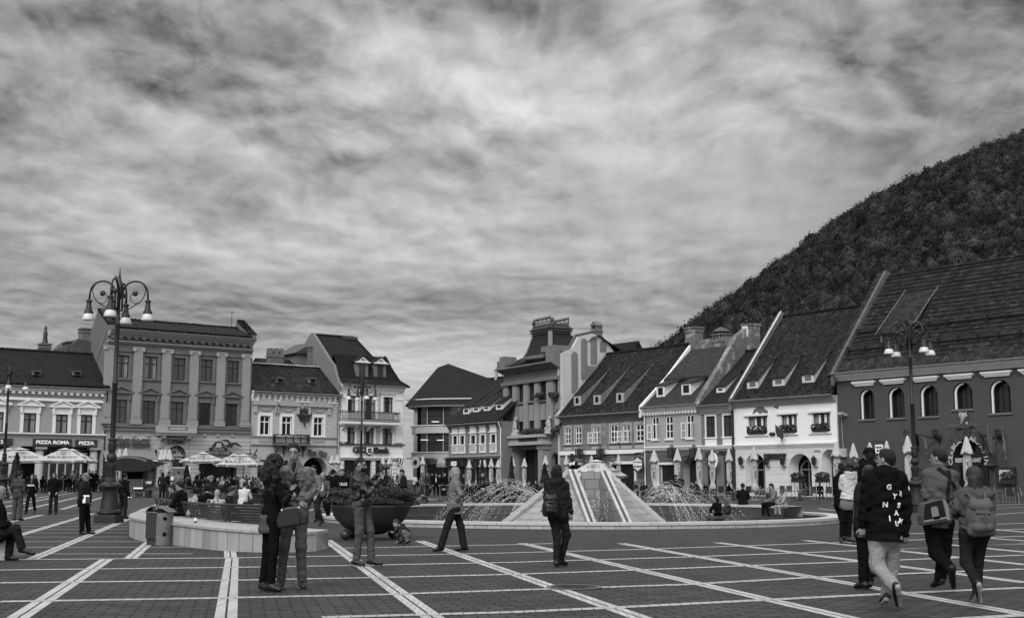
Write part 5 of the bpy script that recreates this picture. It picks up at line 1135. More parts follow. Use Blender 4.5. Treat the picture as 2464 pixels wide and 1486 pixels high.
def wall_lantern(B,u,z,s=1.0):
 mb=MB();mb.tube([(u+1.4*s,-.05,z-.2),(u+1.2*s,-.5,z-.35),(u+.5*s,-.9,z-.35),(u,-.9,z-.42)],.06*s,6);mb.tube([(u+1.4*s,-.05,z-1.0),(u+1.3*s,-.4,z-.8),(u+.9*s,-.7,z-.4)],.05*s,6)
 mb.box(u-.3*s,u+.3*s,-1.15*s-.05,-.6,z-.4,z-.3);mb.lathe([(.33*s,.95),(.2*s,1.15),(.05*s,1.25)],4,(u,-.9,z-.4))
 for dx in(-.28,.28):
  for dy in(-.25,.25):mb.box(u+dx*s-.04,u+dx*s+.04,-.9+dy-.04,-.9+dy+.04,z-.4,z+.55)
 o=mb.build('wall_lantern',MATS['metal_black'],B.root);g=MB();g.box(u-.22*s,u+.22*s,-1.1,-.7,z-.3,z+.52);g.build('lantern_glass',MATS['glass_mid'],o);return o
b_mossy()
# --- light house with two-tier roof and two dormers
def b_twotier():
 w=M('plaster_light2',.29,.9,.1,nz=(.4,.08),nz2=(4,.08))
 B=Bld('house','light plaster house with pale regular tiles in two tiers, two dormers and open casements','building',1555,RD(1555),1690,RD(1690),w)
 ze=B.kuz('D',430,1015)[1];zs=B.kuz('d',430,215)[1]
 z0=B.kuz('D',420,1327)[1];z1=B.kuz('D',420,1107)[1]
 for i,(x0,x1)in enumerate(((258,325),(388,461),(588,662))):
  u0=B.kuz('D',x0,1200)[0];u1=B.kuz('D',x1,1200)[0]
  o=B.window(u0,u1,z0,z1,'wood_white','glass_dark',rec=.12,transom=.34,fw=.11,bars=1 if i==1 else 0,sill=.14)
  zt=z1-(z1-z0)*.34;c=(u0+u1)/2
  if i!=1:casement(B,o,u0,u1,z0,zt,'L');casement(B,o,u0,u1,z0,zt,'R',120)
  t=MB();t.box(u0-.35,u1+.35,-.3,.02,z1+.7,z1+.9)
  for sg in(-1,0,1):t.box(c+sg*(u1-u0)*.45-.1,c+sg*(u1-u0)*.45+.1,-.22,.02,z1+.3,z1+.7)
  t.box(u0-.25,u1+.25,-.08,.02,z1+.12,z1+.3);t.build('window_crown',MATS['trim_white'],o)
 d=B.kr('d',325,375,478,600);B.window(d[0],d[1],.05,d[3],'trim_white','glass_dark',transom=0,mull=0,rec=.4,sur=.2)
 du,zt=B.kuz('d',638,300);AR=du-B.kuz('d',556,400)[0];AR=min(AR,B.W-du-.15);B.holes.append((arch(du-AR,du+AR,.05,zt),1.0,None));B.wall([(0,B.base),(B.W,B.base),(B.W,ze),(0,ze)],9)
 mb=MB();mb.prism(arch(du-AR,du+AR,.05,zt),.9,.95);mb.build('arched_door',MATS['glass_dark'],B.root)
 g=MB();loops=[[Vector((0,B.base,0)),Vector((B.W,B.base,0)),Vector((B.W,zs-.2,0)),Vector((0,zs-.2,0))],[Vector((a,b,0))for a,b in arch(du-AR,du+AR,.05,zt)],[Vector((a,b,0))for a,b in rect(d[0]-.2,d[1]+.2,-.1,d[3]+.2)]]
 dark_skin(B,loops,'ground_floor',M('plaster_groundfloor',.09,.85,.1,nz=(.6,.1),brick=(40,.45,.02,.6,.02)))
 B.cornice(zs-.2,zs+.15,.25,3);B.cornice(ze-.55,ze,.55,3,mat='trim_white');t=B.tb('trim_white');n=int(B.W/.4)
 for j in range(n):t.box(.1+j*.4,.1+j*.4+.18,-.3,.02,ze-.75,ze-.56)
 zk=B.kuz('D',575,735,3.0)[1];zr=B.kuz('D',850,450,6.4)[1]
 mb=MB();W=B.W;pl=[(-.55,ze+.0),(3.0,zk-.15)];p2=[(2.8,zk+.15),(6.4,zr)]
 mb.add([(0,-.55,ze),(W,-.55,ze),(W,3.0,zk-.3),(0,3.0,zk-.3)],[(0,1,2,3)]);r1=mb.build('roof',TG if False else tile('tiles_mid',.034,.2,.26,nz=(.15,.15),nz2=(2,.25),var=.25),B.root)
 mb=MB();mb.add([(0,2.6,zk-.1),(W,2.6,zk-.1),(W,6.4,zr),(0,6.4,zr),(0,12,ze+1),(W,12,ze+1)],[(0,1,2,3),(3,2,5,4)]);mb.box(0,W,2.55,2.9,zk-.3,zk-.12);mb.build('upper_roof',TL,B.root)
 k=(zk-.3-ze)/3.55
 for(x0,x1,y0,y1)in((310,372,820,925),(548,622,795,905)):
  u0,u1,z0_,z1_=B.kr('D',x0,y0,x1,y1,.8);dormer(B,ze+.55*k,k,(u0+u1)/2,u1-u0+.25,z0_,z1_,(TL,MATS['trim_white']),3.2,'shed',win=(.16,.1),ov=.3)
 prof=[(-.65,ze-.05),(0,ze+.5),(3,zk),(6.4,zr+.3)];stone_caps(B,prof,-.22,.28,MATS['trim_white']);
 prof=[(-.6,ze),(0,ze+.9),(3,zk+1.3),(4.8,zr+.6),(6.4,zr+1.6),(7.2,zr+1.6)];mb=MB();mb.prism(prof+[(7.2,ze+1),(0,ze-1)],W-.28,W+.32,axis='x');mb.build('party_wall',M('plaster_dirty',.12,.9,.1,nz=(.5,.3),nz2=(2.5,.5),stain=(1,.55,2)),B.root)
 B.gutter(ze-.02,-.68);downpipe(B,.05,0,ze-.4,mat='trim_white',r=.06)
 a0=B.kuz('D',605,420,7)[0];a1=B.kuz('D',880,420,7)[0];zz=B.kuz('D',740,378,7)[1]
 mb=MB();mb.box(a0,a1+2.2,7.0,7.8,ze+2,zz);mb.build('ridge_wall',MATS['plaster_dirty'],B.root)
 u,z=B.kuz('D',660,275,7.4);c=B.chimney(u,7.4,zz-1,z,1.45,1.1,MATS['plaster_dirty']);mb=MB()
 for j in range(6):a=pi*j/6;mb.tube([(u-.3+.5*cos(a)*cos(t_),7.4+.5*sin(a)*cos(t_),z+.15+1.0*sin(t_))for t_ in[pi*i/8 for i in range(9)]],.025,4)
 mb.build('bird_cage_cowl',MATS['metal_black'],c)
 u,z=B.kuz('D',922,315,7.4);c=B.chimney(u,7.4,zz-1,z-.6,1.4,1.1,MATS['plaster_dirty'],cap='vents');mb=MB();mb.lathe([(.9,z+.1),(.5,z+.45),(.05,z+.6)],8,(u,7.4,0));mb.build('chimney_cowl',MATS['tin'],c)
 u0,z=B.kuz('D',1115,258,6.8);u1=B.kuz('D',1250,258,6.8)[0];mb=MB();z9=zr+.2;mb.box(W-.3,u1,6.2,7.4,z9-1.5,z);mb.box(W-.4,u1+.1,6.1,7.5,z,z+.15);ch=mb.build('chimney',MATS['plaster_dirty'],B.root)
 mb=MB();mb.box(W-.28,u1-.45,6.17,6.2,z9+.4,z-.02);mb.build('painted_side',MATS['trim_white'],ch)
 B.finish()
 for x in(455,668):
  u,z=B.kuz('d',x,270,-.8);wall_lantern(B,u,z)
def dark_skin(B,loops,name,mat,y=-.05):
 tri=tessellate_polygon(loops);flat=[v for l in loops for v in l];mb=MB();mb.add([(v.x,y,v.y)for v in flat],[])
 for t in tri:
  a,b,c=(flat[i]for i in t);ar=(b.x-a.x)*(c.y-a.y)-(b.y-a.y)*(c.x-a.x)
  if abs(ar)>1e-9:mb.f.append(list(t)if ar>0 else[t[0],t[2],t[1]]);mb.mi.append(0)
 for lp in loops:
  n=len(lp)
  for i in range(n):a,b=lp[i],lp[(i+1)%n];mb.add([(a.x,y,a.y),(b.x,y,b.y),(b.x,0,b.y),(a.x,0,a.y)],[(0,1,2,3)])
 return mb.build(name,mat,B.root)
b_twotier()
def b_narrow():
 w=M('plaster_narrow',.14,.9,.1,nz=(.5,.1),nz2=(4,.1))
 B=Bld('house','narrow mid grey house with two white framed windows and a single dormer','building',1690,RD(1690),1770,RD(1770),w)
 ze=B.kuz('D',880,1005)[1];zs=B.kuz('d',880,205)[1];z0=B.kuz('D',900,1315)[1];z1=B.kuz('D',900,1105)[1]
 for x0,x1 in((780,866),(948,1038)):
  u0=B.kuz('D',x0,1200)[0];u1=B.kuz('D',x1,1200)[0];o=B.window(u0,u1,z0,z1,'wood_dark','glass_mid',sur=.16,rec=.15,fw=.1,transom=.35)
  t=MB();t.box(u0-.16,u1+.16,-.06,.02,z1+.17,z1+.75);t.box(u0-.3,u1+.3,-.2,.02,z1+.76,z1+.9);t.box(u0-.16,u1+.16,-.06,.02,z0-.75,z0-.06);t.box(u0-.25,u1+.25,-.15,.02,z0-.06,z0+.06);t.build('window_crown',MATS['trim_white'],o)
 for q in((785,300,875,560),(945,300,1045,560)):r=B.kr('d',*q);B.window(r[0],r[1],.1,r[3],'wood_dark','glass_dark',transom=0)
 B.wall([(0,B.base),(B.W,B.base),(B.W,ze),(0,ze)],9)
 B.cornice(zs-.2,zs+.15,.22,3);B.cornice(ze-.8,ze-.1,.5,4,mat='trim_grey')
 mb=MB();r=B.kr('d',765,255,1045,278);text_on(mb,'LOGO - PROMO',(r[0]+r[1])/2,(r[2]+r[3])/2,.5,y=-.1,bold=.02,fit=(r[1]-r[0])*.95);mb.build('shop_lettering',MATS['letter_dark'],B.root)
 u,z=B.kuz('d',862,340,-.6);mb=MB();mb.prism([(u+.55*cos(a),z+.75*sin(a))for a in[2*pi*j/18 for j in range(18)]],-.9,-.8);s_=mb.build('round_sign',MATS['letter_white'],B.root);mb=MB();text_on(mb,'M',u,z,.8,y=-.92,bold=.03);mb.build('lettering',MATS['letter_dark'],s_)
 zr=B.kuz('D',1240,485,6.0)[1];roof,k=B.roof_gable(ze+.05,zr,6.0,TG,ov=.6,u0=.1)
 u0,u1,z0_,z1_=B.kr('D',915,830,972,886,1.2);dormer(B,B.zE,k,(u0+u1)/2,u1-u0+.3,z0_,z1_,(TG,MATS['trim_white']),(z1_-B.zE)/k+2.2,'shed',win=(.16,.1))
 B.gutter(ze-.05,-.68);downpipe(B,B.W-.02,0,ze-.3,mat='metal_black',r=.12)
 a0=B.kuz('D',975,400,8)[0];a1=B.kuz('D',1350,420,8)[0];z=B.kuz('D',1100,400,8)[1];mb=MB();mb.prism([(7.5,zr-3),(7.5,z-.9),(8.5,z),(12,z-2.5),(12,zr-3)],a0,a1,axis='x');mb.build('rear_roof',TO,B.root)
 B.finish()
b_narrow()
# --- white restaurant house
def b_white():
 w=M('plaster_white',.66,.88,.12,nz=(.35,.06),nz2=(3,.05))
 B=Bld('restaurant_house','white two storey house with tall mossy roof, flower boxes and arched restaurant doors','building',1771,RD(1771),2019,RD(2019),w)
 ze=B.kuz('D',1530,940)[1];zc0=B.kuz('D',1530,1005)[1];zs=B.kuz('d',1530,197)[1];z0=B.kuz('D',1570,1267)[1];z1=B.kuz('D',1570,1097)[1]
 for i,(x0,x1)in enumerate(((1178,1362),(1495,1648),(1798,1966))):
  u0=B.kuz('D',x0,1180)[0];u1=B.kuz('D',x1,1180)[0]
  o=B.window(u0,u1,z0,z1,'wood_dark','glass_dark',rec=.28,transom=0,mull=2,fw=.09,curtain=.16)
  t=MB();t.box(u0-.35,u1+.15,-.2,.02,z1+.05,z1+.22);t.box(u0-.35,u1+.15,-.15,.02,z0-.2,z0-.05);t.build('window_sill',MATS['trim_white'],o)
  c=MB()
  for k in range(2):a=u0+(u1-u0)*(k+1)/3;c.box(a-.1,a+.1,.18,.25,z0+.1,z1-.1)
  c.build('window_post',MATS['trim_white'],o)
  fb=MB();fb.box(u0+.1,u1-.1,-.3,.1,z0,z0+.22);fb.build('flower_box',MATS['wood_dark'],o);rr=random.Random(i);f=MB();f2=MB()
  for k in range(60):
   p=(rr.uniform(u0+.1,u1-.1),rr.uniform(-.38,.05),z0+.25+rr.uniform(-.05,.38));(f if k%6 else f2).ball(p,rr.uniform(.06,.13),5,4)
  f.build('box_plants',MATS['foliage_dark'],o);f2.build('flowers',MATS['flower'],o)
 arches=[]
 for(x,yt,xr)in((1248,268,1345),(1677,270,1790)):
  c,zt=B.kuz('d',x,yt);r=abs(B.kuz('d',xr,400)[0]-c);B.holes.append((arch(c-r,c+r,.05,zt),1.6,None));arches.append((c,r,zt))
 c,zt=B.kuz('d',1975,228);lf=B.kuz('d',1893,400)[0];c=(lf+B.W-.05)/2;r=(B.W-.05-lf)/2;B.holes.append((arch(c-r,c+r,.05,zt),1.3,None));arches.append((c,r,zt))
 B.wall([(0,B.base),(B.W,B.base),(B.W,ze),(0,ze)],9)
 mm=M('plaster_lower',.5,.88,.12,nz=(.5,.1),brick=(30,.62,.02,.72,.01))
 loops=[[Vector((0.05,B.base,0)),Vector((B.W-.02,B.base,0)),Vector((B.W-.02,zs-.2,0)),Vector((0.05,zs-.2,0))]]+[[Vector((a,b,0))for a,b in arch(c-r,c+r,.06,zt)]for c,r,zt in arches]
 dark_skin(B,loops,'ground_floor',mm,-.04)
 for i,(c,r,zt)in enumerate(arches):
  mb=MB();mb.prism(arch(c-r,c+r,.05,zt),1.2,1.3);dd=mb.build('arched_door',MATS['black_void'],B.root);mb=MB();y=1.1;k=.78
  o_=arch(c-r*k,c+r*k,.05,zt-.5);i_=arch(c-r*k+.14,c+r*k-.14,.1,zt-.64)
  for j in range(2,len(o_)-1):mb.prism([o_[j],o_[j+1],i_[j+1],i_[j]],y,y+.08)
  mb.box(c-r*k,c-r*k+.14,y,y+.08,.05,zt-.5-r*k);mb.box(c+r*k-.14,c+r*k,y,y+.08,.05,zt-.5-r*k);mb.box(c-.06,c+.06,y,y+.08,.05,zt-.6);mb.box(c-r*k,c+r*k,y-.01,y+.09,2.2,2.35)
  mb.build('door_frame',MATS['trim_dark'],dd)
 mb=MB();r_=B.kr('d',1345,278,1555,318);text_on(mb,'RESTAURANT',(r_[0]+r_[1])/2,(r_[2]+r_[3])/2,.55,y=-.2,ext=.06,bold=.04,fit=r_[1]-r_[0]);mb.build('shop_lettering',MATS['letter_dark'],B.root)
 r_=B.kr('d',1812,230,1893,252);mb=MB();mb.box(r_[0],r_[1],-.08,-.04,r_[2],r_[3]);s_=mb.build('street_name_plate',MATS['letter_white'],B.root);mb=MB();text_on(mb,'Piata Sfatului 14',(r_[0]+r_[1])/2,(r_[2]+r_[3])/2,.3,y=-.1,ext=.005,fit=(r_[1]-r_[0])*.86);mb.build('lettering',MATS['letter_dark'],s_)
 for x in(1113,1360,1513,1815):
  u,z=B.kuz('d',x,340,-.3);mb=MB();mb.lathe([(.1,-.35),(.2,-.2),(.22,.15),(.3,.18),(.1,.35),(.04,.45)],6,(u,-.4,z));mb.tube([(u,-.4,z-.35),(u+.1,-.3,z-.55),(u+.1,-.04,z-.5)],.05,5);mb.build('wall_lantern',MATS['metal_black'],B.root)
 B.cornice(zs-.2,zs+.2,.3,4);B.cornice(zc0,ze,.5,5,mat='trim_grey')
 mb=MB();u,z=B.kuz('D',1292,1055);mb.prism([(u-.9,z-.35),(u-.3,z-.1),(u,z-.45),(u+.3,z-.2),(u+.85,z-.35),(u+.95,z-.1),(u+.55,z+.15),(u+.35,z+.55),(u+.1,z+.3),(u-.15,z+.65),(u-.4,z+.25),(u-.7,z+.1)],-.006,.0);u,z=B.kuz('D',1450,1022);mb.prism([(u-.35,z),(u,z+.2),(u+.3,z+.1),(u+.2,z-.2),(u-.1,z-.1)],-.006,0);mb.build('bare_plaster_patch',MATS['trim_dark'],B.root)
 mb=MB();u,z=B.kuz('D',1418,1280);mb.ball((u-.15,-.1,z),.17,8,6);mb.ball((u+.15,-.1,z),.17,8,6);mb.build('wall_ornament',MATS['metal_black'],B.root)
 br=6.6;zr=(B.kuz('D',1530,180,br)[1]+B.kuz('E',900,505,br)[1])/2;roof,k=B.roof_gable(ze+.05,zr,br,TM,ov=.6,u0=.4)
 for(x0,x1,y0,y1)in((1265,1330,775,852),(1508,1578,752,828),(1783,1852,715,795)):
  u0,u1,z0_,z1_=B.kr('D',x0,y0,x1,y1,1.5);dormer(B,B.zE,k,(u0+u1)/2+.15,u1-u0+.55,z0_,z1_,(TM,M('dormer_plaster',.42,.9,.1,nz=(2,.3))),(z1_-B.zE)/k+1.9,'shed',win=(.22,.06),pane='trim_dark',frame='trim_white',ov=.1)
 stone_caps(B,[(-.62,ze),(br,zr+.3),(br+.4,zr+.2)],-.15,.3,M('stone_coping',.13,.9,.1,nz=(2,.5),nz2=(8,.4)))
 mb=MB();mb.tube([(.17,-.6,ze+.26),(.17,br,zr+.5)],.06,4);mb.build('mortar_line',MATS['trim_white'],B.root)
 B.gutter(ze,-.68);B.finish();return B
BW_=b_white()
# --- large dark house with the arched windows
def b_dark():
 w=M('plaster_darkred',.062,.9,.1,nz=(.4,.15),nz2=(3,.12),stain=(1.2,.72,5),bump=(6,.3,.01))
 M('reveal_white',.7,.8,.2)
 B=Bld('restaurant_building','large dark rendered house with arched windows, stone portal and vast ribbed tile roof, far right','building',2022,RD(2022),2620,RD(2620),w)
 zc1=B.kuz('E',1250,1150)[1];zc0=B.kuz('E',1250,1212)[1]
 zt=B.kuz('E',1228,1308)[1];zb_=B.kuz('r',895,215)[1]
 xs=[(875,1017),(1148,1306),(1452,1625),(1773,1960),(2125,2328)]
 us=[(B.kuz('E',a,1420)[0],B.kuz('E',b,1420)[0])for a,b in xs];st=us[4][0]-us[3][0];us+=[(us[4][0]+st*k,us[4][1]+st*k)for k in(1,)]
 for i,(a,b)in enumerate(us):
  B.holes.append((arch(a,b,zb_+(.42 if i==3 else 0),zt),.75,None))
  z0=zb_+(.42 if i==3 else 0);mb=MB();mb.prism(arch(a+.0,b,z0,zt),.7,.78);p=mb.build('pane',MATS['glass_dark'],B.root)
  p.name='window'
  o=MB();oo=arch(a+.62,b-.08,z0+.02,zt-.1);ii=arch(a+.68,b-.14,z0+.08,zt-.16)
  for j in range(len(oo)):o.prism([oo[j],oo[(j+1)%len(oo)],ii[(j+1)%len(ii)],ii[j]],.62,.7)
  o.box((a+b)/2+.25,(a+b)/2+.33,.63,.69,z0+.1,zt-.4);o.build('window_frame',MATS['wood_dark'],p)
  q=MB();full=arch(a+.02,b-.02,z0+.01,zt-.02);ins=arch(a+.14,b-.1,z0+.01,zt-.16)
  n=len(full);idx=[0]+list(range(n-1,n//2,-1))
  for j in range(len(idx)-1):q.prism([full[idx[j]],full[idx[j+1]],ins[idx[j+1]],ins[idx[j]]],.22,.34)
  q.build('pale_jamb',MATS['reveal_white'],p)
  t=MB();zl=zt+.24;t.box(a-.30,b+.05,-.15,.02,zl,zl+.12);t.box(a-.42,b+.15,-.24,.02,zl+.12,zl+.24);t.box(a-.52,b+.25,-.32,.02,zl+.24,zl+.38);t.build('hood_moulding',MATS['trim_white'],B.root)
  t=MB();t.box(a-.15,b+.1,-.12,.02,z0-.14,z0);t.build('window_sill',MATS['trim_dark'],B.root)
 pc,pz=B.kuz('r',1782,355);zsp=B.kuz('r',1782,770)[1];ro=pz-zsp;ox=(B.kuz('r',2105,770)[0]-B.kuz('r',1450,770)[0])/2;EX=ox/ro;ri=ro*.72;rx=ri*EX
 B.holes.append((arch(pc-rx,pc+rx,.05,zsp+ri,14,1/EX),1.2,None))
 d0=B.kr('r',1015,730,1140,1000);dl=(pc-ro-7.3,pc-ro-5.6)
 aw=B.kuz('r',480,710);B.holes.append((arch(aw[0]-.9,aw[0]+1.3,0.05,aw[1]),.5,None))
 B.wall([(0,B.base),(B.W,B.base),(B.W,zc1),(0,zc1)],12)
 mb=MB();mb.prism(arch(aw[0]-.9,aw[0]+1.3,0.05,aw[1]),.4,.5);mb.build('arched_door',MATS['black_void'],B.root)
 sm=M('portal_stone',.05,.85,.15,nz=(1.5,.4),nz2=(8,.3));mb=MB()
 for k in range(11):
  a0=pi*(k+.02)/11;a1=pi*(k+.98)/11;oo=.34 if k%2 else.26
  mb.prism([(pc+EX*ri*cos(a0),zsp+ri*sin(a0)),(pc+EX*ro*cos(a0),zsp+ro*sin(a0)),(pc+EX*ro*cos((a0+a1)/2),zsp+ro*sin((a0+a1)/2)),(pc+EX*ro*cos(a1),zsp+ro*sin(a1)),(pc+EX*ri*cos(a1),zsp+ri*sin(a1))],-oo,.02)
 for sg in(-1,1):mb.box(pc+sg*rx,pc+sg*(ox+.1),-.5,.02,zsp-.25,zsp-.02);mb.box(pc+sg*rx,pc+sg*(ox-.5),-.12,.02,.0,zsp-.25)
 mb.build('portal',sm,B.root)
 mb=MB();mb.prism(arch(pc-rx,pc+rx,.05,zsp+ri,14,1/EX),1.05,1.15);dr=mb.build('door',MATS['glass_dark'],B.root);mb=MB()
 for k in range(5):a=pc-rx+2*rx*k/4;mb.box(a-.1,a+.1,.95,1.04,.05,zsp-.2)
 mb.box(pc-rx,pc+rx,.9,1.04,zsp-.25,zsp-.05);mb.box(pc-rx,pc-rx*.35,.96,1.04,.05,1.0);mb.box(pc+rx*.35,pc+rx,.96,1.04,.05,1.0);mb.build('door_frame',MATS['wood_dark'],dr)
 mb=MB();rl=(ri+ro)/2*.86;t1='CERBUL CARPATIN';n=len(t1)
 for i,ch in enumerate(t1):
  a=pi*1.02-(pi*1.04)*i/(n-1);
  if ch!=' ':text_on(mb,ch,pc+EX*rl*.90*cos(a),zsp+.12+rl*.90*sin(a),.46,y=-.3,ext=.02,bold=.02,rot=a-pi/2,sx=1.2)
 text_on(mb,'RESTAURANT',pc,zsp+.16,.42,y=-.3,ext=.02,bold=.02,fit=rx*1.35);mb.build('shop_lettering',M('letter_silver',.34,.6,.3),B.root)
 q=B.kr('r',1675,135,1778,300);mb=MB();mb.box(q[0],q[1],-.2,0,q[2],q[3]);c=(q[0]+q[1])/2;h=q[3]-q[2]
 pq=mb.build('relief_plaque',sm,B.root);mb=MB()
 for k in range(22):rr=random.Random(k);mb.ball((c+rr.uniform(-.32,.32),-.2,q[2]+h*rr.uniform(.08,.92)),rr.uniform(.06,.14),6,4,(1,.5,1))
 mb.tube([(c-.05,-.24,q[2]+.3),(c+.1,-.26,q[2]+h*.5),(c-.05,-.24,q[2]+h*.8)],[.12,.1,.12],6);mb.build('carving',MATS['trim_grey'],pq)
 q=B.kr('r',1632,308,1845,348);mb=MB();mb.prism([(q[0],q[3]),(q[1],q[3]),(q[1]-.2,q[2]),(q[0]+.2,q[2])],-.25,0);pl=mb.build('name_plaque',sm,B.root);mb=MB();text_on(mb,'MONUMENT ISTORIC',c,(q[2]+q[3])/2+.1,.26,y=-.27,ext=.005);mb.build('lettering',MATS['trim_dark'],pl)
 q=B.kr('r',2145,825,2375,1035);mb=MB();mb.box(q[0],q[1],-.35,0,q[2],q[3]);fr=mb.build('picture_frame',MATS['letter_dark'],B.root);mb=MB();mb.box(q[0]+.3,q[1]-.3,-.38,-.34,q[2]+.2,q[3]-.2);pi_=mb.build('picture',M('picture_tone',.3,.5,.3,nz=(1.8,1.4),nz2=(5,.9)),fr)
 q=B.kr('r',650,548,742,660);mb=MB();mb.box(q[0],q[1],-.3,-.22,q[2],q[3]);ns=mb.build('notice_board',MATS['letter_white'],B.root);mb=MB()
 for k,tx in enumerate(('THE RESTAURANT','SERVICES DAILY','GRILL MENU','GRILL FISH AND','CAKES AND','TERRACE')):text_on(mb,tx,(q[0]+q[1])/2,q[3]-.22-k*.26,.22,y=-.315,ext=.004,bold=.008,fit=(q[1]-q[0])*(.85 if k%2==0 else.65))
 mb.build('lettering',MATS['letter_dark'],ns);mb=MB();mb.tube([(q[0]-.3,-.26,q[3]+.25),(q[1]+.2,-.26,q[3]+.25)],.04,5);mb.build('bracket',MATS['metal_black'],ns)
 for q_ in((1005,730,1030,985),(1195,845,1330,1020)):q=B.kr('r',*q_);mb=MB();mb.box(q[0],q[1]+.2,-.15,0,q[2],q[3]);fr=mb.build('menu_case',MATS['letter_dark'],B.root);mb=MB();mb.box(q[0]+.2,q[1]-.0,-.17,-.14,q[2]+.2,q[3]-.25);mb.build('glass',MATS['glass_mid'],fr)
 mb=MB();q=B.kr('r',190,148,222,178,-.4);mb.box(q[0]-.1,q[1]+.1,-.7,-.3,q[2],q[3]);mb.box((q[0]+q[1])/2+.2,(q[0]+q[1])/2+.3,-.35,0,q[2]-.1,q[2]+.1);u,z=B.kuz('r',232,640);mb.box(u-.35,u+.35,-.2,0,z-.4,z+.3);mb.tube([(u,-.03,z),(u-.1,-.03,q[2])],.025,4);mb.build('security_camera',MATS['trim_grey'],B.root)
 for x in(1340,2120):
  u,z=B.kuz('r',x,400,-.6);mb=MB();mb.tube([(u,-.1,z-.4),(u-.3,-.6,z-.35),(u-.9,-1.2,z-.1),(u-1.4,-1.5,z+.15),(u-1.8,-1.6,z),(u-1.75,-1.6,z-.5)],[.08,.07,.06,.05,.045,.03],7)
  mb.tube([(u+.1,-.2,z-.5),(u-.1,-.3,z+.1),(u-.3,-.35,z+.3)],[.08,.12,.05],8);mb.ball((u-.1,-.35,z+.18),.15,9,7);mb.tube([(u+.2,-.2,z-.8),(u+.45,-.3,z-.2),(u+.1,-.3,z+.2)],[.05,.1,.05],7)
  mb.tube([(u-1.7+.25*cos(a),-1.6,z+.0+.25*sin(a))for a in[2*pi*j/10 for j in range(9)]],.05,5)
  lb=mb.build('lantern_bracket',MATS['metal_black'],B.root,smooth=True);g=MB();zz=z-.7
  g.lathe([(.12,-.95),(.3,-.3),(.3,-.28)],6,(u-1.75,-1.6,zz));gl=g.build('lantern_glass',M('lamp_milk',.75,.5,.3,emit=.15),lb);g=MB();g.lathe([(.36,-.28),(.3,-.15),(.1,.1),(.03,.25)],6,(u-1.75,-1.6,zz));g.build('lantern_cap',MATS['metal_black'],lb)
 B.cornice(zc0,zc1,.75,4,mat='trim_white')
 br=7.0;zr=(B.kuz('E',1150,285,br)[1]+B.kuz('E',2440,20,br)[1])/2;ze=zc1
 roof,k=B.roof_gable(ze+.05,zr,br,TB,ov=.75,u0=.5)
 tt=M('tile_row_edge',.02,.9,.1);mb=MB();n=int((zr-ze)/.42)
 for j in range(1,n):
  y=br*j/n;z=B.zE+k*y;mb.box(.5,B.W,y-.055,y+.03,z-.02,z+.085)
 mb.build('tile_courses',TB,roof)
 stone_caps(B,[(-.78,ze),(br,zr+.35),(br+.5,zr+.3)],.0,.3,M('stone_coping_pale',.09,.9,.1,nz=(2,.4),nz2=(8,.4)))
 mb=MB();mb.prism([(-.78,ze-.05),(br-.2,zr+.4),(br+.5,zr+.4),(br+.5,ze),(0,ze-.3)],-.5,-.02,axis='x');mb.build('gable_tiles',TB,B.root)
 for(yy)in(2.3,.9):
  mb=MB();z=B.zE+k*yy;mb.tube([(.5,yy-.25,z+.15),(B.W,yy-.25,z+.15)],.05,5);mb.tube([(.5,yy-.3,z+.35),(B.W,yy-.3,z+.35)],.04,5)
  for j in range(int(B.W/1.7)):mb.box(.7+j*1.7,.75+j*1.7,yy-.33,yy+.1,z-.1,z+.42)
  mb.build('snow_guard',MATS['metal_black'],roof)
 u0,u1,z0_,z1_=B.kr('E',1205,800,1395,860,2.6);dormer(B,B.zE,k,(u0+u1)/2,2.6,z0_-.3,z1_,(TB,MATS['trim_dark']),5.2,'shed',win=(.2,.1),ov=.25,frame='wood_dark')
 for x0,y0,x1,y1 in((1207,858,1362,592),(1390,820,1535,565)):
  a=B.kuz('E',x0,y0,2.6);
 mb=MB()
 for du in(-1.6,1.6):c=(u0+u1)/2+du;y0=(z1_-B.zE)/k;mb.tube([(c,y0-1.0,z1_-.05),(c,5.4,B.zE+k*5.4+.1)],.04,4)
 mb.build('dormer_flashing',MATS['stone_coping'],roof)
 mb=MB();u,z=B.kuz('E',1065,340,8);B.chimney(-.9,8,zr-3,zr-.6,.8,.8,MATS['trim_grey'])
 B.gutter(ze+.05,-.85);B.finish();return B
BD=b_dark()
# ==== fountain
def at(x,y,z=0.0):
 """place on the (slightly rising) ground under overview pixel x, y"""
 return GG(x,y)
def yline(x,D):
 p=P(x,1153,D);return Vector((p.x,p.y,hz(p.x,p.y)))
M('marble',.34,.45,.4,nz=(.9,.22),nz2=(5,.16),brick=(.42,5,.012,.45,.14),stain=(1.3,.7,.5));M('marble_top',.38,.5,.35,nz=(1.1,.2),nz2=(6,.12),brick=(.9,5,.01,.6,.06))
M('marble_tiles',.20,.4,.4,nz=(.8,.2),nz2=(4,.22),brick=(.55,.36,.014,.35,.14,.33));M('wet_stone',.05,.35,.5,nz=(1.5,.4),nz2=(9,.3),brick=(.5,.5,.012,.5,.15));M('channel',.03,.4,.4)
def ring_wall(name,r0,r1,z0,z1,mats,a0=0,a1=2*pi,n=96,parent=None,cx=FC.x,cy=FC.y):
 full=abs(a1-a0-2*pi)<1e-6
 side=MB();side.lathe([(r1,z0),(r1,z1)],n,(cx,cy,0),a0,a1);inn=MB();inn.lathe([(r0,z1),(r0,z0)],n,(cx,cy,0),a0,a1)
 top=MB();top.lathe([(r1+.04,z1-.05),(r1+.04,z1+.03),(r0-.02,z1+.03),(r0-.02,z1-.05)],n,(cx,cy,0),a0,a1)
 return side,inn,top
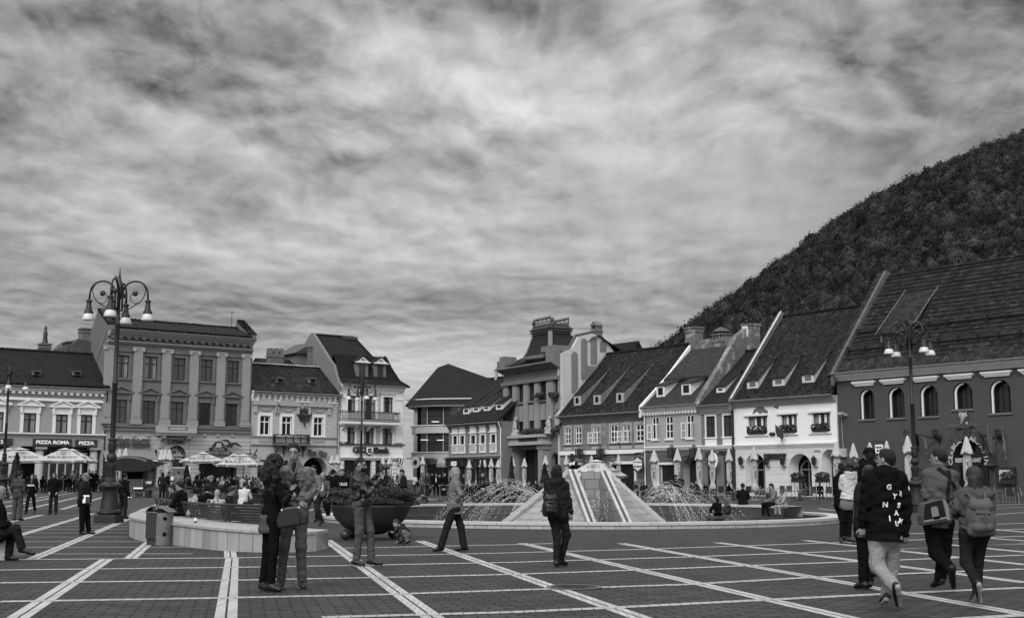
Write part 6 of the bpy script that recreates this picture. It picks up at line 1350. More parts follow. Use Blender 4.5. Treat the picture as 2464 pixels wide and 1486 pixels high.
def uv_ring(o,r):
 """lay the joints round the ring: u = arc length, v = height"""
 me=o.data;uv=me.uv_layers['uv'].data
 for p in me.polygons:
  aa=[atan2(me.vertices[me.loops[l].vertex_index].co.y-FC.y,me.vertices[me.loops[l].vertex_index].co.x-FC.x)for l in p.loop_indices]
  if max(aa)-min(aa)>pi:aa=[a+2*pi if a<0 else a for a in aa]
  for l,a in zip(p.loop_indices,aa):
   v=me.vertices[me.loops[l].vertex_index].co;uv[l].uv=(a*r,v.z)
def build_fountain():
 t=thing('fountain','round sunken fountain with pale marble rim and ring of steep marble fins','fountain',(0,0,0))
 s,i,tp=ring_wall('rim',FR-.5,FR,-.1,.17,None)
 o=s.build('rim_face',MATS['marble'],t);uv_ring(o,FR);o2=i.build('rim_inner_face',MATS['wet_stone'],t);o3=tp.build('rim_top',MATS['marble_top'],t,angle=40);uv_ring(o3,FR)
 mb=MB();mb.lathe([(FR-.45,.02),(7.9,.02),(7.9,-.25),(7.2,-.25),(7.2,-.9)],96,(FC.x,FC.y,0),R(185),R(358));mb.build('inner_terrace',MATS['wet_stone'],t)
 s,i,tp=ring_wall('w',7.95,8.75,-.1,.40,None,R(12),R(191),60)
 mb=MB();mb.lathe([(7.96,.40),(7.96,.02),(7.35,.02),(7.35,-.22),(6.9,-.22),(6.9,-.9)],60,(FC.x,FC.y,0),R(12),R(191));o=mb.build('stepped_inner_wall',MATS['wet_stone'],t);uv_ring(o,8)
 o=tp.build('seat_wall_top',MATS['marble_top'],t,angle=40);uv_ring(o,8.3);o=s.build('seat_wall_back',MATS['marble'],t);uv_ring(o,8.7)
 mb=MB();mb.lathe([(8.7,.03),(8.85,.03)],60,(FC.x,FC.y,0),R(12),R(191));mb.build('gap_strip',MATS['wet_stone'],t)
 mb=MB();mb.lathe([(.01,-.35),(7.2,-.35)],64,(FC.x,FC.y,0));wm=M('water',.02,.07,.6,bump=(3.5,.5,.03));w=mb.build('water',wm);tag(w,kind='structure')
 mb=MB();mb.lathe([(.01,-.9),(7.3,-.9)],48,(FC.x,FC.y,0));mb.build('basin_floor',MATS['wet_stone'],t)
 def fin(ax,ay,bx,by,w,h,name='fin',zf=-.4,chm='channel',mode=0):
  a=Vector((ax,ay,0));b=Vector((bx,by,0));d=(b-a);Ln=d.length;d.normalize();s=Vector((-d.y,d.x,0))
  root=empty_part(name,t);mb=MB();hw=w/2
  def q(l,off,z):v=a+d*l+s*off;return(v.x,v.y,z)
  v=[q(0,-hw,zf),q(0,hw,zf),q(Ln,hw,zf),q(Ln,-hw,zf),q(0,-hw,h),q(0,hw,h)]
  mb.add(v,[(0,4,5,1),(0,3,4),(1,5,2),(2,5,4,3)]);mb.build('body',MATS['marble_tiles'],root)
  c=MB();ch=MB();n=1
  def strip(m,o0,o1,lift,th):
   p0,p1,p2,p3=Vector(q(0,hw*o0,h)),Vector(q(0,hw*o1,h)),Vector(q(Ln,hw*o1,zf)),Vector(q(Ln,hw*o0,zf));nrm=(p1-p0).cross(p3-p0).normalized()
   if nrm.z<0:nrm=-nrm
   m.add([p+nrm*lift for p in(p0,p1,p2,p3)]+[p-nrm*th for p in(p0,p1,p2,p3)],[(0,1,2,3),(7,6,5,4),(0,4,5,1),(1,5,6,2),(2,6,7,3),(3,7,4,0)])
  strip(c,-1.08,-.38,.07,.02);c.build('coping',M('marble_coping',.33,.5,.35,nz=(1.2,.3),nz2=(6,.2),brick=(4,.34,.008,.6,.08)),root)
  c=MB();strip(c,.38,1.08,.07,.02);c.build('coping',MATS['marble_coping'],root)
  strip(ch,-.37,.37,.012,.02);ch.build('water_channel',MATS[chm],root)
  return root
 X=lambda c,D:P(*K('c',c,520),D).x
 def pyramid(ax,ay,h,feet,name='pyramid'):
  root=empty_part(name,t);mb=MB();n=len(feet);v=[(x,y,-.4)for x,y in feet]+[(ax,ay,h)]
  mb.add(v,[(i,(i+1)%n,n)for i in range(n)]);mb.build('tiled_faces',MATS['marble_tiles'],root)
 fin(X(1397,45.0),45.0,X(655,43.6),43.6,.34,1.74,chm='marble_tiles');fin(X(1405,45.0),44.7,X(1640,40.3),40.3,.27,1.74)
 fin(X(1705,45.0),44.7,X(1990,40.3),40.3,.27,1.74);fin(X(1770,45.0),45.1,X(2390,42.8),43.2,.2,1.60,chm='marble_tiles')
 pyramid(X(1400,45.0),44.95,1.68,[(X(665,43.6),43.6),(X(1632,40.35),40.45),(X(1420,46),46.8),(X(1150,46),46.5)])
 pyramid(X(1735,45.0),44.95,1.66,[(X(1998,40.35),40.45),(X(2375,42.8),43.25),(X(2050,46),46.6),(X(1745,46),46.8)])
 fin(X(1590,46.5),46.3,X(1600,49.5),49.6,.7,1.74,chm='marble_tiles')
 fin(X(1330,46.5),46.3,X(1150,50),49.6,.5,1.15);fin(X(1800,46.5),46.3,X(2150,50),49.5,.5,1.15)
 mb=MB();
 for k in range(7):a=2*pi*k/7;mb.lathe([(.03,-.4),(.03,.1),(.015,.14)],6,(FC.x+.4+1.2*cos(a),FC.y+1.2*sin(a),0))
 wmt=M('water_drops',.58,.2,.5)
 def spray(name,label,jets,seed,n=42,r=(.010,.022)):
  rng=random.Random(seed);mb=MB()
  pr=[(0,0,1),(.94,0,-.33),(-.47,.82,-.33),(-.47,-.82,-.33)]
  for(x0,y0,z0,vx,vy,vz)in jets:
   tf=(vz+sqrt(vz*vz+2*9.8*(z0+.35)))/9.8
   for k in range(n):
    tt=tf*((k+rng.random())/n)**.85;j=.005+.018*tt/tf
    p=(x0+vx*tt+rng.gauss(0,j),y0+vy*tt+rng.gauss(0,j),z0+vz*tt-4.9*tt*tt+rng.gauss(0,j*.9))
    if p[2]<-.35:continue
    s=rng.uniform(*r);st=1+abs(vz-9.8*tt)*.35
    mb.add([(p[0]+a*s,p[1]+b*s,p[2]+c*s*st)for a,b,c in pr],[(0,1,2),(0,2,3),(0,3,1),(1,3,2)])
  tag(mb.build(name,wmt),label,'water spray',kind='stuff')
 rg=random.Random(5)
 jl=[(FC.x-1.4+rg.uniform(-.3,.3),FC.y+rg.uniform(-1.2,2.0),.75+rg.uniform(-.3,.2),-rg.uniform(1.2,4.4),rg.uniform(-1.6,1.6),rg.uniform(2.2,3.6))for _ in range(40)]
 jr=[(FC.x+2.6+rg.uniform(-.3,.5),FC.y+rg.uniform(-1.2,2.0),.75+rg.uniform(-.3,.2),rg.uniform(.9,4.0),rg.uniform(-1.6,1.6),rg.uniform(2.2,3.5))for _ in range(40)]
 jm=[(FC.x+rg.uniform(-.6,2.2),FC.y+rg.uniform(-1.6,0),rg.uniform(.3,.9),rg.uniform(-.5,.5),-rg.uniform(.3,1.8),rg.uniform(1.2,2.6))for _ in range(34)]
 spray('water_spray','arching white water jets falling left of the marble fins',jl,1,95,(.006,.0135));spray('water_spray','arching white water jets falling right of the marble fins',jr,2,95,(.006,.0135));spray('water_spray','low thin water jets splashing between the two front fins',jm,3,36,(.008,.017))
build_fountain()
# ==== curved marble wall and benches
FRONT_PATH=[(-13.7,48),(-12.7,43.5),(-11.8,39.5),(-11.0,36.3),(-10.5,34.2),(-9.8,31.8),(-8.8,29.4),(-7.45,27.4),(-6.1,25.5),(-5.1,24.75),(-4.3,24.75),(-3.95,25.1)]
BACK_PATH=[(-9.8,49.5),(-9.6,45),(-9.4,41),(-9.2,38),(-8.9,35.8),(-8.3,33.4),(-7.4,30.8),(-6.4,28.8),(-5.4,27.2),(-4.7,26.6),(-4.2,26.3),(-3.85,26.1)]
def catmull(pts,n=5):
 out=[]
 for i in range(len(pts)-1):
  p0,p1,p2,p3=(Vector(pts[max(i-1,0)]),Vector(pts[i]),Vector(pts[i+1]),Vector(pts[min(i+2,len(pts)-1)]))
  for k in range(n):
   t=k/n;out.append(.5*((2*p1)+(-p0+p2)*t+(2*p0-5*p1+4*p2-p3)*t*t+(-p0+3*p1-3*p2+p3)*t**3))
 out.append(Vector(pts[-1]));return out
def build_wall():
 f=catmull(FRONT_PATH);b=catmull(BACK_PATH);n=len(f);hh=[.50-.11*sstep((i/n-.5)*2)for i in range(n)]
 t=thing('marble_wall','low curved wall clad in upright pale marble slabs, left of centre','wall',(f[n//2].x,f[n//2].y,0))
 L0=Vector((f[n//2].x,f[n//2].y,0))
 fm=M('marble_slabs',.27,.5,.35,nz=(.8,.14),nz2=(1.6,.22,(1,1,.3)),brick=(.36,3,.010,.35,.22,0))
 mb=MB();us=[0]
 for i in range(n-1):us.append(us[-1]+(f[i+1]-f[i]).length)
 fi=[v+(b[i]-v).normalized()*.04 for i,v in enumerate(f)]
 mb.add([(v.x-L0.x,v.y-L0.y,0)for v in fi]+[(v.x-L0.x,v.y-L0.y,hh[i]-.05)for i,v in enumerate(fi)],[(i,i+1,i+1+n,i+n)for i in range(n-1)])
 mb.add([(fi[-1].x-L0.x,fi[-1].y-L0.y,0),(b[-1].x-L0.x,b[-1].y-L0.y,0),(b[-1].x-L0.x,b[-1].y-L0.y,hh[-1]-.05),(fi[-1].x-L0.x,fi[-1].y-L0.y,hh[-1]-.05)],[(0,1,2,3)])
 o=mb.build('slab_face',fm,t);uv=o.data.uv_layers['uv'].data
 for p in o.data.polygons:
  for l in p.loop_indices:
   vi=o.data.loops[l].vertex_index;co=o.data.vertices[vi].co;uv[l].uv=(us[vi%n]if vi<2*n else us[-1]+(co.y-(fi[-1].y-L0.y)),co.z+.5)
 mb=MB();v=[]
 for i in range(n):v+=[(f[i].x-L0.x,f[i].y-L0.y,hh[i]-.05),(f[i].x-L0.x,f[i].y-L0.y,hh[i]),(b[i].x-L0.x,b[i].y-L0.y,hh[i]),(b[i].x-L0.x,b[i].y-L0.y,0)]
 fs=[]
 for i in range(n-1):
  for k in range(3):fs.append((4*i+k,4*(i+1)+k,4*(i+1)+k+1,4*i+k+1))
 fs+=[(4*(n-1)+k for k in range(4))];fs[-1]=tuple(4*(n-1)+k for k in range(4))
 mb.add(v,fs);mb.build('top_slabs',M('marble_wall_top',.27,.5,.3,nz=(.8,.2),nz2=(5,.15),brick=(.8,.6,.01,.5,.08)),t)
build_wall()
BM=M('bench_wood',.012,.4,.35,nz=(3,.3),nz2=(.8,.2));BI=M('bench_iron',.015,.4,.5)
def bench(p0,p1,label,group='slatted park benches',curved=0.0,scroll=True,seat=True,h=.86,cat='bench'):
 """p0->p1 along the top rail, back of the bench facing -normal"""
 p0=Vector(p0);p1=Vector(p1);d=(p1-p0);Ln=d.length;a=atan2(d.y,d.x);t=thing('park_bench',label,cat,(p0.x,p0.y,hz(p0.x,p0.y)),a,group)
 mb=MB();mb.tube([(-.02,0,h),(Ln+.02,0,h)],.035,8)
 for k in range(7):z=h-.075-.062*k;y=.02+.016*k;mb.box(.0,Ln,y-.012,y+.012,z-.027,z+.024)
 mb.build('backrest',BM,t,bevel=.006)
 mb=MB()
 for k in range(5):mb.box(0,Ln,.16+.085*k,.16+.085*k+.06,.43-.004*k,.455-.004*k)
 mb.build('seat',BM,t)
 for x in(.12,Ln-.12)if Ln<2.6 else(.12,Ln/2,Ln-.12):
  mb=MB();mb.tube([(x,0,h-.02),(x,.04,.65),(x,.14,.45),(x,.1,.22),(x,.02,.0)],[.018,.024,.028,.024,.03],6);mb.tube([(x,.14,.42),(x,.5,.42),(x,.56,.25),(x,.5,.0)],.022,6)
  if scroll:
   for c,r in(((.12,.16),.09),((.32,.2),.11)):mb.tube([(x,c[0]+r*cos(2*pi*k/12),c[1]+r*sin(2*pi*k/12))for k in range(13)],.014,5)
  mb.build('frame',BI,t)
 return t
RAIL=[(-10.9,37.9),(-9.75,35.0),(-8.9,32.7),(-7.75,30.2),(-6.55,28.1),(-5.3,26.9),(-4.7,26.9)]
BL=['leftmost bench of the curved row behind the marble wall, under the hooded sitter','bench in the curved row with the dark haired young man, behind the litter bin','bench in the curved row behind the beer bottle on the wall','bench in the curved row just left of the curly haired woman','bench end hidden behind the curly haired woman','']
for i in range(5):bench(RAIL[i],RAIL[i+1],BL[i],'benches curving behind the marble wall')
for i,(x0,x1,D,lab)in enumerate(((553,592,47,'dark slatted bench back behind the woman in the patterned top'),(595,640,47,'dark slatted bench back below the man in the pale shirt'),(520,548,78,'distant bench back below the man in the striped beanie'))):
 a=yline(x0,D);b=yline(x1,D+1.0);bench((a.x,a.y),(b.x,b.y),lab,'benches facing the terrace',scroll=False)
for x0,x1,D,lab in((147,162,108,'far wooden bench behind the man holding a paper'),(163,188,108,'far wooden bench left of the man in the cap')):
 a=yline(x0,D);b=yline(x1,D+.8);bench((a.x,a.y),(b.x,b.y),lab,'far benches before the pizzeria',scroll=False)
 # --- litter bin
def litter_bin():
 p=at(407,1307)+Vector((-.05,-.55,0));t=thing('litter_bin','metal litter bin with hooded lid and two round holes, before the marble wall','litter bin',p,R(-8))
 mb=MB();mb.box(-.26,-.02,-.2,.2,.15,.72);mb.build('side_panel',M('bin_dark',.03,.4,.4,wave=(9,1,'X')),t)
 mb=MB();mb.box(-.25,-.03,-.15,.15,0,.15);mb.build('foot',MATS['metal_black'],t)
 mb=MB();mb.lathe([(.2,0),(.2,.70)],20,(0,0,0),R(-90),R(90),M4=Matrix.Translation((.07,0,0))@Matrix.Diagonal((1,1,1,1)));mb.box(-.015,.08,-.2,.2,0,.70);pn=mb.build('post',M('bin_metal',.10,.45,.5,nz=(5,.6),nz2=(18,.4)),t)
 mb=MB()
 for z in(.58,.24):mb.lathe([(.001,0),(.045,0)],16,M4=Matrix.Translation((.17,-.178,z))@Matrix.Rotation(R(90),4,'X')@Matrix.Rotation(R(20),4,'Y'))
 mb.build('round_hole',MATS['black_void'],pn)
 mb=MB();n=10;pr=[(-.27,.70),(-.27,.76)]+[(-.02-.25*cos(pi*k/n/1.6),.76+.11*sin(pi*k/n/1.2))for k in range(n+1)]+[(.28,.80),(.28,.70)]
 out=[(-.28+.56*k/12,.72+.14*sin(pi*(k/12)**.7))for k in range(13)];inn=[(x,z-.02)for x,z in out[::-1]]
 mb.prism(out+inn,-.22,.22);mb.build('lid',M('bin_lid',.06,.35,.5),t,bevel=.005);mb=MB();mb.tube([(-.27,-.21,.72),(-.27,.21,.72)],.02,6);mb.tube([(-.27,-.21,.72),(0,-.21,.705)],.015,6);mb.build('hoop',MATS['metal_grey'],t)
litter_bin()
def bottle():
 p=P(*K('a',1873,932),27.4);t=thing('beer_bottle','dark beer bottle with pale label left standing on the marble wall','bottle',(p.x,p.y,.49))
 mb=MB();mb.lathe([(.001,0),(.032,.003),(.034,.15),(.03,.18),(.013,.22),(.013,.27),(.001,.27)],14);mb.build('glass_body',M('bottle_glass',.015,.1,.5),t,smooth=True)
 mb=MB();mb.lathe([(.035,.04),(.035,.11)],14);mb.build('label',MATS['trim_white'],t);mb=MB();mb.lathe([(.015,.255),(.015,.275),(.001,.276)],10);mb.build('cap',MATS['metal_grey'],t)
bottle()
# --- planter bowl
LEAFM=M('shrub_leaf',.035,.7,.2,nz=(2.2,.5),nz2=(9,.5))
def leaves(c,rad,n,seed,size=(.03,.06),mat=LEAFM,name='foliage',parent=None,shell=.35,sq=(1,1,1),fn=None):
 rng=np.random.default_rng(seed);d=rng.normal(size=(n,3));d/=np.linalg.norm(d,axis=1,keepdims=True);r=1-shell*rng.random(n)**1.6
 p=d*r[:,None]*np.array(rad)
 if fn is not None:p=fn(p,d,rng)
 p=p+np.array(c);u=rng.normal(size=(n,3));u/=np.linalg.norm(u,axis=1,keepdims=True);w=np.cross(u,d+rng.normal(size=(n,3))*.5);w/=np.linalg.norm(w,axis=1,keepdims=True)+1e-6
 s=rng.uniform(*size,n)[:,None];u=u*s;w=w*s*.45
 V=np.stack([p-u,p+w,p+u,p-w],1).reshape(-1,3)
 me=bpy.data.meshes.new(name);me.vertices.add(len(V));me.vertices.foreach_set('co',V.astype('f').ravel());me.loops.add(len(V));me.loops.foreach_set('vertex_index',np.arange(len(V),dtype='i'));me.polygons.add(n);me.polygons.foreach_set('loop_start',np.arange(0,len(V),4,dtype='i'));me.update(calc_edges=True);me.materials.append(mat)
 o=bpy.data.objects.new(name,me);return link(o,parent)
def planter():
 p=at(*K('b',1375,1098));p=Vector((p.x,p.y+.4,0));t=thing('planter','wide dark bowl planter on ball feet overflowing with a low conifer shrub','planter',p)
 mb=MB();mb.lathe([(.02,.10),(.3,.13),(.62,.27),(.86,.5),(.97,.78),(.99,.82),(.94,.82),(.6,.7),(.02,.7)],36);mb.build('bowl',M('bowl_dark',.022,.45,.45,nz=(3,.3)),t,smooth=True)
 for k in range(4):
  a=R(-128+k*77)if k<2 else R(52+(k-2)*77);mb=MB();x=(-.56,.72,.5,-.5)[k];y=(-.35,-.25,.45,.45)[k];mb.ball((x,y,.125),.125,18,12);mb.build('ball_foot',MATS['bowl_dark'],t,smooth=True)
 def lump(p,d,rng):
  k=1+.16*np.sin(d[:,0]*7+1)*np.cos(d[:,1]*6)+.12*np.sin(d[:,2]*9+d[:,0]*5);q=p*k[:,None];q[:,2]=np.where(q[:,2]<-.05,q[:,2]*.6,q[:,2]);return q
 f=leaves((0,0,.93),(1.0,.9,.36),16000,4,(.025,.06),fn=lump,parent=t)
 core=MB();core.ball((0,0,.9),.85,20,12,(1.0,.9,.3));core.build('shrub_core',MATS['foliage_dark'],t,smooth=True)
planter()
def conifer(x,ybase,top,wpx,D,label,tub=True):
 p=yline(x,D);s=pxm(D);h=(ybase-top)/s;r=wpx/2/s;t=thing('conifer_shrub',label,'shrub',p,0,'clipped conifers in tubs')
 z0=.35 if tub else 0;hh=max(p.z,0);h=1.43+(1153-top)/s-hh-z0
 def cone(q,d,rng):
  n=len(q);tt=rng.random(n)**.8;a=rng.uniform(0,2*pi,n);rr=r*(1-tt)**.75*(.55+.5*rng.random(n))*(1+.15*np.sin(a*3+tt*14));rr=np.where(tt<.08,rr*.8,rr);return np.stack([rr*np.cos(a),rr*np.sin(a),tt*h],1)
 leaves((0,0,z0+.1),(1,1,1),2600,int(x),(.05,.11),mat=MATS['foliage_dark'],fn=cone,parent=t)
 mb=MB();mb.lathe([(r*.7,z0+.1),(r*.66,z0+h*.3),(r*.4,z0+h*.65),(.02,z0+h*.97)],10);mb.build('foliage_core',MATS['foliage_dark'],t)
 mb=MB();mb.tube([(0,0,0),(0,0,z0+.3)],.06,6);mb.build('trunk',MATS['wood_dark'],t)
 if tub:mb=MB();mb.box(-r*.8,r*.8,-.35,.35,0,.42);mb.build('tub',MATS['trim_dark'],t,bevel=.02)
conifer(38,1160,1093,40,92,'large dark clipped conifer between the left parasols');conifer(449,1160,1122,25,96,'dark conifer left of the parasol near the burger sign')
conifer(1160,1168,1107,19,108,'thin dark conifer behind the man with clasped hands');conifer(1231,1165,1103,20,104,'dark conifer in front of the brasserie door canopy');conifer(1311,1160,1118,30,98,'broad dark conifer behind the fountain jets')
conifer(956,1180,1146,9,100,'small conifer in a tub outside the bank');conifer(1104,1170,1108,14,112,'tall thin conifer beside the shop with a hood sign')
# ==== lamps
def street_lamp(x,ytop,D,label,rot=0):
 p=yline(x,D);t=thing('street_lamp',label,'street lamp',p,rot,'four armed cast iron street lamps')
 im=M('cast_iron',.010,.5,.35,nz=(4,.3),nz2=(20,.2))
 mb=MB();mb.box(-.37,.37,-.37,.37,0,.27);mb.build('plinth',im,t,bevel=.02)
 mb=MB();mb.lathe([(.34,.27),(.39,.33),(.38,.40),(.31,.45),(.28,.7),(.24,1.0),(.27,1.12),(.36,1.2),(.35,1.27),(.28,1.32),(.2,1.36),(.19,1.45)],24)
 mb.lathe([(.19,1.45),(.14,1.5),(.13,1.72),(.17,1.82),(.16,1.95),(.10,2.0),(.16,2.08),(.17,2.18),(.14,2.26),(.095,2.3),(.12,2.4),(.125,2.62),(.11,2.68),(.145,2.72),(.145,2.78),(.09,2.82)],20)
 for k in range(12):a=2*pi*k/12;mb.tube([(.14*cos(a),.14*sin(a),1.5),(.135*cos(a),.135*sin(a),1.74)],.018,5)
 for k in range(8):a=2*pi*k/8;mb.tube([(.12*cos(a),.12*sin(a),2.4),(.13*cos(a),.13*sin(a),2.62)],.022,5)
 mb.build('base',im,t,angle=40)
 mb=MB();mb.lathe([(.085,2.8),(.08,4.6),(.095,4.62),(.095,4.68),(.075,4.7),(.07,6.6),(.085,6.63),(.085,6.7),(.06,6.75),(.055,7.9),(.09,7.95),(.05,8.05),(.05,8.2),(.02,8.45),(.008,8.62)],14)
 mb.tube([(0,0,7.5),(.06,0,7.9),(-.02,0,8.2),(-.15,0,8.3),(-.2,0,8.2)],[.07,.12,.08,.05,.02],7);mb.build('post',im,t,angle=50)
 for k in range(4):
  a=R(8+90*k);M4=Matrix.Rotation(a,4,'Z');mb=MB()
  def T(pts):return[M4@Vector((q[0],0,q[1]))for q in pts]
  cx,cz,r=.55,7.72,.42
  arc=[(.12,7.1),(.12,7.6)]+[(cx+r*cos(b),cz+r*sin(b))for b in[pi-pi*j/14 for j in range(1,15)]]+[(.99,7.5)]
  mb.tube(T(arc),.034,7);
  mb.tube(T([(.1,7.0),(.25,7.12),(.5,7.28),(.72,7.42),(.85,7.62),(.9,7.85),(.82,8.02)]),.018,5)
  mb.tube(T([(.72,7.42),(.55,7.36),(.42,7.45),(.38,7.62),(.48,7.74)]),.016,5);mb.ball(M4@Vector((.55,0,7.72)),.1,10,6,(1,.5,1));ao=mb.build('arm',im,t,smooth=True)
  mb=MB();mb.lathe([(.03,0),(.1,-.05),(.1,-.1),(.07,-.12),(.11,-.38),(.145,-.42),(.15,-.5),(.13,-.5)],14,M4@Vector((.99,0,7.52)));mb.build('lamp_housing',im,ao,angle=40)
  mb=MB();mb.lathe([(.13,-.49),(.18,-.6),(.21,-.72),(.205,-.73),(.05,-.74),(.001,-.74)],16,M4@Vector((.99,0,7.52)));mb.build('lamp_shade',M('shade_white',.5,.4,.4),ao,smooth=True)
 return t
street_lamp(266.5,656,41.4,'nearest cast iron street lamp, standing left with its base behind the man in the cap',R(-5));street_lamp(8,885,77,'street lamp at the far left edge beside the big conifer',R(14))
street_lamp(868,915,86.8,'distant street lamp in front of the bank',R(18));L4=street_lamp(2203,755,55,'street lamp on the right in front of the dark restaurant building',R(8));L4.scale=(1.08,1.08,1.03)
# ==== parasols
CLOTH=M('parasol_cloth',.33,.85,.1,nz=(1.2,.1),nz2=(6,.06));CLOTH2=M('parasol_cloth_folded',.36,.85,.1,nz=(2,.12),nz2=(9,.1));INK=M('parasol_ink',.09,.8,.1)
def emblem(mb,M4,s):
 """bear's head between two scrolls"""
 def c(cx,cz,r,a0=0,a1=2*pi,th=.016,n=14):mb.tube([M4@Vector((cx+r*cos(a0+(a1-a0)*k/n),0,cz+r*sin(a0+(a1-a0)*k/n)))for k in range(n+1)],th*s,4)
 c(0,.02*s,.2*s);c(-.13*s,.2*s,.06*s);c(.13*s,.2*s,.06*s);c(-.34*s,0,.2*s,R(60),R(300));c(.34*s,0,.2*s,R(-120),R(120));c(0,-.05*s,.07*s);mb.tube([M4@Vector((-.3*s,0,-.2*s)),M4@Vector((.3*s,0,-.2*s))],.014*s,4)
def open_parasol(x,D,label,w=4.0,yrot=0,ztop=3.45,zev=2.5,txt=True):
 p=yline(x,D);t=thing('parasol',label,'parasol',p,yrot,'open pale parasols over the terraces');h=w/2;mb=MB();N=6
 def ringp(f):return[(-h*f,-h*f),(0,-h*f*.96),(h*f,-h*f),(h*f*.96,0),(h*f,h*f),(0,h*f*.96),(-h*f,h*f),(-h*f*.96,0)]
 for i in range(N):
  f0,f1=.2+.8*i/N,.2+.8*(i+1)/N;z0,z1=ztop-.15-(ztop-.15-zev)*(f0-.2)/.8,ztop-.15-(ztop-.15-zev)*(f1-.2)/.8
  a,b=ringp(f0),ringp(f1);sag=lambda f,j:-.05*f if j%2 else 0
  mb.add([(q[0],q[1],z0+sag(f0,j))for j,q in enumerate(a)]+[(q[0],q[1],z1+sag(f1,j))for j,q in enumerate(b)],[(j,j+8,(j+1)%8+8,(j+1)%8)for j in range(8)])
 b=ringp(1);nb=[(q[0]*1.005,q[1]*1.005,zev-.17-(.06 if j%2 else 0))for j,q in enumerate(b)]
 mb.add([(q[0],q[1],zev+(-.05 if j%2 else 0))for j,q in enumerate(b)]+nb,[(j,j+8,(j+1)%8+8,(j+1)%8)for j in range(8)])
 cn=mb.build('canopy',CLOTH,t)
 mb=MB();a=ringp(.27);mb.add([(q[0],q[1],ztop-.13)for q in a]+[(0,0,ztop+.05)],[(j,(j+1)%8,8)for j in range(8)]);mb.build('vent_cap',CLOTH,cn)
 mb=MB();mb.tube([(0,0,.1),(0,0,ztop)],.035,8);mb.build('pole',M('pole_wood',.1,.6,.3),t)
 mb=MB();mb.box(-.4,.4,-.4,.4,0,.1);mb.build('base',MATS['trim_dark'],t)
 mb=MB()
 for j,q in enumerate(b):mb.tube([(q[0]*.98,q[1]*.98,zev-.03),(0,0,ztop-.25)],.018,4)
 mb.build('ribs',MATS['pole_wood'],cn)
 if txt:
  sl=atan2(ztop-.15-zev,h*.8)
  for k in(0,1):
   Rz=Matrix.Rotation(R(90*k),4,'Z');mb=MB();f=.80;yy=-h*f;zz=ztop-.15-(ztop-.15-zev)*(f-.2)/.8+.06
   vs,fs=text_geo('BRA\u015eOV',.27,.01,.0);T=Rz@Matrix.Translation((0,yy,zz))@Matrix.Rotation(sl,4,'X');vs=[T@Vector((v.x*2.1,v.y*1.25,v.z))for v in vs];mb.add(vs,fs)
   f=.5;E4=Rz@Matrix.Translation((0,-h*f,ztop-.15-(ztop-.15-zev)*(f-.2)/.8+.07))@Matrix.Rotation(-(pi/2-sl),4,'X');emblem(mb,E4,.95)
   for(tx,xx,sz)in(('URSUS',h*.72,.2),('URSUS',-h*.72,.2),('FESTIVALUL BERII BRASOV',0,.1)):
    vs,fs=text_geo(tx,sz,.01,.008);T=Rz@Matrix.Translation((xx,-h*1.012,zev-.11))@FRONT;mb.add([T@Vector((v.x*1.25,v.y,v.z))for v in vs],fs)
   mb.build('printed_lettering',INK,cn)
 return t
open_parasol(16,98,'open pale parasol at the far left edge, mostly behind the lamp',w=4.2,yrot=R(36));open_parasol(44,96,'open pale parasol behind the large conifer on the left',w=4.4,yrot=R(30))
open_parasol(153,97,'open parasol with bear emblem before the pizza shopfront',w=3.7,yrot=R(12));open_parasol(170,102,'open parasol just behind the one before the pizza shopfront',w=3.8,yrot=R(12))
open_parasol(488,101,'open parasol with bear emblem under the burger sign',w=3.5,yrot=R(10),ztop=3.2);open_parasol(585,99,'open parasol with bear emblem left of the curly haired woman',w=3.4,yrot=R(-6),ztop=3.0,zev=2.2);open_parasol(562,106,'open parasol half hidden behind the one left of the curly haired woman',w=3.4,yrot=R(12),ztop=3.1,zev=2.35)
open_parasol(1436,97,'single open parasol rising behind the fountain fins',w=3.9,yrot=R(-20),ztop=2.95,zev=1.75)
def folded_proto():
 t=thing('folded_parasol','x','parasol',(0,0,0),0,'folded parasols along the terraces')
 n=24;mb=MB();prof=[(.03,3.72),(.07,3.66),(.14,3.35),(.26,2.98),(.30,2.86),(.17,2.88),(.19,2.5),(.2,2.0),(.19,1.5),(.13,1.25),(.2,1.0),(.24,.72),(.2,.7)]
 rr=random.Random(2);base=len(mb.v)
 for i,(r,z)in enumerate(prof):
  for k in range(n):
   a=2*pi*k/n;f=1+(.22 if i>1 else 0)*sin(a*6+i*.35)*(1 if i<5 else.8);zz=z-(.14*(.5+.5*sin(a*4+1))if i in(3,4)else 0)-(.12*(.5+.5*sin(a*3))if i>=11 else 0);mb.v.append((r*f*cos(a),r*f*sin(a),zz))
 for i in range(len(prof)-1):
  for k in range(n):k2=(k+1)%n;mb.f.append([base+i*n+k,base+(i+1)*n+k,base+(i+1)*n+k2,base+i*n+k2]);mb.mi.append(0)
 cn=mb.build('folded_canopy',CLOTH2,t,smooth=True)
 mb=MB();mb.tube([(0,0,.08),(0,0,3.7)],.03,8);mb.build('pole',MATS['pole_wood'],t);mb=MB();mb.lathe([(.4,0),(.38,.07),(.06,.1)],16);mb.build('base',MATS['trim_dark'],t)
 mb=MB();M4=Matrix.Translation((0,-.21,2.3))@Matrix.Rotation(R(70),4,'Y');emblem(mb,M4,.55)
 for ch,z in(('B',1.95),('R',1.75),('S',1.6)):text_on(mb,ch,.02,z,.26,y=-.235,ext=.01,rot=R(-60))
 mb.build('printed_mark',INK,cn);return t
FP=folded_proto()
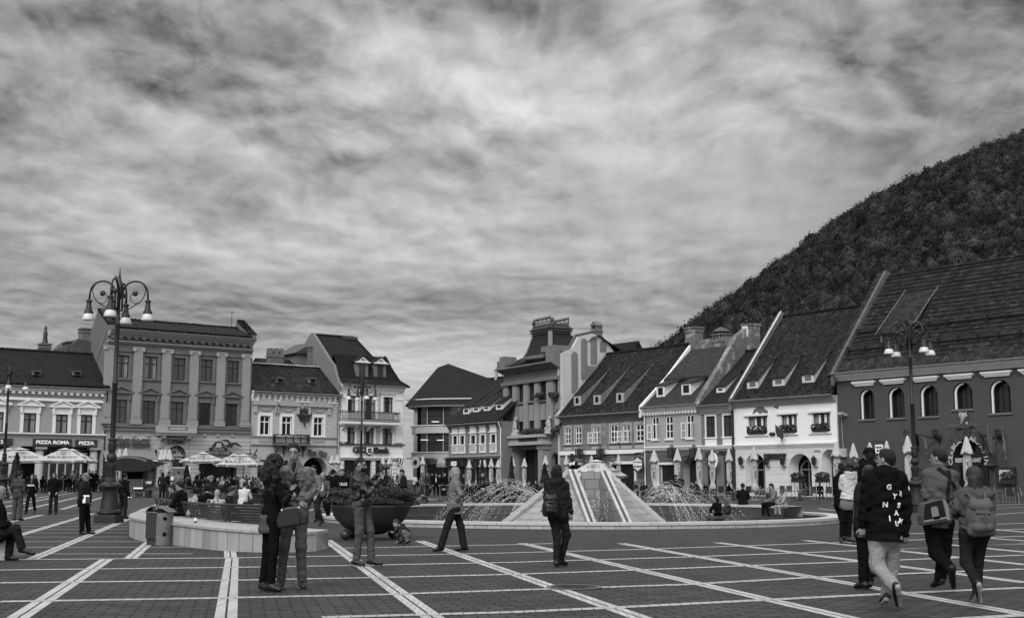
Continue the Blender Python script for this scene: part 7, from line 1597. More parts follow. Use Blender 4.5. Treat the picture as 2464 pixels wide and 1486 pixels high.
FOLD=[(285,1080,'left of two folded parasols behind the popcorn cart roof'),(300,1078,'right of two folded parasols behind the popcorn cart roof'),(387,1082,'leftmost of three folded parasols before the gallery arch'),(396,1081,'middle of three folded parasols before the gallery arch'),(406,1081,'rightmost of three folded parasols before the gallery arch'),(676,1093,'folded parasol between the couple and the frieze house'),(798,1096,'left folded parasol outside the pizza gateway'),(811,1095,'right folded parasol outside the pizza gateway'),(921,1099,'left folded parasol behind the raised camera'),(937,1098,'right folded parasol behind the raised camera'),(1017,1097,'folded parasol in front of the modern office block'),(1129,1107,'folded parasol just right of the blonde walking woman'),(1160,1104,'folded parasol behind a thin conifer'),(1182,1103,'folded parasol right of the man with clasped hands'),(1199,1105,'slim folded parasol by the drainpipe of the small house'),(1235,1103,'folded parasol at the brasserie side canopy'),(1262,1102,'folded parasol before the brasserie door'),(1313,1096,'folded parasol right of the brasserie door'),(1363,1095,'folded parasol before the mossy roofed house, left end'),(1424,1096,'folded parasol tip behind the open parasol'),(1489,1093,'folded parasol right of the open parasol behind the fins'),(1575,1084,'bulky folded parasol above the right water jets'),(1631,1080,'folded parasol beside the arched doorway lantern'),(1683,1075,'tall folded parasol standing forward near the terrace chairs'),(1715,1082,'folded parasol before the round letter sign'),(1755,1079,'folded parasol by the black drainpipe'),(1816,1075,'folded parasol before the first arch of the white restaurant'),(2015,1062,'folded parasol at the corner of the white restaurant'),(2056,1067,'folded parasol above the frizzy haired woman'),(2096,1065,'folded parasol behind the man in the dark cap'),(2137,1061,'folded parasol beside the notice board'),(2188,1049,'folded parasol behind the right street lamp'),(2330,1051,'folded parasol covering the restaurant portal letters')]
for i,(x,top,lab)in enumerate(FOLD):
 D=(3.72-1.43)*F/(1153-top);D=min(D,122 if x>600 else 108);o=FP if i==0 else copy_tree(FP);o.location=yline(x,D);o.rotation_euler.z=R((i*47)%70-35);s_=1+.04*((i*7)%5-2)
 o.scale=(s_*(1.35 if x in(1575,)else 1),s_,(1.43+(1153-top)/pxm(D)-o.location.z)/3.72);o['label']=lab
 # ==== people
def nets(D,org,res):
 S=D<0
 nx,ny,nz=D.shape
 acc=np.zeros((nx-1,ny-1,nz-1,3),'f');cnt=np.zeros((nx-1,ny-1,nz-1),'f')
 for ax in range(3):
  sl0=[slice(None)]*3;sl1=[slice(None)]*3;sl0[ax]=slice(0,-1);sl1[ax]=slice(1,None)
  a,b=D[tuple(sl0)],D[tuple(sl1)];cr=(a<0)!=(b<0)
  t=np.where(cr,a/(a-b+1e-12),0).astype('f');o=[i for i in range(3)if i!=ax]
  for i in(0,1):
   for j in(0,1):
    s=[slice(None)]*3;s[o[0]]=slice(i,i+D.shape[o[0]]-1);s[o[1]]=slice(j,j+D.shape[o[1]]-1);s=tuple(s)
    c=cr[s];cnt+=c;acc[...,ax]+=np.where(c,t[s],0);acc[...,o[0]]+=c*i;acc[...,o[1]]+=c*j
 act=cnt>0;ii=np.argwhere(act);vid=-np.ones(act.shape,'i');vid[act]=np.arange(len(ii))
 V=(ii+acc[act]/cnt[act][:,None])*res+np.array(org)
 Fs=[]
 for ax in range(3):
  sl0=[slice(1,-1)]*3;sl1=[slice(1,-1)]*3;sl0[ax]=slice(0,-1);sl1[ax]=slice(1,None)
  a,b=S[tuple(sl0)],S[tuple(sl1)];w=np.argwhere(a!=b)
  if len(w)==0:continue
  flip=a[tuple(w.T)];off=np.array([1,1,1]);off[ax]=0;w=w+off
  o=[(ax+1)%3,(ax+2)%3];e0=np.zeros(3,int);e0[o[0]]=1;e1=np.zeros(3,int);e1[o[1]]=1
  q=[vid[tuple((w-e0-e1).T)],vid[tuple((w-e1).T)],vid[tuple(w.T)],vid[tuple((w-e0).T)]]
  Q=np.stack(q,1);Q[~flip]=Q[~flip][:,::-1];Q=Q[(Q>=0).all(1)];Fs.append(Q)
 return V,np.concatenate(Fs)
def sdf_obj(name,prims,mat,parent,res=.012,k=.03,cuts=(),disp=None,carve=()):
 """one continuous skin round a set of tapered limbs ('c', a, b, ra, rb) and ellipsoids ('e', centre, frame 3x3 rows, radii)"""
 lo=np.full(3,1e9);hi=-lo
 for p in prims:
  if p[0]=='c':r=max(p[3],p[4]);pts=np.array([p[1],p[2]])
  else:r=max(p[3]);pts=np.array([p[1]])
  lo=np.minimum(lo,pts.min(0)-r);hi=np.maximum(hi,pts.max(0)+r)
 lo-=.05;hi+=.05;n=np.ceil((hi-lo)/res).astype(int)+2;D=np.full(n,.3,'f')
 ax=[lo[i]+np.arange(n[i])*res for i in range(3)]
 for p in prims:
  kk=p[5]if len(p)>5 and p[0]=='c' else(p[4]if len(p)>4 and p[0]=='e' else k)
  if p[0]=='c':r=max(p[3],p[4]);pts=np.array([p[1],p[2]])
  else:r=max(p[3]);pts=np.array([p[1]])
  m=r*(.0 if p[0]=='c' else 0)+kk+.03
  a=np.maximum(((pts.min(0)-r-m-lo)/res).astype(int),0);b=np.minimum(((pts.max(0)+r+m-lo)/res).astype(int)+2,n)
  X=ax[0][a[0]:b[0],None,None];Y=ax[1][None,a[1]:b[1],None];Z=ax[2][None,None,a[2]:b[2]]
  if p[0]=='c':
   A,B=np.array(p[1],float),np.array(p[2],float);d=B-A;L2=max((d*d).sum(),1e-9)
   t=np.clip(((X-A[0])*d[0]+(Y-A[1])*d[1]+(Z-A[2])*d[2])/L2,0,1)
   dd=np.sqrt((X-A[0]-t*d[0])**2+(Y-A[1]-t*d[1])**2+(Z-A[2]-t*d[2])**2)-(p[3]+(p[4]-p[3])*t)
  else:
   c,f,rr=np.array(p[1]),np.array(p[2]),p[3];x,y,z=X-c[0],Y-c[1],Z-c[2];k0=0;k1=0
   for i in range(3):w=x*f[i][0]+y*f[i][1]+z*f[i][2];k0=k0+(w/rr[i])**2;k1=k1+(w/rr[i]**2)**2
   k0=np.sqrt(k0);k1=np.sqrt(k1)+1e-9;dd=k0*(k0-1)/k1
   dd=np.where(k0<.3,-min(rr)*.7,dd)
  sl=(slice(a[0],b[0]),slice(a[1],b[1]),slice(a[2],b[2]));o=D[sl];h=np.maximum(kk-np.abs(o-dd),0)/max(kk,1e-6);D[sl]=np.minimum(o,dd)-h*h*kk*.25
 X,Y,Z=ax[0][:,None,None],ax[1][None,:,None],ax[2][None,None,:]
 if disp is not None:near=np.abs(D)<.06;dv=disp(X,Y,Z);D=np.where(near,D+dv,D)
 for pt,nr in cuts:D=np.maximum(D,((X-pt[0])*nr[0]+(Y-pt[1])*nr[1]+(Z-pt[2])*nr[2]).astype('f'))
 for c,f,rr in carve:
  x,y,z=X-c[0],Y-c[1],Z-c[2];k0=0
  for i in range(3):w=x*f[i][0]+y*f[i][1]+z*f[i][2];k0=k0+(w/rr[i])**2
  D=np.maximum(D,(1-np.sqrt(k0))*min(rr))
 V,Q=nets(D.astype('f'),lo,res)
 me=bpy.data.meshes.new(name);me.vertices.add(len(V));me.vertices.foreach_set('co',V.astype('f').ravel());me.loops.add(Q.size);me.loops.foreach_set('vertex_index',Q.astype('i').ravel());me.polygons.add(len(Q));me.polygons.foreach_set('loop_start',np.arange(0,Q.size,4,dtype='i'))
 me.polygons.foreach_set('use_smooth',np.ones(len(Q),bool));me.update(calc_edges=True);me.materials.append(mat)
 return link(bpy.data.objects.new(name,me),parent)
from mathutils.bvhtree import BVHTree
def V3(v):return np.array(tuple(v),float)
def unit(v):v=V3(v);return v/max(np.linalg.norm(v),1e-9)
def folds(seed,amp,f=(22,22,34),n=7):
 rg=np.random.default_rng(seed);ks=rg.normal(size=(n,3))*np.array(f)*.75;ph=rg.uniform(0,6.28,n)
 def fn(X,Y,Z):
  s=0
  for kx,p in zip(ks,ph):s=s+1.2-2*np.abs(np.sin((X*kx[0]+Y*kx[1]+Z*kx[2]+p)*.5+.6*np.sin(X*9+Z*7+p)))
  return(amp*s/sqrt(n)).astype('f')
 return fn
def creases(base,pts,amp):
 """cloth bunching round a joint: pts = (where, direction across the folds, reach)"""
 def fn(X,Y,Z):
  s=base(X,Y,Z)
  for i,(p,d,rch)in enumerate(pts):
   x,y,z=X-p[0],Y-p[1],Z-p[2];r2=(x*x+y*y+z*z)/(rch*rch);m=r2<6
   if not m.any():continue
   t=(x*d[0]+y*d[1]+z*d[2])*58+i*1.7+1.6*np.sin(x*21+i)+1.6*np.sin(y*23+2*i)+1.3*np.sin(z*17)
   s=s+amp*np.exp(-r2)*(1-2*np.abs(np.sin(t*.5)))
  return s.astype('f')
 return fn
def cloth(name,v,**kw):return M('cloth_'+name,v,.95,.03,nz=(3,.18),nz2=(14,.14),bump=(10,1,.045),**kw)
SK=M('skin',.19,.55,.35,nz=(6,.1));SKD=M('skin_tan',.14,.55,.35,nz=(6,.1))
HAIRM={'dark':M('hair_dark',.006,.5,.2,nz=(8,.4),bump=(60,1,.02,(1,1,.15))),'brown':M('hair_brown',.02,.5,.2,nz=(30,.6,(1,1,.1)),bump=(60,.8,.01,(1,1,.15))),'light':M('hair_light',.17,.55,.3,nz=(30,.9,(1,1,.08)),bump=(50,.8,.01,(1,1,.15))),'grey':M('hair_grey',.16,.6,.2,nz=(12,.3)),'red':M('hair_mid',.06,.5,.3,nz=(8,.4))}
CM={'black':cloth('black',.006),'charcoal':cloth('charcoal',.014),'dark':cloth('dark',.026),'mid':cloth('mid',.065),'grey':cloth('grey',.12),'light':cloth('light',.22),'white':cloth('white',.40),'jeans':M('denim',.055,.95,.03,nz=(4,.3),nz2=(30,.3),bump=(10,1,.03)),'jeans_dark':M('denim_dark',.014,.95,.03,nz=(4,.3),nz2=(30,.3),bump=(10,1,.03)),'jeans_light':M('denim_light',.062,.95,.03,nz=(3,.4),nz2=(25,.3),bump=(10,1,.03)),'leather':M('leather',.07,.38,.4,nz=(2.5,.3),nz2=(12,.2),bump=(7,1,.05)),'leather_black':M('leather_black',.008,.36,.4,nz=(3,.3),bump=(8,.9,.03)),'quilt':M('quilted',.11,.6,.3,nz=(3,.2),bump=(22,1,.03)),'check':M('checked_cloth',.042,.95,.03,brick=(.03,.03,.005,1.5,.3),nz2=(3,.2),bump=(9,1,.035)),'camo':M('camouflage',.04,.9,.08,nz=(9,1.6)),'pattern':M('patterned_cloth',.25,.85,.1,stain=(11,.5,.08)),'shoe':M('shoe_leather',.008,.45,.3),'sole':M('shoe_sole',.24,.7,.2),'bag':M('bag_leather',.008,.45,.35,nz=(3,.2))}
def body_frame(J):
 u=unit(V3(J['neck'])-.5*(V3(J['hipR'])+V3(J['hipL'])));r=unit(V3(J['shR'])-V3(J['shL']));f=unit(np.cross(u,r));r=np.cross(f,u);return r,f,u
def person(label,J,st,root=None,base=(0,0,0),rz=0,res=.012,face=None,up=None,group=None,hi=False,seed=1):
 """J: joints in metres relative to base. st: dict of styling"""
 J={k:V3(v)for k,v in J.items()}
 t=root or thing('person',label,'person',base,rz,group);s=st.get('s',1.0);b=st.get('b',1.0);r,f,u=body_frame(J)
 hip=.5*(J['hipR']+J['hipL']);nk=J['neck'];hd=J['head'];face=unit(face)if face is not None else f;hup=unit(up)if up is not None else unit(hd-nk+np.array([0,0,.08]));hr=unit(np.cross(face,hup));face=np.cross(hup,hr);HF=[hr,face,hup]
 F3=[r,f,u];TL=np.linalg.norm(nk-hip);S=s
 P_=[]
 c,e=lambda a,b_,ra,rb,k=.03:P_.append(('c',a,b_,ra*S,rb*S,k)),lambda ce,fr,rr,k=.03:P_.append(('e',ce,fr,tuple(x*S for x in rr),k))
 # --- body (skin)
 e(hd+hup*.012*S,HF,(.074,.094,.098),.01);e(hd+face*.03*S-hup*.055*S,HF,(.05,.058,.06),.03);e(hd+face*.075*S-hup*.08*S,HF,(.022,.018,.016),.02)
 c(hd+face*.092*S+hup*.005*S,hd+face*.112*S-hup*.028*S,.010,.014,.012);c(hd+face*.09*S-hup*.062*S+hr*.018*S,hd+face*.09*S-hup*.062*S-hr*.018*S,.009,.009,.012)
 for sg in(-1,1):e(hd+hr*sg*.078*S-hup*.012*S-face*.004*S,HF,(.010,.02,.032),.01);e(hd+hr*sg*.03*S+face*.083*S+hup*.018*S,HF,(.018,.01,.008),.012)
 c(nk-u*.02*S,hd-hup*.06*S-face*.01*S,.056,.052,.03);e(hip+u*TL*.62,F3,(.135*b,.088*b,TL*.38/S),.04);e(hip+u*TL*.12,F3,(.13*b,.09*b,.12),.04)
 for sd in 'RL':
  sh,el,wr,hnd=J['sh'+sd],J['el'+sd],J['wr'+sd],J['hd'+sd];c(nk-u*.05*S,sh,.055,.048,.03);c(sh,el,.044,.036);c(el,wr,.036,.024)
  h=unit(hnd-wr);side=unit(np.cross(h,f if abs(np.dot(h,f))<.85 else u));nm=np.cross(side,h)
  e(wr+h*.05*S,[side,nm,h],(.04,.016,.05),.012)
  if hi:
   curl=st.get('curl',.5)
   for i in range(4):
    o=side*(-.03+.02*i)*S;L1=(.040,.045,.043,.034)[i]*S;p0=wr+h*.085*S+o;p1=p0+(h*cos(curl)+nm*sin(curl))*L1;p2=p1+(h*cos(curl*2)+nm*sin(curl*2))*L1*.8;P_.append(('c',p0-h*.01,p1,.0095*S,.009*S,.003));P_.append(('c',p1,p2,.009*S,.0075*S,.003))
   p0=wr+h*.03*S-side*.032*S;p1=p0+(h*.6-side*.6+nm*.4)*.042*S;P_.append(('c',p0,p1,.012*S,.0105*S,.006));P_.append(('c',p1,p1+(h*.9+nm*.4)*.028*S,.0105*S,.009*S,.003))
  else:c(wr+h*.08*S,wr+h*.15*S+nm*.03*S,.026,.018);c(wr+h*.03*S,wr+h*.09*S-side*.04*S,.012,.010,.01)
  hp,kn,an,to=J['hip'+sd],J['kn'+sd],J['an'+sd],J['to'+sd];c(hp,kn,.072*b,.05);c(kn,an,.05,.034);c(an,to,.032,.026)
 bo=sdf_obj('body',P_,st.get('skin',SK),t,res if not hi else min(res,.0085),.03)
 if hi or res<.013:
  m=MB();
  for sg in(-1,1):m.ball(Vector(hd+hr*sg*.032*S+face*.090*S+hup*.004*S),.0065*S,8,6,(1,.6,.6))
  e1=m.build('eyes',MATS['black_void'],bo);m=MB()
  for sg in(-1,1):m.tube([Vector(hd+hr*sg*.016*S+face*.096*S+hup*.024*S),Vector(hd+hr*sg*.034*S+face*.095*S+hup*.03*S),Vector(hd+hr*sg*.05*S+face*.084*S+hup*.022*S)],.003*S,5)
  m.build('eyebrows',HAIRM['dark'],bo);m=MB();m.tube([Vector(hd+hr*.022*S+face*.094*S-hup*.062*S),Vector(hd+face*.102*S-hup*.061*S),Vector(hd-hr*.022*S+face*.094*S-hup*.062*S)],.005*S,5);m.build('mouth',M('lips',.13,.5,.3),bo)
  # --- trousers
 P_=[];tw=st.get('tw',1.0);e(hip+u*.0,F3,(.155*b,.115*b,.13),.05)
 for sd in 'RL':
  hp,kn,an=J['hip'+sd],J['kn'+sd],J['an'+sd];en=kn+(an-kn)*st.get('tlen',.95);c(hp+u*.02*S,kn,.092*b*(.5+.5*tw),.068*tw,.045);c(kn,en,.066*tw,.057*tw*st.get('flare',1),.03);e(hp-f*.045*S-u*.0*S,F3,(.085*b,.075*b,.09),.05);c(kn,kn+(hp-kn)*.12+f*.012*S,.062*tw,.06*tw,.03)
 if st.get('skirt'):
  P_=[];lk=st['skirt'];e(hip,F3,(.16*b,.12*b,.12),.05);e(hip-np.array([0,0,lk*.5]),F3,(.175*b,.125*b,lk*.75),.05)
 sdf_obj('trousers' if not st.get('skirt')else 'skirt',P_,CM[st.get('tm','jeans_dark')],t,res,.03,cuts=([(hip-np.array([0,0,st['skirt']]),(0,0,-1))]if st.get('skirt')else()),disp=creases(folds(seed,.0035*S,(26,26,40),5),[q for sd in 'RL' for q in((J['kn'+sd],unit(J['an'+sd]-J['hip'+sd]),.13*S),(J['an'+sd]+(J['kn'+sd]-J['an'+sd])*.15,unit(J['kn'+sd]-J['an'+sd]),.11*S),(J['hip'+sd]-u*.08*S,unit(J['kn'+sd]-J['hip'+sd]+r*.3*(1 if sd=='R' else-1)),.12*S))],.006*S))
 if st.get('skirt'):
  P_=[]
  for sd in 'RL':c(J['hip'+sd],J['kn'+sd],.075*b,.055);c(J['kn'+sd],J['an'+sd],.054,.04)
  sdf_obj('leggings',P_,CM[st.get('lm','black')],t,res,.03)
  # --- jacket
 P_=[];jb=b*st.get('jb',1.0);hem=st.get('hem',.10)
 e(hip+u*TL*.66,F3,(.170*jb,.122*jb,TL*.40/S),.04);e(hip+u*TL*.22,F3,(.158*jb,.120*jb,TL*.34/S),.05);c(J['shR']*.93+J['shL']*.07-u*.02*S,J['shL']*.93+J['shR']*.07-u*.02*S,.068*jb,.068*jb,.05)
 c(hip+u*.05*S,hip-u*hem*.8,.145*jb,.150*jb*st.get('flareh',1),.06);c(nk-u*.06*S,nk+(hd-nk)*.18,.085,.07,.03)
 sl=st.get('sleeve',.93)
 for sd in 'RL':
  sh,el,wr=J['sh'+sd],J['el'+sd],J['wr'+sd];a_=st.get('aw',1.0);c(sh,el,.062*a_*jb,.050*a_,.022);c(el,el+(wr-el)*sl,.051*a_,.041*a_,.014);c(sh,hip+u*TL*.6+(sh-nk)*.45,.05*jb,.06*jb,.03)
 fl=[r,f,u]
 fd=folds(seed+5,st.get('fold',.006)*S,(24,24,36),6)
 if st.get('puff'):disp=lambda X,Y,Z:(fd(X,Y,Z)*.4-.008*np.abs(np.sin((Z-.9+.05*np.sin(X*9))*pi/.085))**.6+.004).astype('f')
 else:disp=creases(fd,[q for sd in 'RL' for q in((J['el'+sd],unit(J['wr'+sd]-J['sh'+sd]),.13*S),(J['wr'+sd]+(J['el'+sd]-J['wr'+sd])*.25,unit(J['el'+sd]-J['wr'+sd]),.09*S),(J['sh'+sd]-u*.13*S,unit(r*(1 if sd=='R' else-1)-u*.6),.13*S))]+[(hip+u*TL*.3+f*.1*S,u,.2*S),(hip+u*TL*.3-f*.1*S,u,.2*S)],st.get('fold',.006)*1.25*S)
 hemz=hip-u*hem;jo=sdf_obj('jacket',P_,CM[st.get('jm','dark')],t,res,.03,cuts=[(hemz,-u)],disp=disp)
 if st.get('scarf'):P_=[];c(nk-u*.01*S+f*.05*S,nk-u*.01*S-f*.03*S,.07,.075);c(nk+f*.06*S,nk-u*.12*S+f*.10*S,.05,.03);sdf_obj('scarf',P_,CM[st['scarf']],t,res,.03,disp=folds(seed+9,.008,(50,50,60)))
 if st.get('shirt'):
  P_=[];e(hip+u*TL*.55+f*.05*S,F3,(.085,.09*jb,TL*.42/S),.04);c(nk+f*.02*S,nk-u*.08*S+f*.06*S,.062,.06);sdf_obj('shirt',P_,CM[st['shirt']],t,res,.03)
 if st.get('hood'):
  P_=[]
  for k in range(7):a=pi*k/6;p=nk-u*.01*S+r*cos(a)*.10*S-f*(.03+.08*sin(a))*S+f*.02*S;q=nk-u*.01*S+r*cos(a+pi/6)*.10*S-f*(.03+.08*sin(a+pi/6))*S;P_.append(('c',p-u*.03*sin(a)*S,q-u*.03*sin(a)*S,.045*S,.045*S,.03))
  e(nk-f*.10*S-u*.09*S,F3,(.11,.055,.11),.04);sdf_obj('hood',P_,CM[st.get('hoodm',st.get('jm','dark'))],t,res,.03,disp=folds(seed+2,.006,(35,35,40)))
  # --- shoes
 for sd in 'RL':
  an,to=J['an'+sd],J['to'+sd];d=unit(to-an-np.dot(to-an,np.array([0,0,1]))*np.array([0,0,1])*0);L_=np.linalg.norm(to-an);shin=unit(J['kn'+sd]-an)
  toe=an+d*max(L_,.15*S);heel=an-d*.055*S-shin*.035*S;P_=[]
  c(heel,toe,.042,.036,.03);c(an-shin*.01*S,an+(J['kn'+sd]-an)*(st.get('boot',.10)),.045*st.get('bw',1),.046*st.get('bw',1),.03)
  c(an,toe*.6+an*.4,.045,.036,.03);so=sdf_obj('shoe',P_,CM[st.get('shm','shoe')],t,res,.02)
  if st.get('sole'):
   n0=unit(np.cross(np.cross(shin,d),d));n0=n0 if np.dot(n0,shin)<0 else-n0;P_=[('c',heel+n0*.030*S,toe+n0*.026*S,.028*S,.024*S,.01),('c',heel+n0*.03*S,heel+n0*.03*S+d*.1,.032*S,.03*S,.01)];sdf_obj('sole',P_,CM['sole'],so,res,.02)
 hair(t,st,hd,HF,S,nk,u,f,r,res,seed);return t
def hair(t,st,hd,HF,S,nk,u,f,r,res,seed):
 kind=st.get('hair','short');hm=HAIRM[st.get('hm','dark')];hr,face,hup=HF;P_=[]
 c,e=lambda a,b_,ra,rb,k=.03:P_.append(('c',a,b_,ra*S,rb*S,k)),lambda ce,fr,rr,k=.03:P_.append(('e',ce,fr,tuple(x*S for x in rr),k))
 nz=folds(seed+3,.004*S,(70,70,40));lowcut=lambda d,tilt:(hd+face*d*S,unit(face*1.0-hup*tilt))
 if kind=='bald':return
 if kind in('short','cap','beanie','crop'):
  g=.007 if kind!='crop' else.003;e(hd+hup*.022*S-face*.012*S,HF,(.074+g,.094+g,.098+g*1.6),.02);e(hd-face*.05*S-hup*.02*S,HF,(.062,.05,.075),.03)
  if kind=='short':c(hd+hup*.095*S+face*.02*S+hr*.03*S,hd+hup*.09*S+face*.045*S-hr*.02*S,.022,.022)
  sdf_obj('hair',P_,hm,t,res,.03,disp=nz,cuts=[(hd+face*.052*S+hup*.03*S,unit(face*1.0-hup*.75)),(hd-hup*.075*S,-hup),(hd+face*.02*S-hup*.0*S,unit(face*.55-hup*.95))][:3 if kind!='x' else 2])
 if kind=='cap':
  P_=[];e(hd+hup*.045*S-face*.005*S,HF,(.092,.108,.085),.02);cm=sdf_obj('cap',P_,CM[st.get('capm','grey')],t,res,.02,cuts=[(hd+hup*.028*S,-hup)]);P_=[];e(hd+hup*.036*S+face*.125*S,[hr,unit(face-hup*.25),unit(hup+face*.25)],(.072,.075,.009),.01);sdf_obj('brim',P_,CM[st.get('capm','grey')],cm,min(res,.008),.01)
 if kind=='beanie':
  P_=[];e(hd+hup*.04*S-face*.01*S,HF,(.094,.110,.105),.02);sdf_obj('beanie',P_,CM[st.get('capm','dark')],t,res,.02,cuts=[(hd+hup*.012*S+face*.03*S,unit(-hup+face*.12))],disp=(lambda X,Y,Z:(.004*np.sin(Z*220)).astype('f')))
 if kind in('long','bob','bun'):
  e(hd+hup*.022*S-face*.012*S,HF,(.084,.104,.108),.02)
  dn={'long':.32,'bob':.13,'bun':.0}[kind]*st.get('hl',1.0)
  for k in range(9):
   if kind=='bun':break
   a=pi*(k-.0)/8;o=hr*cos(a)*.072*S-face*(.01+.065*sin(a))*S;c(hd+o-hup*.02*S,hd+o*(1.05+.1*sin(k*2.3))-u*dn*S*(.92+.12*cos(k*3.1)),.034,.018 if kind=='long' else.022,.02)
  if kind=='bun':e(hd-face*.10*S+hup*.06*S,HF,(.05,.05,.05),.02)
  sdf_obj('hair',P_,hm,t,res,.03,disp=folds(seed+3,.0065*S,(120,120,10),5),cuts=[(hd+face*.055*S,unit(face*1.0-hup*.35))],carve=[(hd+face*.075*S-hup*.045*S,HF,(.062*S,.085*S,.095*S))])
 if kind=='curly':
  rg=np.random.default_rng(seed);e(hd+hup*.03*S-face*.02*S,HF,(.11,.125,.13),.02);ln=st.get('hl',.40)
  for k in range(110):
   tt=rg.random();a=rg.uniform(-.25,1.25)*pi;rad=(.08+.085*sin(pi*min(tt*1.15,.8)))*S;o=hr*cos(a)*rad-face*(.02+rad*.75*max(sin(a),-.1));p=hd+o+hup*.05*S-u*tt*ln*S;c(p,p+rg.normal(size=3)*.03-u*.03,rg.uniform(.028,.05),rg.uniform(.02,.035),.015)
  nz2=folds(seed,.008*S,(110,110,90),10);ho=sdf_obj('hair',P_,hm,t,min(res,.009),.02,disp=nz2,carve=[(hd+face*.085*S-hup*.04*S,HF,(.06*S,.085*S,.10*S))])
  mb=MB()
  for k in range(170):
   tt=rg.random();a=rg.uniform(-.2,1.2)*pi;rad=(.13+.06*sin(pi*min(tt*1.3,1)))*S;p=hd+hr*cos(a)*rad-face*(.02+rad*.8*max(sin(a),-.1))+hup*.06*S-u*tt*ln*S;q0=rg.uniform(0,6.28);mb.tube([Vector(p+np.array([.012*cos(q0+j*1.4),.012*sin(q0+j*1.4),-.012*j]))for j in range(7)],.004*S,4)
  mb.build('ringlets',hm,ho)
  # ---- joints read from the photograph: every joint is placed at its own depth
def joints(crop,D,pts):
 out={}
 for k,v in pts.items():
  x,y=K(crop,v[0],v[1]);out[k]=P(x,y,D+(v[2]if len(v)>2 else 0))
 return out
def pj(label,crop,D,pts,st,**kw):
 J=joints(crop,D,pts);cx=.5*(J['anR'].x+J['anL'].x);cy=.5*(J['anR'].y+J['anL'].y);base=Vector((cx,cy,hz(cx,cy)));J={k:v-base for k,v in J.items()}
 if kw.pop('ground',True):
  for sd in kw.pop('down','RL'):
   J['an'+sd].z=.085;J['to'+sd].z=.045
 else:kw.pop('down',None)
 return person(label,J,st,base=base,**kw),J,base
def bag_box(name,parent,M4,w,h,d,mat,bev=.03,extra=None):
 mb=MB();n=10;pts=[]
 for k in range(n+1):a=pi*k/n;pts.append((w/2*cos(a)*(.92 if 0<k<n else 1),h*.25+h*.28*sin(a)))
 pts=[(-w/2*1.04,-h/2),(w/2*1.04,-h/2)]+pts;mb.prism(pts,-d/2,d/2,M4);return mb.build(name,mat,parent,bevel=bev)
def drape(jacket,base,crop,pts,w,mat,name,parent,lift=.008,n=14,rotz=0,org=None):
 """a strap lying on the cloth along a line seen in the photograph"""
 me=jacket.data;tr=BVHTree.FromPolygons([v.co for v in me.vertices],[p.vertices for p in me.polygons]);o=Vector((0,0,CH))-base;out=[]
 cp=catmull(pts,n)
 for q in cp:
  d=ray(*K(crop,q[0],q[1]));h=tr.ray_cast(o,d.normalized())
  if h[0]is not None:out.append(h[0]+h[1]*lift)
  elif out:out.append(out[-1]+(d.normalized().cross(Vector((0,1,0)))*0))
 if len(out)<3:return
 vs=[];inv=Matrix.Rotation(-rotz,4,'Z')
 for i,p in enumerate(out):
  t=out[min(i+1,len(out)-1)]-out[max(i-1,0)];s=t.cross(Vector((0,-1,0)));s=s.normalized()if s.length>1e-6 else Vector((1,0,0));a,b=p-s*w/2,p+s*w/2
  for v in(a,b,b+Vector((0,.006,0)),a+Vector((0,.006,0))):v=v+(base-org)if org is not None else v;vs.append(inv@v)
 mb=MB();m=len(out);mb.add(vs,[(4*i+k,4*i+(k+1)%4,4*(i+1)+(k+1)%4,4*(i+1)+k)for i in range(m-1)for k in range(4)]);return mb.build(name,mat,parent)
 # ---------------- foreground figures
t,J,b0=pj('tall man in glasses and creased leather jacket facing us beside the curly haired woman','k',16.5,dict(head=(456,160),neck=(460,272,.02),shR=(362,335),shL=(585,335,.05),elR=(345,510,-.02),wrR=(345,660,-.05),hdR=(350,730,-.08),elL=(635,515,.08),wrL=(562,600,-.1),hdL=(520,650,-.12),hipR=(415,735),hipL=(520,735,.02),knR=(362,1040,-.02),knL=(520,1040,-.02),anR=(332,1315,.05),anL=(533,1340),toR=(322,1375,-.14),toL=(545,1385,-.2)),dict(jm='leather',tm='jeans_light',hem=.07,fold=.009,b=1.0,jb=1.06,shirt='charcoal',hair='short',hm='dark',aw=1.0,tw=1.02,sole=True,boot=.16,curl=1.0),res=.011,face=(0,-1,-.06),hi=True,seed=4)
hd=V3(J['head']);bo=[c for c in t.children if c.name.startswith('body')][0];mb=MB()
for sg in(-1,1):c=Vector(hd)+Vector((sg*.034,-.103,.006));mb.tube([c+Vector((.026*cos(a)*(1+.15*(cos(4*a))),0,.018*sin(a)))for a in[2*pi*k/14 for k in range(15)]],.0022,4);mb.tube([c+Vector((sg*.027,0,.006)),Vector(hd)+Vector((sg*.077,0,.004))],.0025,4)
mb.tube([Vector(hd)+Vector((-.01,-.105,.01)),Vector(hd)+Vector((.01,-.105,.01))],.003,4);mb.build('glasses',MATS['black_void'],t)
jk=[c for c in t.children if c.name.startswith('jacket')][0]
c0=(V3(J['shR'])+V3(J['shL']))/2;mb=MB();mb.box(c0[0]+.03,c0[0]+.155,c0[1]-.150,c0[1]-.140,c0[2]-.115,c0[2]-.085);mb.box(c0[0]-.15,c0[0]-.04,c0[1]-.150,c0[1]-.140,c0[2]-.105,c0[2]-.095);mb.build('chest_flap',CM['leather'],jk,bevel=.003)
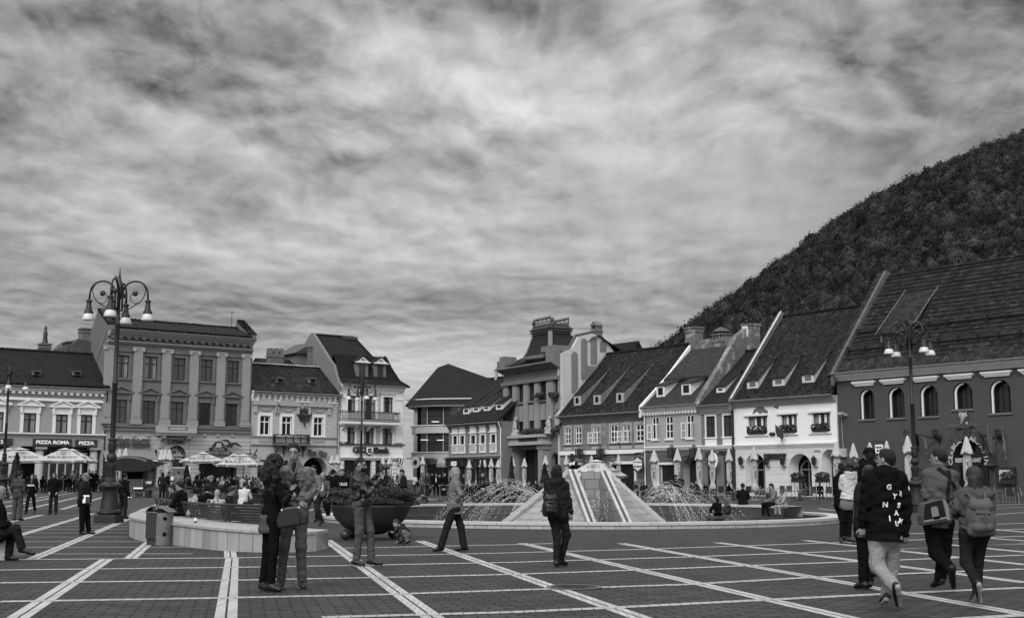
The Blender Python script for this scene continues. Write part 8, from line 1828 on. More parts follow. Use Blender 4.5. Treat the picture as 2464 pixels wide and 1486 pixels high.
mb=MB();nk=V3(J['neck']);mb.tube([(nk[0]-.055,nk[1]-.06,nk[2]+.05),(nk[0]-.045,nk[1]-.12,nk[2]-.05),(nk[0]-.015,nk[1]-.14,nk[2]-.16),(nk[0]-.01,nk[1]-.145,nk[2]-.5)],[.014,.012,.006,.005],6);mb.tube([(nk[0]+.06,nk[1]-.06,nk[2]+.05),(nk[0]+.05,nk[1]-.12,nk[2]-.05),(nk[0]+.01,nk[1]-.14,nk[2]-.16)],[.014,.012,.006],6);mb.build('collar',CM['leather'],jk)
t,J,b0=pj('woman with long dark curly hair and black puffer jacket, looking at a phone','k',16.1,dict(head=(285,275,.05),neck=(262,400,.05),shR=(300,470,-.10),shL=(225,455,.22),elR=(372,625,-.16),wrR=(424,525,-.08),hdR=(450,435,-.06),elL=(290,610,.28),wrL=(395,580,.2),hdL=(440,540,.15),hipR=(278,790,-.08),hipL=(215,790,.12),knR=(262,1070,-.1),knL=(212,1070,.1),anR=(240,1350,-.08),anL=(165,1350,.12),toR=(322,1410,-.14),toL=(215,1400,.0)),dict(jm='black',tm='black',hem=.06,puff=True,jb=1.04,b=.95,hair='curly',hm='dark',hl=.46,tlen=.88,tw=1.0,boot=.25,bw=1.1,curl=.9,s=.95),res=.011,face=(.92,.2,-.25),hi=True,seed=11)
P_=[];hipc=(V3(J['hipR'])+V3(J['hipL']))/2;P_.append(('c',hipc+np.array([0,0,.0]),hipc-np.array([0,0,.10]),.155,.165,.04));sdf_obj('shirt_tail',P_,CM['mid'],t,.012,.03,cuts=[(hipc-np.array([0,0,.16]),np.array([0,0,-1.]))],disp=folds(3,.007))
hd=Vector(J['hdR'])+b0
pt=thing('phone','smartphone held up in the hand of the curly haired woman','phone',hd+Vector((.015,-.03,.06)));mb=MB();M4=Matrix.Rotation(R(28),4,'Y');mb.box(-.007,.007,-.035,.035,-.075,.075,M4);mb.build('case',MATS['black_void'],pt,bevel=.003);mb=MB();mb.box(.0075,.0085,-.032,.032,-.068,.068,M4);mb.build('screen',MATS['glass_mid'],pt)
p=P(*K('k',440,752),15.82);ht=thing('handbag','black leather handbag hanging from the arm of the curly haired woman','handbag',p,R(-6));M4=Matrix.Rotation(R(9),4,'Y').inverted()
mb=MB();w,h,d=.39,.25,.15;mb.prism([(-w/2,-h/2),(w/2*.96,-h/2),(w/2,-h*.1),(w*.36,h*.32),(w*.2,h/2),(-w*.2,h/2),(-w*.38,h*.3),(-w/2*1.02,-h*.1)],-d/2,d/2,M4);mb.build('bag_body',CM['bag'],ht,bevel=.025)
mb=MB();mb.tube([M4@Vector(q)for q in((-.1,-.03,h*.42),(-.07,-.05,h*.9),(0,-.03,h*1.15),(.07,-.05,h*.9),(.1,-.03,h*.42))],.008,6);mb.tube([M4@Vector(q)for q in((.1,-.08,h*.4),(.12,-.09,-.05),(.06,-.10,-.16),(-.12,-.06,-.2),(-.19,-.02,-.08))],.006,5);mb.build('strap',CM['bag'],ht)
for x in(-.1,.12):mb=MB();mb.tube([M4@Vector((x+.009*cos(a),-.085,h*.4+.009*sin(a)))for a in[2*pi*k/10 for k in range(11)]],.004,4);mb.build('buckle',MATS['letter_white'],ht)
t,J,b0=pj('bearded man in glasses and black leather jacket, raising a camera to the right','l',20.8,dict(head=(292,228,.0),neck=(268,325,.0),shR=(245,385,-.14),shL=(305,380,.18),elR=(385,555,-.18),wrR=(495,435,-.08),hdR=(540,340,-.03),elL=(425,430,.16),wrL=(500,345,.1),hdL=(535,290,.05),hipR=(275,690,-.09),hipL=(335,690,.1),knR=(285,1015,-.08),knL=(408,1000,.08),anR=(245,1320,-.05),anL=(425,1310,.1),toR=(325,1370,-.10),toL=(535,1360,.06)),dict(jm='leather_black',tm='jeans_light',hem=.02,fold=.012,jb=1.22,hair='crop',hm='dark',tw=1.05,sole=True,boot=.05,curl=1.1,b=1.0),res=.012,face=(.97,-.12,.02),hi=True,seed=21)
hd=V3(J['head']);P_=[('e',hd+np.array([.045,-.005,-.055]),[(1,0,0),(0,1,0),(0,0,1)],(.06,.062,.055),.02)];sdf_obj('beard',P_,HAIRM['dark'],t,.010,.02,cuts=[(hd+np.array([0,0,-.03]),unit((.35,0,1)))]);mb=MB();mb.tube([Vector(hd)+Vector(q)for q in((-.01,-.078,.0),(.06,-.072,.012),(.085,-.055,.012),(.088,-.04,.0),(.083,-.03,-.012),(.07,-.055,-.012),(.06,-.07,.005))],.004,4);mb.build('glasses',MATS['black_void'],t)
c=P(*K('l',548,258),20.8);ct=thing('camera','black camera with a long lens held up by the bearded photographer','camera',c)
mb=MB();mb.box(-.05,.02,-.07,.07,-.05,.05);mb.prism([(-.04,.05),(.01,.05),(.0,.08),(-.03,.08)],-.025,.025);mb.build('camera_body',MATS['metal_black'],ct,bevel=.008);mb=MB();mb.lathe([(.001,0),(.035,0),(.038,.05),(.033,.06),(.036,.11),(.03,.11),(.001,.10)],14,M4=Matrix.Translation((.02,0,0))@Matrix.Rotation(R(84),4,'Y'));mb.build('lens',MATS['metal_black'],ct,angle=40)
mb=MB();e_=P(*K('l',505,560),20.7)-c;mb.tube([(-.04,-.07,0),(-.09,-.06,-.15),tuple(e_),(-.07,0,-.2),(-.04,.06,0)],.008,5);mb.build('neck_strap',MATS['black_void'],ct)
t,J,b0=pj('blonde woman with bobbed hair and quilted jacket walking left past the fountain','c',25.0,dict(head=(283,455),neck=(288,528),shR=(300,558,.16),shL=(298,562,-.16),elR=(330,660,.2),wrR=(285,735,.12),hdR=(270,760,.08),elL=(342,662,-.22),wrL=(285,738,-.12),hdL=(268,765,-.08),hipR=(285,800,.09),hipL=(282,800,-.09),knR=(342,965,.1),knL=(212,965,-.1),anR=(375,1150,.1),anL=(150,1150,-.1),toR=(300,1178,.1),toL=(92,1160,-.1)),dict(jm='quilt',tm='jeans_dark',hem=.10,fold=.008,jb=1.15,hair='bob',hm='light',b=.98,tw=1.1,flare=1.25,boot=.05,s=.95),res=.012,face=(-1,-.05,-.05),hi=True,seed=31)
t,J,b0=pj('woman in a dark hooded jacket with black backpack, seen from behind before the fountain','m',20.7,dict(head=(470,205),neck=(462,305),shL=(358,375),shR=(560,375),elL=(335,560,.1),wrL=(370,640,.22),hdL=(420,660,.28),elR=(612,560,-.02),wrR=(645,725,-.02),hdR=(640,805,-.0),hipL=(425,770),hipR=(535,770),knL=(470,1035,-.02),knR=(592,1000,.08),anL=(462,1290,-.08),anR=(512,1280,.14),toL=(485,1365,.12),toR=(580,1365,.22)),dict(jm='charcoal',tm='jeans_dark',hem=.03,fold=.009,jb=1.12,aw=1.12,hair='long',hm='dark',hl=.55,boot=.32,bw=1.12,hood=True,b=1.08,s=.95),res=.012,face=(.35,.93,-.05),hi=True,seed=41)
def backpack(label,pos,w,h,d,mat,rz=0,tilt=0):
 t=thing('backpack',label,'backpack',pos,rz);mb=MB();n=8
 P2=[('c',(sx*w*.33,0,-h*.36),(sx*w*.24,0,h*.36),w*.19,w*.15,.06)for sx in(-1,1)]+[('e',(0,0,-.05*h),np.eye(3),(w*.46,d*.62,h*.46),.06),('c',(-w*.22,-d*.42,-h*.26),(w*.22,-d*.42,-h*.26),w*.15,w*.15,.03),('c',(-w*.2,-d*.40,-h*.08),(w*.2,-d*.40,-h*.08),w*.12,w*.12,.03)]
 sdf_obj('pack_body',P2,mat,t,.012,.03,disp=folds(int(w*1000),.006,(30,30,30)))
 P2=[('e',(0,-d*.22,h*.26),np.eye(3),(w*.44,d*.52,h*.18),.03),('c',(-w*.2,-d*.6,h*.1),(w*.2,-d*.6,h*.1),.02,.02)];sdf_obj('flap',P2,mat,t,.012,.02)
 mb=MB();mb.tube([(-.03,0,h*.48),(-.03,-.02,h*.56),(.03,-.02,h*.56),(.03,0,h*.48)],.008,5);mb.build('handle',mat,t)
 for sg in(-1,1):mb=MB();mb.tube([(sg*w*.22,d*.2,h*.45),(sg*w*.30,d*.75,h*.58),(sg*w*.36,d*1.35,h*.52)],.016,5);mb.tube([(sg*w*.4,d*.2,-h*.35),(sg*w*.55,d*.9,-h*.25)],.011,5);mb.build('shoulder_strap',mat,t)
 mb=MB()
 mb.box(-.006,.006,-d*.80,-d*.76,-h*.10,-h*.05);mb.build('buckle',MATS['metal_grey'],t);mb=MB();mb.tube([(w*.1,-d*.66,h*.2),(w*.08,-d*.78,0),(w*.08,-d*.8,-h*.25)],.008,4);mb.tube([(-w*.3,-d*.5,-h*.02),(0,-d*.74,-h*.03),(w*.3,-d*.5,-h*.02)],.006,4);mb.build('front_strap',mat,t);return t
backpack('small black backpack on the back of the dark jacketed woman',P(*K('m',388,625),20.42),.26,.38,.15,CM['bag'],R(8))
t,J,b0=pj('young man walking away in a black hoodie with scattered letters and pale sweatpants','n',13.95,dict(head=(368,128),neck=(360,225),shL=(228,300),shR=(490,300),elL=(172,520,-.02),wrL=(152,735,.02),hdL=(158,820,.04),elR=(558,540,-.03),wrR=(545,800,.0),hdR=(540,890,.04),hipL=(285,835),hipR=(425,835),knL=(292,1085,-.02),knR=(420,1080,.12),anL=(448,1272,-.22),anR=(372,1345,.1),toL=(482,1430,-.08),toR=(335,1400,.28)),dict(jm='black',tm='light',hem=.03,fold=.010,jb=1.26,flareh=1.08,b=1.0,hair='short',hm='dark',hood=True,tw=1.18,tlen=.97,sole=True,boot=.03,aw=1.1,curl=.7),res=.012,face=(-.72,.68,-.05),hi=True,seed=51,ground=False)
for sd in():pass
jk=[c for c in t.children if c.name.startswith('jacket')][0];LM=M('print_white',.6,.8,.1);mb=MB()
def surf(x,y,D=13.95,crop='n',lift=.155):p=P(*K(crop,x,y),D-lift);return p
def print_on(jacket,base,items,size,mat,name='printed_letters',back=True):
 """letters lying on the cloth where the photograph shows them"""
 me=jacket.data;tr=BVHTree.FromPolygons([v.co for v in me.vertices],[p.vertices for p in me.polygons]);mb=MB()
 for ch,crop,x,y,rot,D in items:
  p=P(*K(crop,x,y),D)-base;o=Vector((p.x,p.y-1,p.z));hit=tr.ray_cast(o,Vector((0,1,0)))
  if hit[0]is None:continue
  vs,fs=text_geo(ch,size,.001,.003);nrm=hit[1];yaw=atan2(nrm.x,-nrm.y);T=Matrix.Translation(hit[0])@Matrix.Rotation(yaw,4,'Z')@FRONT@Matrix.Rotation(rot,4,'Z')
  out=[]
  for v in vs:
   w=T@v;h2=tr.ray_cast(Vector((w.x,w.y-.6,w.z)),Vector((0,1,0)),.8);out.append(Vector((w.x,(h2[0].y if h2[0]is not None else w.y)-.004-(.002 if v.z>0 else 0),w.z)))
  mb.add(out,fs)
 return mb.build(name,mat,jacket)
print_on(jk,b0,[('G','n',358,376,0,13.95),('M','n',470,435,-.25,13.95),('Y','n',410,458,-.15,13.95),('N','n',328,532,0,13.95),('S','n',452,540,-.2,13.95),('A','n',430,605,-.05,13.95),('I','n',364,655,0,13.95),('U','n',430,702,-.05,13.95),('M','n',471,680,-.3,13.95)],.078,LM)
t,J,b0=pj('man in checked shirt and dark work trousers with a shoulder bag, second from right','n',16.2,dict(head=(842,112),neck=(850,205),shL=(748,270),shR=(968,270),elL=(735,455,-.02),wrL=(770,500,.25),hdL=(800,500,.33),elR=(1012,440,.0),wrR=(985,520,.24),hdR=(960,530,.32),hipL=(775,700),hipR=(905,700),knL=(815,960,-.02),knR=(890,960,.12),anL=(950,1115,-.25),anR=(855,1210,.1),toL=(975,1270,-.1),toR=(790,1255,.22)),dict(jm='check',tm='black',hem=.06,fold=.015,jb=1.12,hair='short',hm='dark',tw=1.3,tlen=.97,boot=.25,bw=1.25,aw=1.1,b=1.03),res=.012,face=(-.75,.65,-.03),hi=True,seed=61,ground=False)
PJ,PB=t,b0;p=P(*K('n',790,600),15.95);t=thing('messenger_bag','two tone shoulder bag on the hip of the man in the checked shirt','shoulder bag',p,R(12));mb=MB();M4=Matrix.Rotation(R(-8),4,'Y')
mb.prism([(-.2,-.14),(.17,-.14),(.19,.05),(.16,.15),(-.14,.13),(-.2,-.02)],-.07,.07,M4);mb.build('bag_body',M('bag_canvas',.06,.8,.1,nz=(4,.2)),t,bevel=.015);mb=MB();mb.prism([(-.19,-.07),(.13,-.07),(.11,.145),(-.13,.125)],-.085,-.068,M4);fl=mb.build('flap',CM['charcoal'],t,bevel=.006)
mb=MB();mb.prism([(-.07,-.05),(.03,-.05),(.03,.05),(.01,.075),(-.05,.075),(-.07,.05)],-.09,-.084,M4);mb.prism([(.13,-.12),(.17,-.12),(.185,.05),(.15,.14),(.12,.14)],-.09,-.06,M4);mb.prism([(-.19,-.10),(.13,-.10),(.13,-.075),(-.19,-.075)],-.088,-.08,M4);mb.build('pale_trim',M('canvas_pale',.16,.8,.1),fl)
mb=MB();mb.box(-.05,.03,-.095,-.088,-.085,-.06,M4);mb.build('maker_tag',MATS['black_void'],fl)
jk=[c for c in PJ.children if c.name.startswith('jacket')][0]
drape(jk,PB,'n',[(915,560),(920,470),(928,380),(938,290),(925,225)],.05,CM['charcoal'],'shoulder_strap',t,rotz=R(12),org=p);drape(jk,PB,'n',[(835,205),(880,240),(930,300),(985,375)],.05,CM['charcoal'],'shoulder_strap',t,rotz=R(12),org=p)
t,J,b0=pj('woman in a denim jacket with bobbed dark hair, rightmost of the walking group','n',14.3,dict(head=(1158,275),neck=(1178,372),shL=(1075,425),shR=(1275,425),elL=(1010,560,.0),wrL=(1000,640,.2),hdL=(1000,650,.3),elR=(1312,560,.0),wrR=(1290,640,.2),hdR=(1280,650,.28),hipL=(1100,790),hipR=(1230,790),knL=(1088,1045,-.02),knR=(1195,1050,.1),anL=(1190,1245,-.2),anR=(1188,1300,.12),toL=(1215,1395,-.06),toR=(1145,1385,.3)),dict(jm='jeans',tm='jeans_dark',hem=-.02,fold=.013,jb=1.1,hair='bob',hm='brown',hl=1.3,sole=True,boot=.05,b=1.05,s=.93),res=.012,face=(-.5,.85,-.05),hi=True,seed=71,ground=False)
backpack('large faded canvas rucksack on the back of the denim jacketed woman',P(*K('n',1222,640),14.02),.31,.44,.18,M('canvas_mid',.07,.85,.1,nz=(3,.25),nz2=(20,.2)),R(-6))
pj('woman in a charcoal coat with dark tied hair, mostly hidden behind the hoodie man','e',16.4,dict(head=(388,372),neck=(380,440),shL=(325,480),shR=(430,480),elL=(305,600),wrL=(310,700),hdL=(312,740),elR=(440,600),wrR=(430,700),hdR=(425,740),hipL=(335,800),hipR=(390,800),knL=(345,1010),knR=(385,1010,.1),anL=(345,1195),anR=(395,1195,.1),toL=(300,1225,.1),toR=(380,1225,.2)),dict(jm='charcoal',tm='black',hem=.12,hair='bun',hm='brown',s=.92,hood=False),res=.014,face=(.2,.95,0),seed=81)
pj('man in a black cap and dark coat behind the hoodie man','e',18.6,dict(head=(396,235),neck=(398,290),shL=(345,335),shR=(455,335),elL=(330,450),wrL=(335,540),hdL=(335,580),elR=(470,450),wrR=(470,540),hdR=(470,580),hipL=(370,620),hipR=(430,620),knL=(375,840),knR=(430,840),anL=(378,1060),anR=(430,1060),toL=(370,1075,.2),toR=(440,1075,.2)),dict(jm='black',tm='black',hem=.12,hair='cap',capm='black',hood=True),res=.014,face=(0,1,0),up=(0,0,1),seed=82)
pj('woman with frizzy hair, white hooded top and black leggings, seen from behind','e',28.4,dict(head=(248,305),neck=(248,358),shL=(190,400),shR=(305,400),elL=(175,480,.05),wrL=(200,520,.18),hdL=(220,530,.25),elR=(325,480,.05),wrR=(300,520,.18),hdR=(280,530,.25),hipL=(195,600),hipR=(255,600),knL=(185,740),knR=(245,740),anL=(178,865),anR=(240,868),toL=(180,885,-.08),toR=(300,885,-.05)),dict(jm='white',tm='grey',skirt=.16,hem=-.08,hair='curly',hm='brown',hl=.14,hood=True,sole=True,boot=.05,s=1.0),res=.014,face=(0,1,0),seed=91)
pj('person in black jacket half hidden left of the frizzy haired woman','e',29.5,dict(head=(178,330),neck=(172,375),shL=(135,410),shR=(200,410,.1),elL=(130,500),wrL=(140,590),hdL=(142,620),elR=(215,500,.1),wrR=(200,580,.1),hdR=(200,610,.1),hipL=(150,610),hipR=(200,610),knL=(190,740),knR=(210,740),anL=(198,855),anR=(222,850),toL=(195,868,.1),toR=(225,868,.1)),dict(jm='black',tm='black',hem=.1,hair='short',hm='dark'),res=.016,face=(0,1,0),seed=92)
t,J,b0=pj('stout man in dark jacket and pale cap holding papers, standing by the big lamp','a',32.5,dict(head=(822,498),neck=(800,545),shR=(785,585,-.16),shL=(832,585,.18),elR=(778,675,-.2),wrR=(835,735,-.12),hdR=(855,745,-.05),elL=(860,670,.2),wrL=(865,730,.1),hdL=(865,745,.05),hipR=(795,745,-.1),hipL=(820,745,.1),knR=(788,885,-.1),knL=(838,885,.1),anR=(785,1010,-.08),anL=(852,1003,.1),toR=(825,1028,-.12),toL=(905,1018,.08)),dict(jm='charcoal',tm='black',hem=.08,b=1.12,jb=1.12,hair='cap',hm='grey',capm='grey',skin=SKD,s=.93,tw=1.15),res=.013,face=(.95,-.25,-.1),hi=True,seed=101)
p=P(*K('a',838,705),32.3);t=thing('paper_folder','white papers and dark folder held by the stout man in the cap','folder',p);mb=MB();mb.box(-.12,.05,-.01,.0,-.1,.1);mb.build('paper',MATS['letter_white'],t);mb=MB();mb.box(-.04,.05,-.025,-.012,-.11,.06);mb.build('cover',MATS['letter_dark'],t)
t,J,b0=pj('grey haired man in dark coat sitting cross legged at the left edge','a',22.2,dict(head=(2,650),neck=(-30,735),shR=(-20,800,-.16),shL=(-30,790,.2),elR=(30,960,-.2),wrR=(85,950,-.1),hdR=(100,1000,-.08),elL=(40,900,.2),wrL=(90,950,.05),hdL=(110,990,.02),hipR=(-20,1060,-.1),hipL=(-20,1060,.1),knR=(150,990,-.05),knL=(110,1040,.12),anR=(215,1185,-.05),anL=(80,1255,.1),toR=(320,1225,-.05),toL=(160,1275,.1)),dict(jm='black',tm='charcoal',hem=.06,b=1.1,jb=1.15,hair='short',hm='grey',skin=SKD,tw=1.2,boot=.1),res=.012,face=(.97,-.1,-.15),hi=True,seed=111,ground=False)
g=G(*K('a',-25,1290));t=thing('stone_block','pale marble block end carrying the seated grey haired man','seat',(g.x,g.y+.1,0));mb=MB();mb.box(-.6,.19,-.25,.35,0,.40);bk=mb.build('slab_sides',MATS['marble_slabs'],t);mb=MB();mb.box(-.62,.21,-.27,.37,.402,.44);mb.build('slab_top',MATS['marble_wall_top'],t)
pj('small child crouching beside the planter, touching the ground','l',27.6,dict(head=(712,908,-.05),neck=(768,925),shR=(775,945,-.1),shL=(765,945,.12),elR=(750,1030,-.14),wrR=(730,1100,-.1),hdR=(722,1130,-.08),elL=(720,1000,.1),wrL=(690,1010,.0),hdL=(675,1010,-.02),hipR=(845,1035,-.06),hipL=(840,1040,.08),knR=(800,1010,-.12),knL=(735,1040,.1),anR=(845,1105,-.08),anL=(790,1105,.08),toR=(800,1120,-.1),toL=(740,1118,.08)),dict(jm='dark',tm='grey',hem=.0,hair='short',hm='brown',s=.72,b=.85,boot=.05),res=.012,face=(-.75,-.3,-.6),up=(-.4,0,.9),seed=121,down='RL')
# ---------------- people in the middle distance, posed in metres (facing -y before turning)
def pose(kind,rg,h=1.72):
 s=h/1.72;j={};q=lambda*v:V3(v)*s;sw=rg.uniform(-.03,.03)
 if kind.startswith('sit'):
  lean=.10 if kind!='sit2' else-.06
  j=dict(hipR=q(-.09,0,.50),hipL=q(.09,0,.50),knR=q(-.11,-.44,.50),knL=q(.11,-.42,.49),anR=q(-.11,-.46,.09),anL=q(.12,-.36,.09),toR=q(-.12,-.62,.045),toL=q(.14,-.54,.045),neck=q(0,-lean,1.0),head=q(0,-lean-.05,1.17),shR=q(-.18,-lean,.96),shL=q(.18,-lean,.96),elR=q(-.22,-.12-lean,.72),elL=q(.22,-.12-lean,.72),wrR=q(-.12,-.36,.66),wrL=q(.12,-.34,.64),hdR=q(-.08,-.45,.65),hdL=q(.08,-.43,.64))
  if kind=='sit3':j['wrR']=q(-.06,-.32,.95);j['hdR']=q(-.02,-.28,1.05);j['elR']=q(-.24,-.2,.78)
 else:
  st={'stand':0,'walk':.28,'pocket':0,'phone':0,'clasp':0}[kind]
  j=dict(hipR=q(-.09,0,.90),hipL=q(.09,0,.90),knR=q(-.10,-st*.55-.02,.49),knL=q(.11,st*.25,.49),anR=q(-.11,-st,.085),anL=q(.12,st*1.0,.085+st*.25),toR=q(-.13,-st-.16,.045),toL=q(.14,st-.14,.045+st*.05),neck=q(sw*.3,0,1.43),head=q(sw*.5,-.03,1.60),shR=q(-.19,0,1.38),shL=q(.19,0,1.38),elR=q(-.25,.04+st*.2,1.10),elL=q(.25,.04-st*.3,1.10),wrR=q(-.25,-.06+st*.25,.87),wrL=q(.25,-.08-st*.5,.88),hdR=q(-.24,-.10+st*.25,.78),hdL=q(.24,-.12-st*.5,.79))
  if kind=='phone':j['wrR']=q(-.10,-.26,1.15);j['hdR']=q(-.04,-.30,1.22);j['wrL']=q(.10,-.24,1.12);j['hdL']=q(.04,-.28,1.18);j['head']=q(0,-.07,1.58)
  if kind=='clasp':j['wrR']=q(-.10,-.17,1.0);j['hdR']=q(-.02,-.19,.97);j['wrL']=q(.10,-.17,1.0);j['hdL']=q(.02,-.2,.97)
  if kind=='pocket':j['wrR']=q(-.17,-.10,.93);j['hdR']=q(-.14,-.11,.86);j['wrL']=q(.17,-.10,.93);j['hdL']=q(.14,-.11,.86)
 return j
def mid(label,x,yfeet,kind,ang,st,h=1.72,res=.016,group=None,D=None,z=None,face=None,seed=1,dy=0):
 g=at(x,yfeet)if D is None else yline(x,D)
 if z is not None:g=Vector((g.x,g.y,z))
 rg=random.Random(seed);s2=dict(st);s2['s']=h/1.75;return person(label,pose(kind,rg,h),s2,base=g,rz=R(ang),res=res,group=group,face=face,seed=seed)
def kk(c,x,y):return K(c,x,y)
x,y=kk('a',160,915);mid('man in a camouflage jacket and jeans, back turned, far left',x,y,'stand',165,dict(jm='camo',tm='jeans',hem=.12,tw=1.15,hair='short',b=1.05),1.72,seed=1)
x,y=kk('a',290,850);m_=mid('woman in scarf, open dark coat and printed tee, walking on the left',x,y,'walk',8,dict(jm='black',tm='black',hem=.16,shirt='black',scarf='mid',hair='bob',hm='brown',boot=.4,b=.95),1.66,seed=2)
mb=MB();text_on(mb,'OREAL',0,1.19,.10,y=-.165,ext=.002,bold=.004);mb.build('printed_letters',LM,m_)
x,y=kk('a',505,855);mid('long haired person in a black hooded top holding a folded paper, left',x,y,'pocket',5,dict(jm='black',tm='jeans_dark',hem=.14,hair='bob',hm='brown',hood=True,flare=1.2),1.72,seed=3)
x,y=kk('a',1175,898);mid('person with hair in a bun and black jacket half hidden behind the big lamp base',x,y,'stand',150,dict(jm='black',tm='charcoal',hem=.1,hair='bun',tw=1.1),1.66,seed=4)
x,y=kk('b',930,925);mid('young woman with pale hair and scarf, white blouse and black trousers, walking',x,y,'walk',-12,dict(jm='mid',tm='black',hem=.02,shirt='white',scarf='mid',hair='bun',hm='light',b=.93),1.67,res=.014,seed=5)
x,y=kk('b',838,975);mid('man with short hair and beard walking behind the leather jacket man',x,y,'walk',-25,dict(jm='grey',tm='dark',hem=.1,hair='short',b=1.05,tw=1.15),1.86,res=.014,seed=6)
x,y=kk('b',1020,930);mid('man in a black cap and black jacket seen from behind, middle distance',x,1254,'stand',160,dict(jm='black',tm='charcoal',hem=.1,hair='cap',capm='black',b=1.05),1.78,seed=7)
x,y=kk('b',1118,930);m_=mid('youth in open dark coat over a lettered black sweatshirt',x,1252,'stand',4,dict(jm='black',tm='black',hem=.1,shirt='black',hair='short',b=1.08),1.80,res=.014,seed=8)
mb=MB();text_on(mb,'BULLS',0,1.27,.13,y=-.178,ext=.002,bold=.006);mb.box(-.10,.10,-.182,-.176,1.08,1.10);mb.build('printed_letters',LM,m_)
x,y=kk('b',1712,845);mid('man in dark vest with pale sleeves looking at his phone on the fountain ledge',x,y,'phone',-75,dict(jm='charcoal',tm='light',hem=.12,hair='short',tw=1.1,b=1.08),1.84,D=49.6,z=.02,res=.014,face=(.1,-.75,-.6),seed=9)
x,y=kk('t',1775,1396);mid('man with cropped hair and black jacket, hands clasped, standing behind the fountain',x,y,'clasp',0,dict(jm='black',tm='dark',hem=.05,hair='crop',b=1.05),1.76,res=.014,seed=10)
for(c_,cx,cy,kd,an,st,h,lab,sd)in(('a',1550,722,'stand',170,dict(jm='charcoal',tm='black',hem=.3,hair='long',hl=.7,boot=.3),1.68,'woman with long dark hair and long dark coat by the popcorn cart',11),('a',1600,722,'phone',120,dict(jm='black',tm='dark',hem=.1,hair='short'),1.72,'person in black holding something, right of the long coated woman',12),('a',1700,720,'stand',200,dict(jm='grey',tm='mid',hem=.12,hair='short',b=1.1),1.74,'man in a light jacket with a cross strap, seen from behind by the cart',13),('a',1905,690,'stand',10,dict(jm='black',tm='charcoal',shirt='mid',hem=.1,hair='crop'),1.76,'standing man in open black jacket before the burger terrace',14),('d',480,738,'phone',60,dict(jm='black',tm='light',hem=.08,hair='cap',capm='black',b=1.05),1.76,'man in black cap and pale trousers right of the water jets',15),('d',530,742,'pocket',-20,dict(jm='charcoal',tm='black',hem=.08,hair='short',b=1.1),1.74,'man with folded arms beside the man in a black cap',16),('b',1548,640,'pocket',0,dict(jm='charcoal',tm='black',hem=.1,hair='cap',capm='dark',b=1.15),1.72,'stout man in dark cap standing outside the bank',17),('b',1885,670,'walk',60,dict(jm='grey',tm='dark',hem=.1,hair='short',b=.95),1.66,'woman in a grey coat pulling a suitcase',18),('b',2022,678,'walk',0,dict(jm='black',tm='black',shirt='white',hem=.12,hair='short'),1.74,'man in dark suit and white shirt walking towards us',19),('b',1815,650,'phone',-30,dict(jm='white',tm='dark',hem=.1,hair='bun',b=1.05),1.62,'woman in a white top behind the ride-on toy',20),('b',1945,615,'walk',170,dict(jm='mid',tm='light',hem=.1,hair='short'),1.74,'man in pale trousers walking away into the side street',21),('b',1960,612,'walk',175,dict(jm='charcoal',tm='grey',hem=.1,hair='short'),1.7,'man in dark jacket walking away into the side street',22),('p',1760,1190,'stand',20,dict(jm='black',tm='black',hem=.2,hair='long'),1.7,'dark clad standing person by the pizzeria column, left of pair',23),('p',1830,1190,'stand',-20,dict(jm='black',tm='black',hem=.2,hair='short'),1.7,'dark clad standing person by the pizzeria column, right of pair',24),('p',1400,1230,'stand',180,dict(jm='grey',tm='charcoal',hem=.1,hair='short'),1.74,'person with a dark rucksack standing under the pizzeria parasol',25),('b',1580,690,'stand',0,dict(jm='black',tm='white',hem=.1,hair='beanie'),1.1,'child in dark coat standing outside the bank',26),('c',690,640,'stand',90,dict(jm='charcoal',tm='dark',hem=.1,hair='short'),1.72,'person in dark coat near the slim folded parasol',27)):
 x,y=kk(c_,cx,cy);far=c_=='p'
 mid(lab,x,y,kd,an,st,h,res=.02,seed=sd,D=(100 if far else None))
def sitter(lab,c_,cx,cy,z,an,st,h,kind='sit',sd=1,off=0,res=.015,face=None):
 """seat point under the pixel at height z"""
 x,y=kk(c_,cx,cy);p=G(x,y,z);g=Vector((p.x,p.y+off,z-.50*h/1.72+.06));s2=dict(st);s2['s']=h/1.75
 return person(lab,pose(kind,random.Random(sd),h),s2,base=g,rz=R(an),res=res,seed=sd,face=face)
sitter('woman in a black coat bending over a child at the fountain edge','d',905,905,.06,-60,dict(jm='black',tm='jeans',hem=.1,hair='long',hl=.5,hood=True),1.66,'sit',31,face=(-.2,-.8,-.6))
sitter('small child in a light top held by the woman in black','d',850,880,.10,30,dict(jm='grey',tm='light',hem=.05,hair='short',hm='brown'),1.05,'sit',32)
backpack('black backpack worn by the woman bending at the fountain',P(*K('d',975,800),41.6),.30,.36,.18,CM['bag'],R(50))
sitter('person in black cap and coat sitting on the fountain wall, back turned','d',1130,762,.42,165,dict(jm='black',tm='black',hem=.1,hair='cap',capm='black',b=1.1),1.74,'sit',33)
sitter('man in a pale hooded sweatshirt sitting on the fountain wall, hand at his mouth','d',1440,772,.42,-75,dict(jm='grey',tm='black',hem=.08,hair='short',hood=True,b=1.05),1.76,'sit3',34)
sitter('child in a knitted hat and light jacket sitting beside the man on the fountain wall','d',1530,790,.40,-70,dict(jm='light',tm='light',hem=.06,hair='beanie',capm='mid'),1.25,'sit',35)
